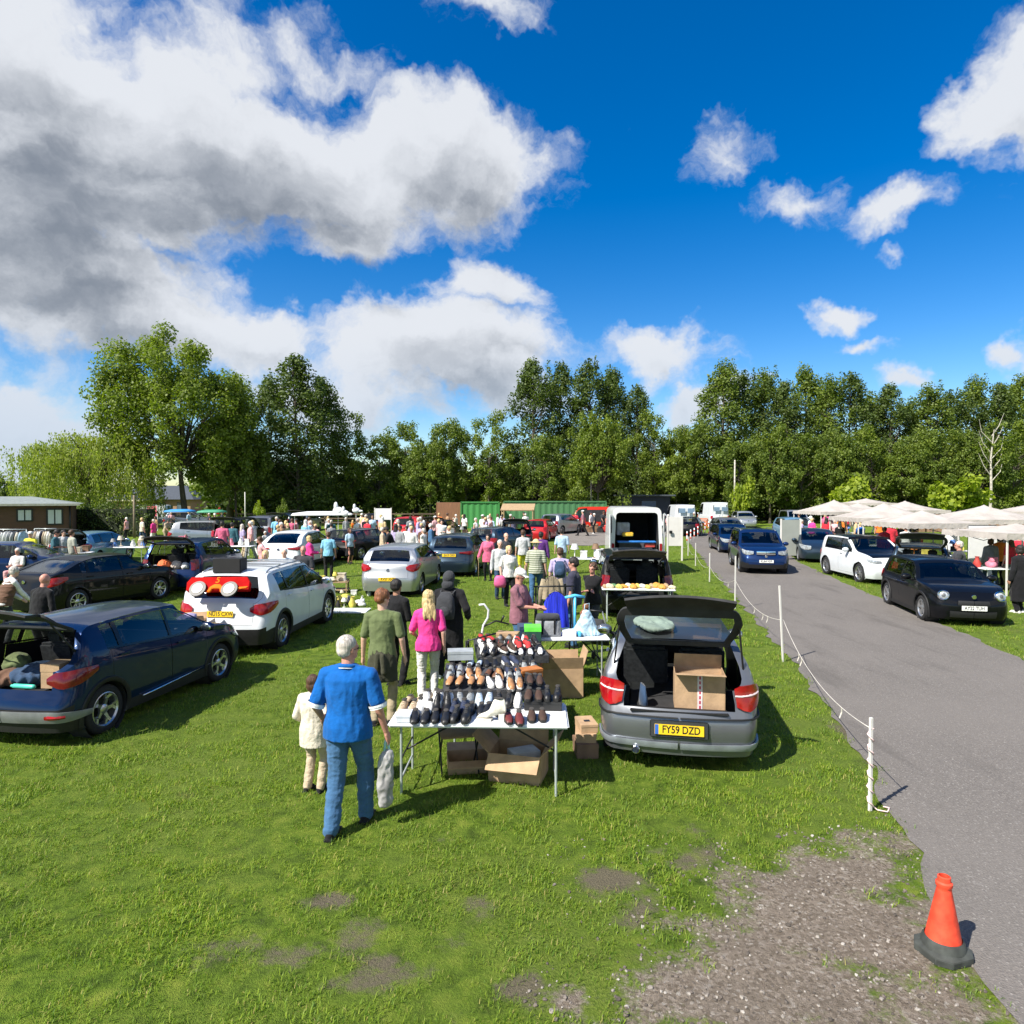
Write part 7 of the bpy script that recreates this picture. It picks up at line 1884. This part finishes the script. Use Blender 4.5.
def grey_details():
    ge.location.z = 0; gc_.end = 'R'
    def strip(nm, z0, z1, u, mat, off=.006): gc_.end = 'R'; return [gc_.patch(nm, [(-.02, z0, z1), (-.97, z0, z1), (u, z0, z1)], mat, ge, sd, off, 16, 2) for sd in (1, -1)]
    strip('bumper_seam', .612, .622, .50, BLACKP, .002); strip('bumper_lip', .285, .345, .42, M('paint_lip', (.30, .33, .37), .35, .5), .012)
    b = MB(); p = gc_.per(-.001, .50, .01); b.box((p.x+.006, 0, .50), (.02, .62, .19)); b.build('plate_recess', M('recess_grey', (.035, .038, .042), .5), ge, None, .02)
    b = MB(); p = gc_.per(-.6, .25, .0); T = Matrix.Translation((p.x-.03, .46, .245)) @ Matrix.Rotation(-PI/2, 4, 'Y'); b.lathe([(.030, -.12), (.042, -.10), (.044, .03), (.038, .035), (.034, -.06), (0, -.06)], 20, T); b.build('exhaust_pipe', CHROME, ge, 50)
    gc_.end = 'R'
    for sd in (1, -1): gc_.patch('lamp_band', [(-.90, .845, .862), (-.98, .845, .862), (.02, .85, .868), (.20, .86, .878)], M('lamp_clear', (.62, .50, .50), .2), ge, sd, .018, 10, 2)
    b = MB(); p = gc_.per(-.5, .66, 0); b.box((.05, 0, .668), (.16, 1.05, .02)); b.build('boot_sill', BLACKP, ge, None, .006)
grey_details()
def navy_details():
    nc.end = 'R'; dk = M('bumper_silver', (.22, .23, .24), .4, .3)
    for sd in (1, -1): nc.patch('bumper_plate', [(-.01, .36, .50), (-.97, .36, .50), (.10, .36, .48), (.4, .38, .44)], dk, ne, sd, .014, 14, 3); nc.patch('reflector', [(-.86, .40, .46), (-.96, .40, .46), (.06, .41, .45)], TAILR, ne, sd, .024, 8, 2)
    for sd in (1,-1):
        b = MB(); pts = []
        for x in (1.35, 1.5, 2.2, 2.95): p = nc.side(x, .33+.02*(x-1.35), .022); pts.append((p.x, sd*p.y, .33+.045*(x-1.35)))
        b.tube(pts, [.02, .028, .018, .008], 6, sy=.5); b.build('side_trim', CHROME, ne, True)
navy_details()
# ------------------------------------------------------------ white van with open rear doors
def open_van():
    c = GD(637, 25.2); hd = R(86); e = empty('parked_van', c, hd, 'tall white van with both rear doors open, showing its dark load bay', 'van')
    m = M('van_white', (.66, .67, .68), .35, coat=.6, var=.04); W_, H_, L_ = 1.95, 2.60, 5.2; x0 = 0
    def arc(w, h, r, n=5):
        pts = [(-w/2+.05, .42), (-w/2, .9)]
        for k in range(n+1): a = PI-PI/2*k/n; pts.append((-w/2+.06+r+r*math.cos(a), h-r+r*math.sin(a)))
        pts += [(-p[0], p[1]) for p in pts[::-1]]; return pts
    O = arc(W_, H_, .22); I = arc(W_-.26, H_-.20, .14); I[0] = (-(W_/2-.13), .62); I[-1] = (W_/2-.13, .62)
    n = len(O); b = MB()
    st = [0, .25, 1.5, 3.2, 3.9, 4.4, 5.0, 5.2]; hs = [1, 1, 1, 1, .93, .62, .50, .40]; ws = [1, 1, 1, 1, .96, .92, .86, .7]
    vs = []
    for x, h, w in zip(st, hs, ws): vs += [(x, p[0]*w, .42+(p[1]-.42)*h) for p in O]
    b.add(vs, [(i*n+k, i*n+k+1, (i+1)*n+k+1, (i+1)*n+k) for i in range(len(st)-1) for k in range(n-1)])
    e_ = (len(st)-1)*n; b.add([vs[e_+k] for k in range(n)], [tuple(range(n))])
    b.add([(0, p[0], p[1]) for p in O]+[(0, p[0], p[1]) for p in I], [(k, n+k, n+k+1, k+1) for k in range(n-1)]); b.add([(0, O[0][0], .42), (0, O[-1][0], .42), (0, I[-1][0], .62), (0, I[0][0], .62)], [(0, 1, 2, 3)])
    bo = b.build('body', m, e, 40)
    b = MB(); b.add([(0.001, p[0], p[1]) for p in I]+[(3.0, p[0], p[1]) for p in I], [(k, n+k, n+k+1, k+1) for k in range(n-1)]); b.add([(3.0, p[0], p[1]) for p in I], [tuple(range(n))]); b.add([(0, I[0][0], .62), (0, I[-1][0], .62), (3, I[-1][0], .62), (3, I[0][0], .62)], [(0, 1, 2, 3)]); b.build('load_bay', INTR, e, 40)
    for s in (1, -1):
        d = empty_part = MB(); d.box((-.42, 0, 1.5), (.84, .05, 1.75)); o = d.build('rear_door', m, e, None, .03)
        o.matrix_local = Matrix.Translation((0, s*.96, 0)) @ Matrix.Rotation(s*R(-8 if s > 0 else 58), 4, 'Z') if s > 0 else Matrix.Translation((.02, s*1.0, 0)) @ Matrix.Rotation(R(168), 4, 'Z')
        w = MB(); w.box((-.42, -.032*s, 1.95), (.56, .008, .6)); w.build('door_window', INTR, o)
    for x in (.95, 4.1):
        for s in (1, -1): wheel_copy(e, (x, s*.93, .34), s, .34, 'seven', GREYP)
    b = MB(); b.box((-.06, 0, .42), (.12, 1.9, .16)); b.build('rear_bumper', GREYP, e, None, .02)
    b = MB(); b.box((2.5, 0, .35), (4.4, 1.5, .1)); b.build('underbody', INTR, e)
    for s in (1, -1): b = MB(); b.box((-.01, s*.90, 1.05), (.03, .10, .36)); b.build('tail_light', TAILR, e, None, .01)
    for i, (x, y, z, d3, cc, lab) in enumerate(((.2, 0, 1.28, (.5, 1.5, .06), (.03, .20, .62), 'blue sheet across the goods in the open white van'), (.9, -.05, 1.0, (.4, 1.3, .5), (.06, .06, .08), 'dark crate behind the blue sheet in the open white van'), (.5, .30, 1.55, (.3, .42, .16), (.72, .45, .04), 'yellow seat stacked in the open white van'), (.18, -.5, 1.15, (.3, .4, .16), (.50, .06, .05), 'red bundle at the right of the open white van bay'), (.9, .45, 1.75, (.5, .5, .5), (.42, .44, .48), 'grey covered object deep in the open white van'))):
        b = MB(); b.box((0, 0, 0), d3); o = b.build('van_goods', M('van_goods%d' % i, cc, .6, 0, .25, 6), None, None, .03); tag(o, lab, 'goods'); o.location = e.matrix_basis @ Vector((x, y, z)); o.rotation_euler.z = hd
open_van()
# ------------------------------------------------------------ red van selling from its side
def red_van():
    e, c = mkcar('van', (4.8, 1.9, 2.1, 3.0, .85, .33, .28), paint('red_van', (.62, .03, .015), .0, .4), GD(606, 58), R(180), 'red van broadside on the yard with its side open and goods in front', name='parked_van', lr='tall', badge=False, seats=False)
    b = MB(); b.box((c.L*.42, c.W/2+.0, 1.35), (1.7, .05, 1.0)); b.build('side_opening', INTR, e)
    q = random.Random(4)
    for i in range(16):
        cn, cc = q.choice([('white', (.7, .7, .68)), ('red', (.5, .05, .04)), ('black', (.02, .02, .02)), ('cream', (.6, .52, .4)), ('brown', (.2, .12, .07))])
        w, h = q.uniform(.3, .55), q.uniform(.35, .8); b = MB(); b.box((0, 0, h/2), (w, .4, h)); b.ell((0, 0, h+.08), (w*.35, .15, .12))
        o = b.build('goods_box', M('market_'+cn, cc, .7, 0, .3, 5), None, None, .03); tag(o, '%s goods, %s from left in front of the red van' % (cn, ord_[i]), 'goods', 'goods in front of the red van'); o.location = GD(566+i*3.1, 55.5+q.uniform(-.6, .6))
red_van()
# ------------------------------------------------------------ canopies of the market on the right
CANV = M('canopy_cloth', (.41, .375, .345), .9, 0, .12, 1.5, .06, 5, spec=.1); 
def canopy(px, d, w, dp, eave, apex, rz, label, sag=.12, stripes=False, mat=None, val=.22):
    e = empty('market_canopy', GD(px, d), R(rz), label, 'canopy', 'white market canopies'); b = MB(); n = 24; w *= .80; apex -= .15; vs = []; fs = []
    for j in range(n+1):
        for i in range(n+1):
            u, v = i/n*2-1, j/n*2-1; r = max(abs(u), abs(v)); a = math.atan2(v, u)
            z = apex-(apex-eave)*(r**.82)-sag*math.sin(PI*r)*.35*(1-abs(math.cos(2*a)))-.045*math.sin(a*9+r*5)*r*(1-r)*2-.03*abs(math.sin(a*2))*r
            vs.append((u*w/2, v*dp/2, z))
    fs = [(j*(n+1)+i, j*(n+1)+i+1, (j+1)*(n+1)+i+1, (j+1)*(n+1)+i) for j in range(n) for i in range(n)]
    b.add(vs, fs)
    ring = [(-1+2*k/n, -1) for k in range(n)]+[(1, -1+2*k/n) for k in range(n)]+[(1-2*k/n, 1) for k in range(n)]+[(-1, 1-2*k/n) for k in range(n)]; m = len(ring)
    me = b.mesh('canopy_roof'); me = thicken(me, .02); me.materials.append(mat or CANV); smooth_mesh(me, 45); roof = mesh_obj('canopy_roof', me, None, e)
    b = MB(); vs = [(u*w/2, v*dp/2, eave-.0) for u, v in ring]+[(u*w/2*1.01, v*dp/2*1.01, eave-val+.04*(k % 2)) for k, (u, v) in enumerate(ring)]
    b.add(vs, [(k, (k+1) % m, m+(k+1) % m, m+k) for k in range(m)]); me = thicken(b.mesh('valance'), .008); me.materials.append(mat or CANV); mesh_obj('valance', me, None, e)
    for sx in (1, -1):
        for sy in (1, -1): b = MB(); b.box((sx*(w/2-.04), sy*(dp/2-.04), eave/2), (.04, .04, eave)); b.build('pole', WHITEP, e)
    for s in (1, -1): b = MB(); b.tube([(-w/2+.05, s*(dp/2-.05), eave-.02), (0, s*(dp/2-.05), eave-.40), (w/2-.05, s*(dp/2-.05), eave-.02)], .012, 5); b.build('truss', BLKM, e)
    return e
CAN = [(834, 43, 4.6, 3.5, 2.05, 2.95, 4, 'white domed canopy, leftmost of the market canopies'), (866, 52, 4.0, 3, 2.5, 3.0, -6, 'flat white canopy at the back left of the market'), (858, 46, 3.6, 3, 2.1, 2.7, 10, 'white canopy directly behind the leftmost large one'),
       (884, 32.5, 4.9, 3.2, 2.0, 2.85, -3, 'large white canopy behind the white electric hatchback'), (922, 26.5, 3.9, 3.0, 2.0, 2.62, 3, 'creased cream canopy above the raised dark tailgate'), (905, 40, 4.4, 3, 2.2, 2.9, 5, 'white canopy standing before the large box van'),
       (984, 29, 5.2, 3.2, 2.05, 2.80, -2, 'wide white canopy right of the creased cream one'), (1016, 21.5, 3.6, 2.8, 1.90, 2.30, 3, 'low white canopy at the right edge over the orange shirt'), (1040, 36, 4.5, 3, 2.2, 2.9, 0, 'white canopy half beyond the right edge')]
for c in CAN: canopy(*c)
b = MB(); b.box((0, 0, 1.05), (1.05, .05, 1.9)); o = b.build('white_sheet', WPL, None, None, .04); tag(o, 'upright white panel with rounded top between the two right-hand canopies', 'panel'); o.location = GD(983, 23.5)
# ------------------------------------------------------------ stalls : tables with mixed goods
GM = {k: M('market_'+k, c, .7, 0, .3, 5) for k, c in dict(white=(.7, .7, .68), red=(.5, .05, .04), black=(.02, .02, .02), cream=(.6, .52, .4), brown=(.2, .12, .07), pink=(.65, .2, .28), blue=(.08, .2, .5), green=(.1, .25, .1), orange=(.7, .25, .05), grey=(.3, .3, .3), yellow=(.65, .55, .1)).items()}
def item_mesh(k):
    b = MB()
    if k == 0: b.box((0, 0, .12), (.3, .24, .24)); b.box((0, 0, .25), (.32, .26, .03))
    elif k == 1: b.lathe([(.0, 0), (.09, 0), (.11, .12), (.06, .22), (.05, .3), (.07, .32)], 12)
    elif k == 2: b.ell((0, 0, .10), (.16, .13, .10)); b.ell((.03, 0, .22), (.08, .08, .08)); b.ell((.07, .03, .29), .03); b.ell((-.01, .03, .29), .03)
    elif k == 3: b.box((0, 0, .18), (.04, .3, .36)); b.box((-.03, 0, .18), (.02, .24, .30))
    elif k == 4: b.ell((0, 0, .06), (.22, .16, .07)); b.ell((.06, .05, .11), (.12, .12, .05))
    else: b.lathe([(.0, 0), (.08, 0), (.08, .02), (.015, .04), (.015, .24), (.13, .26), (.07, .42)], 12)
    me = b.mesh('item'); me.materials.append(GM['white']); smooth_mesh(me, 45); return me
ITM = [item_mesh(k) for k in range(6)]; INM = ['boxed item', 'vase', 'soft toy', 'picture frame', 'folded textile', 'table lamp']; ISN = ['box', 'vase', 'soft_toy', 'picture_frame', 'folded_textile', 'table_lamp']
def stall(px, d, L, rz, n, label, seed, where, zs=.74, cols=None):
    t = folding_table(GD(px, d), R(rz), L, .7, label, zs, group='goods tables'); q = random.Random(seed); xs = sorted(q.uniform(-L/2+.1, L/2-.1) for _ in range(n))
    for i, x in enumerate(xs):
        k = q.randrange(6); c = q.choice(cols or list(GM)); o = mesh_obj(ISN[k], ITM[k]); recolor(o, GM[c]); o.location = t.matrix_basis @ Vector((x, q.uniform(-.24, .24), zs+.005)); o.rotation_euler.z = q.uniform(0, 6.28)
        s = q.uniform(.7, 1.25); o.scale = (s, s, s); tag(o, '%s %s, %s from left, %s' % (c, INM[k], ord_[i], where), INM[k].split()[-1], 'goods on the '+where)
ST = [(830, 41.5, 3.2, 3, 12, 'leftmost canopy'), (884, 31, 3.4, 0, 12, 'canopy behind the electric hatchback'), (922, 25.4, 2.6, 3, 10, 'creased cream canopy'), (985, 27.8, 3.4, 0, 12, 'wide right canopy'), (1008, 21.2, 1.9, 0, 8, 'low right canopy')]
for i, (px, d, L, rz, n, w) in enumerate(ST): stall(px, d, L, rz, n, 'folding table of goods under the '+w, 100+i, 'table under the '+w)
ST2 = [(232, 30.6, 2.0, 0, 8, 'open off-roader'), (288, 33.5, 3.0, 4, 10, 'olive tailgate car'), (338, 36, 2.6, -5, 10, 'dark trees'), (405, 30, 2.4, 6, 9, 'crowd left of the timber hut'), (470, 40, 3.0, 0, 9, 'green container'), (70, 27, 1.6, 20, 5, 'light blue hatchback'), (125, 30, 2.0, 0, 8, 'far left sellers'), (180, 33, 2.0, 5, 8, 'silver tailgate'), (593, 24.5, 1.7, -8, 9, 'open white van')]
for i, (px, d, L, rz, n, w) in enumerate(ST2): stall(px, d, L, rz, n, 'goods table by the '+w, 200+i, 'table by the '+w, cols=['white', 'cream', 'brown', 'black', 'grey', 'pink', 'blue', 'white'])
# ground display of bric-a-brac between the white crossover and the silver hatchback
def low_display():
    e = empty('low_display_stand', GD(324, 20.8), R(6), 'low pale wooden rack of small toys and ornaments on the grass', 'rack')
    for z in (.10, .34): b = MB(); b.box((0, 0, z), (1.5, .5, .03)); b.build('shelf', WOODM, e)
    for x in (-.7, 0, .7): b = MB(); b.box((x, -.22, .2), (.04, .04, .4)); b.box((x, .22, .2), (.04, .04, .4)); b.build('upright', WOODM, e)
    q = random.Random(5)
    for i in range(26):
        k = q.choice([0, 1, 2, 4, 5]); c = q.choice(['white', 'cream', 'brown', 'black', 'yellow', 'white', 'grey']); o = mesh_obj(ISN[k], ITM[k]); recolor(o, GM[c]); s = q.uniform(.5, 1.0); o.scale = (s, s, s)
        if i < 10: o.location = e.matrix_basis @ Vector((-.7+i*.15, q.uniform(-.15, .15), .36)); w = '%s from left on the low wooden rack' % ord_[i]
        else: o.location = GD(q.uniform(318, 372)if i < 18 else q.uniform(335, 362), q.uniform(17.5, 20.3)); w = '%s of ornaments on grass by the rack' % ord_[i-10]
        tag(o, '%s %s, %s' % (c, INM[k], w), INM[k].split()[-1], 'bric-a-brac by the low rack')
low_display()
for i, (px, d, w) in enumerate(((284, 19.3, 1.5), (347, 17.4, 1.1))):
    b = MB(); b.box((0, 0, .02), (w, .7, .03)); o = b.build('ground_sheet', WPL, None, None, .01); tag(o, ['white ground sheet behind the roof-barred crossover', 'white ground sheet beside the silver hatchback'][i], 'sheet'); o.location = GD(px, d)
# clothes rails by the chalet
def clothes_rail(px0, px1, d, n, seed, label, where, cols):
    x0, x1 = GD(px0, d).x, GD(px1, d).x; e = empty('clothes_rail', ((x0+x1)/2, d, 0), 0, label, 'clothes rail'); w = (x1-x0)/2
    b = MB(); b.tube([(-w, 0, 1.62), (w, 0, 1.62)], .02, 8); b.build('rail', STEEL, e, True)
    for s in (-1, 0, 1): b = MB(); b.tube([(s*w, -.3, 0), (s*w, 0, .2), (s*w, 0, 1.62)], .018, 8); b.tube([(s*w, .3, 0), (s*w, 0, .2)], .018, 8); b.build('upright', STEEL, e, True)
    q = random.Random(seed)
    for i in range(n):
        c = q.choice(cols); garment(Vector((x0+(x1-x0)*(i+.5)/n, d, 1.56)), R(60+q.uniform(-15, 15)), q.uniform(.42, .5), q.uniform(.75, 1.1), CM(c), '%s garment, %s from left on the %s' % (CN.get(c, c), ord_[i], where), 'garments on the '+where, seed=i)
clothes_rail(-20, 26, 28, 18, 1, 'long clothes rail before the chalet, left of the yellow jacket', 'left clothes rail', ['black', 'white', 'ltblue', 'grey', 'brown', 'cream', 'charcoal', 'teal', 'ltgrey'])
clothes_rail(34, 56, 28.6, 10, 2, 'shorter clothes rail between the yellow jacket and the man in grey', 'short clothes rail', ['black', 'white', 'beige', 'navy', 'cream', 'brown', 'white'])
# ------------------------------------------------------------ buildings
BRICK = M('brown_cladding', (.105, .052, .034), .8, 0, .12, 2, .01, 3, stretch=(.3, .3, 12)); ROOFG = M('roof_grey', (.22, .25, .24), .7, 0, .12, 5, .01, 8); ROOFD = M('roof_slate', (.055, .065, .08), .7, 0, .15, 4)
WGL = M('window_glass', (.10, .13, .16), .06, 0, .2, 2); CURT = M('curtain', (.55, .58, .60), .8, 0, .1, 4, stretch=(14, 1, .4))
def chalet():
    c = GD(72, 44); e = empty('chalet', c, R(31), 'brown clad single storey chalet with grey low roof at the left edge', 'building')
    W_ = 12.5; D_ = 6; o_ = .45; z0, z1 = 2.5, 3.0; b = MB(); b.box((-W_/2, D_/2, 1.25), (W_, D_, 2.5)); b.build('wall', BRICK, e)
    b = MB(); b.add([(o_, -o_, z0), (-W_-o_, -o_, z0), (-W_-o_, D_+o_, z0), (o_, D_+o_, z0), (-2.4, D_/2, z1), (-W_-o_, D_/2, z1)], [(0, 4, 5, 1), (2, 5, 4, 3), (0, 3, 4), (0, 1, 2, 3), (1, 5, 2)]); b.build('roof', ROOFG, e)
    b = MB(); b.box((-W_/2, -o_, 2.47), (W_+.9, .05, .14)); b.build('fascia', M('fascia_cream', (.45, .43, .37), .6), e)
    b = MB(); b.tube([(-.12, -.08, 0), (-.12, -.08, 2.4)], .05, 8); b.build('downpipe', BLKM, e, True)
    for t, w, za, zb in ((2.54, .75, 1.45, 2.15), (.95, .80, 1.2, 2.15), (5.4, .8, 1.4, 2.15)):
        f = MB(); f.box((-t, -.03, (za+zb)/2), (w+.12, .07, zb-za+.12)); fo = f.build('window', BLKM, e, None, .01)
        for s in (-1, 1): p = MB(); p.box((-t+s*w*.25, -.072, (za+zb)/2), (w*.40, .02, zb-za-.06)); p.build('pane', CURT, fo)
chalet()
def house():
    e = empty('club_house', GD(152, 104), 0, 'long low building with dark slate roof beyond the far left car rows', 'building'); m = M('house_brick', (.32, .20, .12), .8)
    b = MB(); b.box((0, 4, 1.3), (12, 8, 2.6)); b.build('wall', m, e)
    b = MB(); b.add([(-6.8, -.6, 2.5), (6.8, -.6, 2.5), (6.8, 8.6, 2.5), (-6.8, 8.6, 2.5), (-3.5, 4, 4.7), (3.5, 4, 4.7)], [(0, 1, 5, 4), (2, 3, 4, 5), (1, 2, 5), (3, 0, 4), (0, 3, 2, 1)]); b.build('roof', ROOFD, e)
    for x in (-4, -1, 2, 5): b = MB(); b.box((x-.5, -.02, 1.4), (1.2, .1, 1.2)); f = b.build('window', BLKM, e); b = MB(); b.box((x-.5, -.08, 1.4), (1.05, .04, 1.05)); b.build('pane', WGL, f)
    e = empty('gable_house', GD(126, 100), 0, 'small gabled building with cream fascia left of the slate-roofed one', 'building')
    b = MB(); b.box((0, 3, 1.3), (4.4, 6, 2.6)); b.build('wall', m, e); b = MB(); b.add([(-2.9, -.5, 2.4), (2.9, -.5, 2.4), (2.9, 6.5, 2.4), (-2.9, 6.5, 2.4), (-1.0, 2, 3.6), (1.0, 2, 3.6)], [(0, 1, 5, 4), (2, 3, 4, 5), (1, 2, 5), (3, 0, 4), (0, 3, 2, 1)]); b.build('roof', ROOFD, e)
    b = MB(); b.box((0, -.52, 2.36), (5.8, .06, .2)); b.build('fascia', M('fascia_cream2', (.6, .55, .4), .6), e)
house()
GREEN = M('container_green', (.045, .22, .055), .55, 0, .12, 2, .02, 5, stretch=(9, 9, .1)); GREEN2 = M('container_green_dull', (.055, .17, .065), .6, 0, .15, 2, .02, 5, stretch=(9, 9, .1))
def container(px0, px1, d, h, m, label, door=None):
    x0, x1 = GD(px0, d).x, GD(px1, d).x; e = empty('shipping_container', ((x0+x1)/2, d, 0), 0, label, 'container'); L = x1-x0; b = MB(); n = int(L/.14); vs = []
    for k in range(n+1):
        x = -L/2+L*k/n; y = .04*(k % 4 in (1, 2)); vs += [(x, y, 0), (x, y, h)]
    b.add(vs, [(2*k, 2*k+2, 2*k+3, 2*k+1) for k in range(n)]); b.box((0, 1.25, h/2), (L, 2.3, h-.04)); b.build('container_body', m, e)
    b = MB(); b.box((0, 0, h), (L+.06, .14, .12)); b.box((-L/2, 0, h/2), (.12, .14, h)); b.box((L/2, 0, h/2), (.12, .14, h)); b.build('corner_frame', m, e)
    if door: b = MB(); b.box((door, -.03, 1.0), (1.0, .06, 1.9)); dd = b.build('door', M('door_green', (.02, .12, .03), .6), e, None, .01); b = MB(); b.box((door+.4, -.08, 1.0), (.05, .04, .2)); b.build('handle', BLKM, dd)
container(461, 499, 62, 2.45, GREEN, 'bright green container behind the white-clad crowd, left one'); container(504, 606, 63, 2.5, GREEN2, 'long duller green container with a darker green door', 2.6)
b = MB(); b.box((0, 1, 1.2), (2.4, 2, 2.4)); o = b.build('timber_hut', M('hut_brown', (.22, .10, .055), .8, 0, .2, 3, stretch=(8, 8, .4)), None); tag(o, 'red-brown timber hut left of the bright green container', 'hut'); o.location = GD(449, 63)
def brown_awning():
    e = empty('stall_shelter', GD(518, 52), R(-6), 'brown roofed open stall before the green containers', 'stall'); b = MB(); b.box((0, 0, 2.15), (2.6, 1.6, .08), tilt=(.3, 0)); b.build('roof', WOODM, e)
    for x in (-1.2, 1.2):
        for y in (-.7, .7): b = MB(); b.box((x, y, 1), (.07, .07, 2.0+.2*(y > 0))); b.build('post', WOODM, e)
brown_awning()
def kiosk():
    e = empty('kiosk', GD(646, 74), 0, 'dark navy kiosk with flat roof behind the open white van', 'kiosk'); b = MB(); b.box((0, 1.5, 1.5), (5.4, 3, 3.0)); b.build('wall', M('kiosk_navy', (.012, .018, .035), .6), e); b = MB(); b.box((0, 1.2, 3.1), (6.2, 4, .16)); b.build('roof', ROOFD, e)
    b = MB(); b.box((.3, -.04, 2.1), (1.8, .08, .9)); f = b.build('window', BLKM, e); b = MB(); b.box((.3, -.09, 2.1), (1.6, .04, .75)); b.build('pane', M('kiosk_glass', (.05, .09, .17), .1), f)
kiosk()
def fence(px0, px1, d, h, label, solid=False, m=None):
    x0, x1 = GD(px0, d).x, GD(px1, d).x; L = x1-x0; e = empty('timber_fence', ((x0+x1)/2, d, 0), 0, label, 'fence'); m = m or M('fence_wood', (.12, .085, .055), .85, 0, .3, 3)
    if solid: b = MB(); b.box((0, 0, h/2), (L, .05, h)); b.build('panels', m, e)
    else:
        for z in (.4, .8, h-.1): b = MB(); b.box((0, 0, z), (L, .05, .12)); b.build('fence_rail', m, e)
    for k in range(int(L/2.2)+1): b = MB(); b.box((-L/2+k*2.2, .03, h/2+.05), (.11, .11, h+.1)); b.build('post', m, e)
fence(236, 440, 66, 1.35, 'dark post and rail fence under the left tree line'); fence(900, 1040, 56, 1.5, 'brown board fence behind the right-hand canopies', True, M('fence_brown', (.27, .16, .10), .85, 0, .25, 3, stretch=(6, 6, .4))); fence(606, 705, 80, 1.6, 'brown fence behind the kiosk and white vans', True)
def pole(px, d, zt, label, r=.06, m=None, lamp=False, name='pole', cat='pole'):
    e = empty(name, GD(px, d), 0, label, cat); b = MB(); b.tube([(0, 0, 0), (0, 0, zt)], [r, r*.75], 8); b.build('shaft', m or WHITEP, e, True)
    if lamp: b = MB(); b.ell((0, 0, zt+.1), (.22, .22, .2)); b.build('lamp', WPL, e, True)
    return e
pole(734.5, 66, 6.6, 'pale birch-like pole right of the parked vans', .09, BARKL); pole(591, 66, 4.6, 'thin dark pole before the central trees', .05, BLKM); pole(134, 48, 3.1, 'weathered timber post beside the hedge', .09, M('pole_wood', (.20, .16, .11), .9)); pole(113, 90, 4.2, 'short lamp post with pale globe beyond the hedge', .06, BLKM, True, 'lamp_post', 'lamp post')
pole(245, 62, 3.4, 'thin pale post among shrubs behind the open-backed vehicles', .05)
def pylon():
    e = empty('flood_light_mast', GD(151, 118), 0, 'thin mast with cross arms above the slate roof', 'mast'); b = MB(); b.tube([(0, 0, 0), (0, 0, 8)], .09, 6); b.build('shaft', BLKM, e)
    for z in (6.0, 7.4): b = MB(); b.box((-1.5, 0, z), (4.5, .08, .08)); b.build('cross_arm', BLKM, e)
pylon()
# red and white posts and orange mesh by the bend
RW = M('post_red', (.62, .08, .04), .5)
for i in range(9):
    p = G(687+i*3.6, 545-i*2.3); e = empty('barrier_post', p, 0, 'red and white barrier post, %s from left by the road bend' % ord_[i], 'post', 'red and white posts by the bend')
    b = MB(); b.tube([(0, 0, 0), (0, 0, .85)], .035, 8); b.build('shaft', WPL, e, True)
    for z in (.25, .6): b = MB(); b.tube([(0, 0, z), (0, 0, z+.13)], .038, 8); b.build('red_band', RW, e, True)
for i, (px, py, w) in enumerate(((700, 529, 1.3), (704, 524, 1.6))):
    e = empty('mesh_barrier', G(px, py), R(20*i), 'orange mesh barrier between the two white panel vans, %s one' % ['nearer', 'farther'][i], 'barrier'); b = MB(); n = 12
    for k in range(n): b.box((-w/2+w*k/(n-1), 0, .5), (.05, .03, 1.0))
    for z in (.05, .35, .65, .95): b.box((0, .0, z), (w, .035, .06))
    b.build('mesh_panel', M('orange_mesh', (.80, .16, .04), .6), e)
# sheets flapping from the stall behind the coupe
def tent_left(px, d, w, z, label, m=WPL):
    e = empty('stall_cover', GD(px, d), R(8), label, 'cover'); b = MB(); b.loft([(0, 0, z-.12, w/2, .9, 4), (0, 0, z, w/2*.94, .8, 4), (0, 0, z+.10, w/2*.5, .4, 3)], 20); b.build('cover_top', m, e, True)
    for s in (1, -1): b = MB(); b.tube([(s*w*.42, -.5, 0), (s*w*.42, -.5, z)], .02, 6); b.build('leg', STEEL, e)
tent_left(322, 38, 3.4, 2.05, 'white cover over the stall beyond the white coupe crossover'); tent_left(180, 52, 2.2, 1.9, 'bright blue low awning in the far left rows', M('awning_blue', (.04, .26, .62), .6)); tent_left(212, 50, 2.0, 1.9, 'green edged low awning behind the tall man in red', M('awning_green', (.06, .28, .16), .6))
for i, (px, d, z, s) in enumerate(((338, 37.5, 2.2, 1.0), (345, 37.2, 2.05, .8), (356, 41, 2.15, .8))):
    b = MB(); b.ell((0, 0, 0), (.30*s, .12, .22*s)); b.ell((.32*s, 0, -.05), (.22*s, .08, .09*s)); b.ell((-.12*s, 0, .25*s), (.12*s, .1, .25*s)); b.cap((0, 0, -.2), (0, 0, -z+.0), .012, .02, 6)
    o = b.build('white_ornament', WPL, None, True); tag(o, 'white shape fluttering on a stick above the dark-tree stalls, %s from left' % ord_[i], 'ornament', 'white shapes above the stalls'); o.location = GD(px, d)+Vector((0, 0, z))
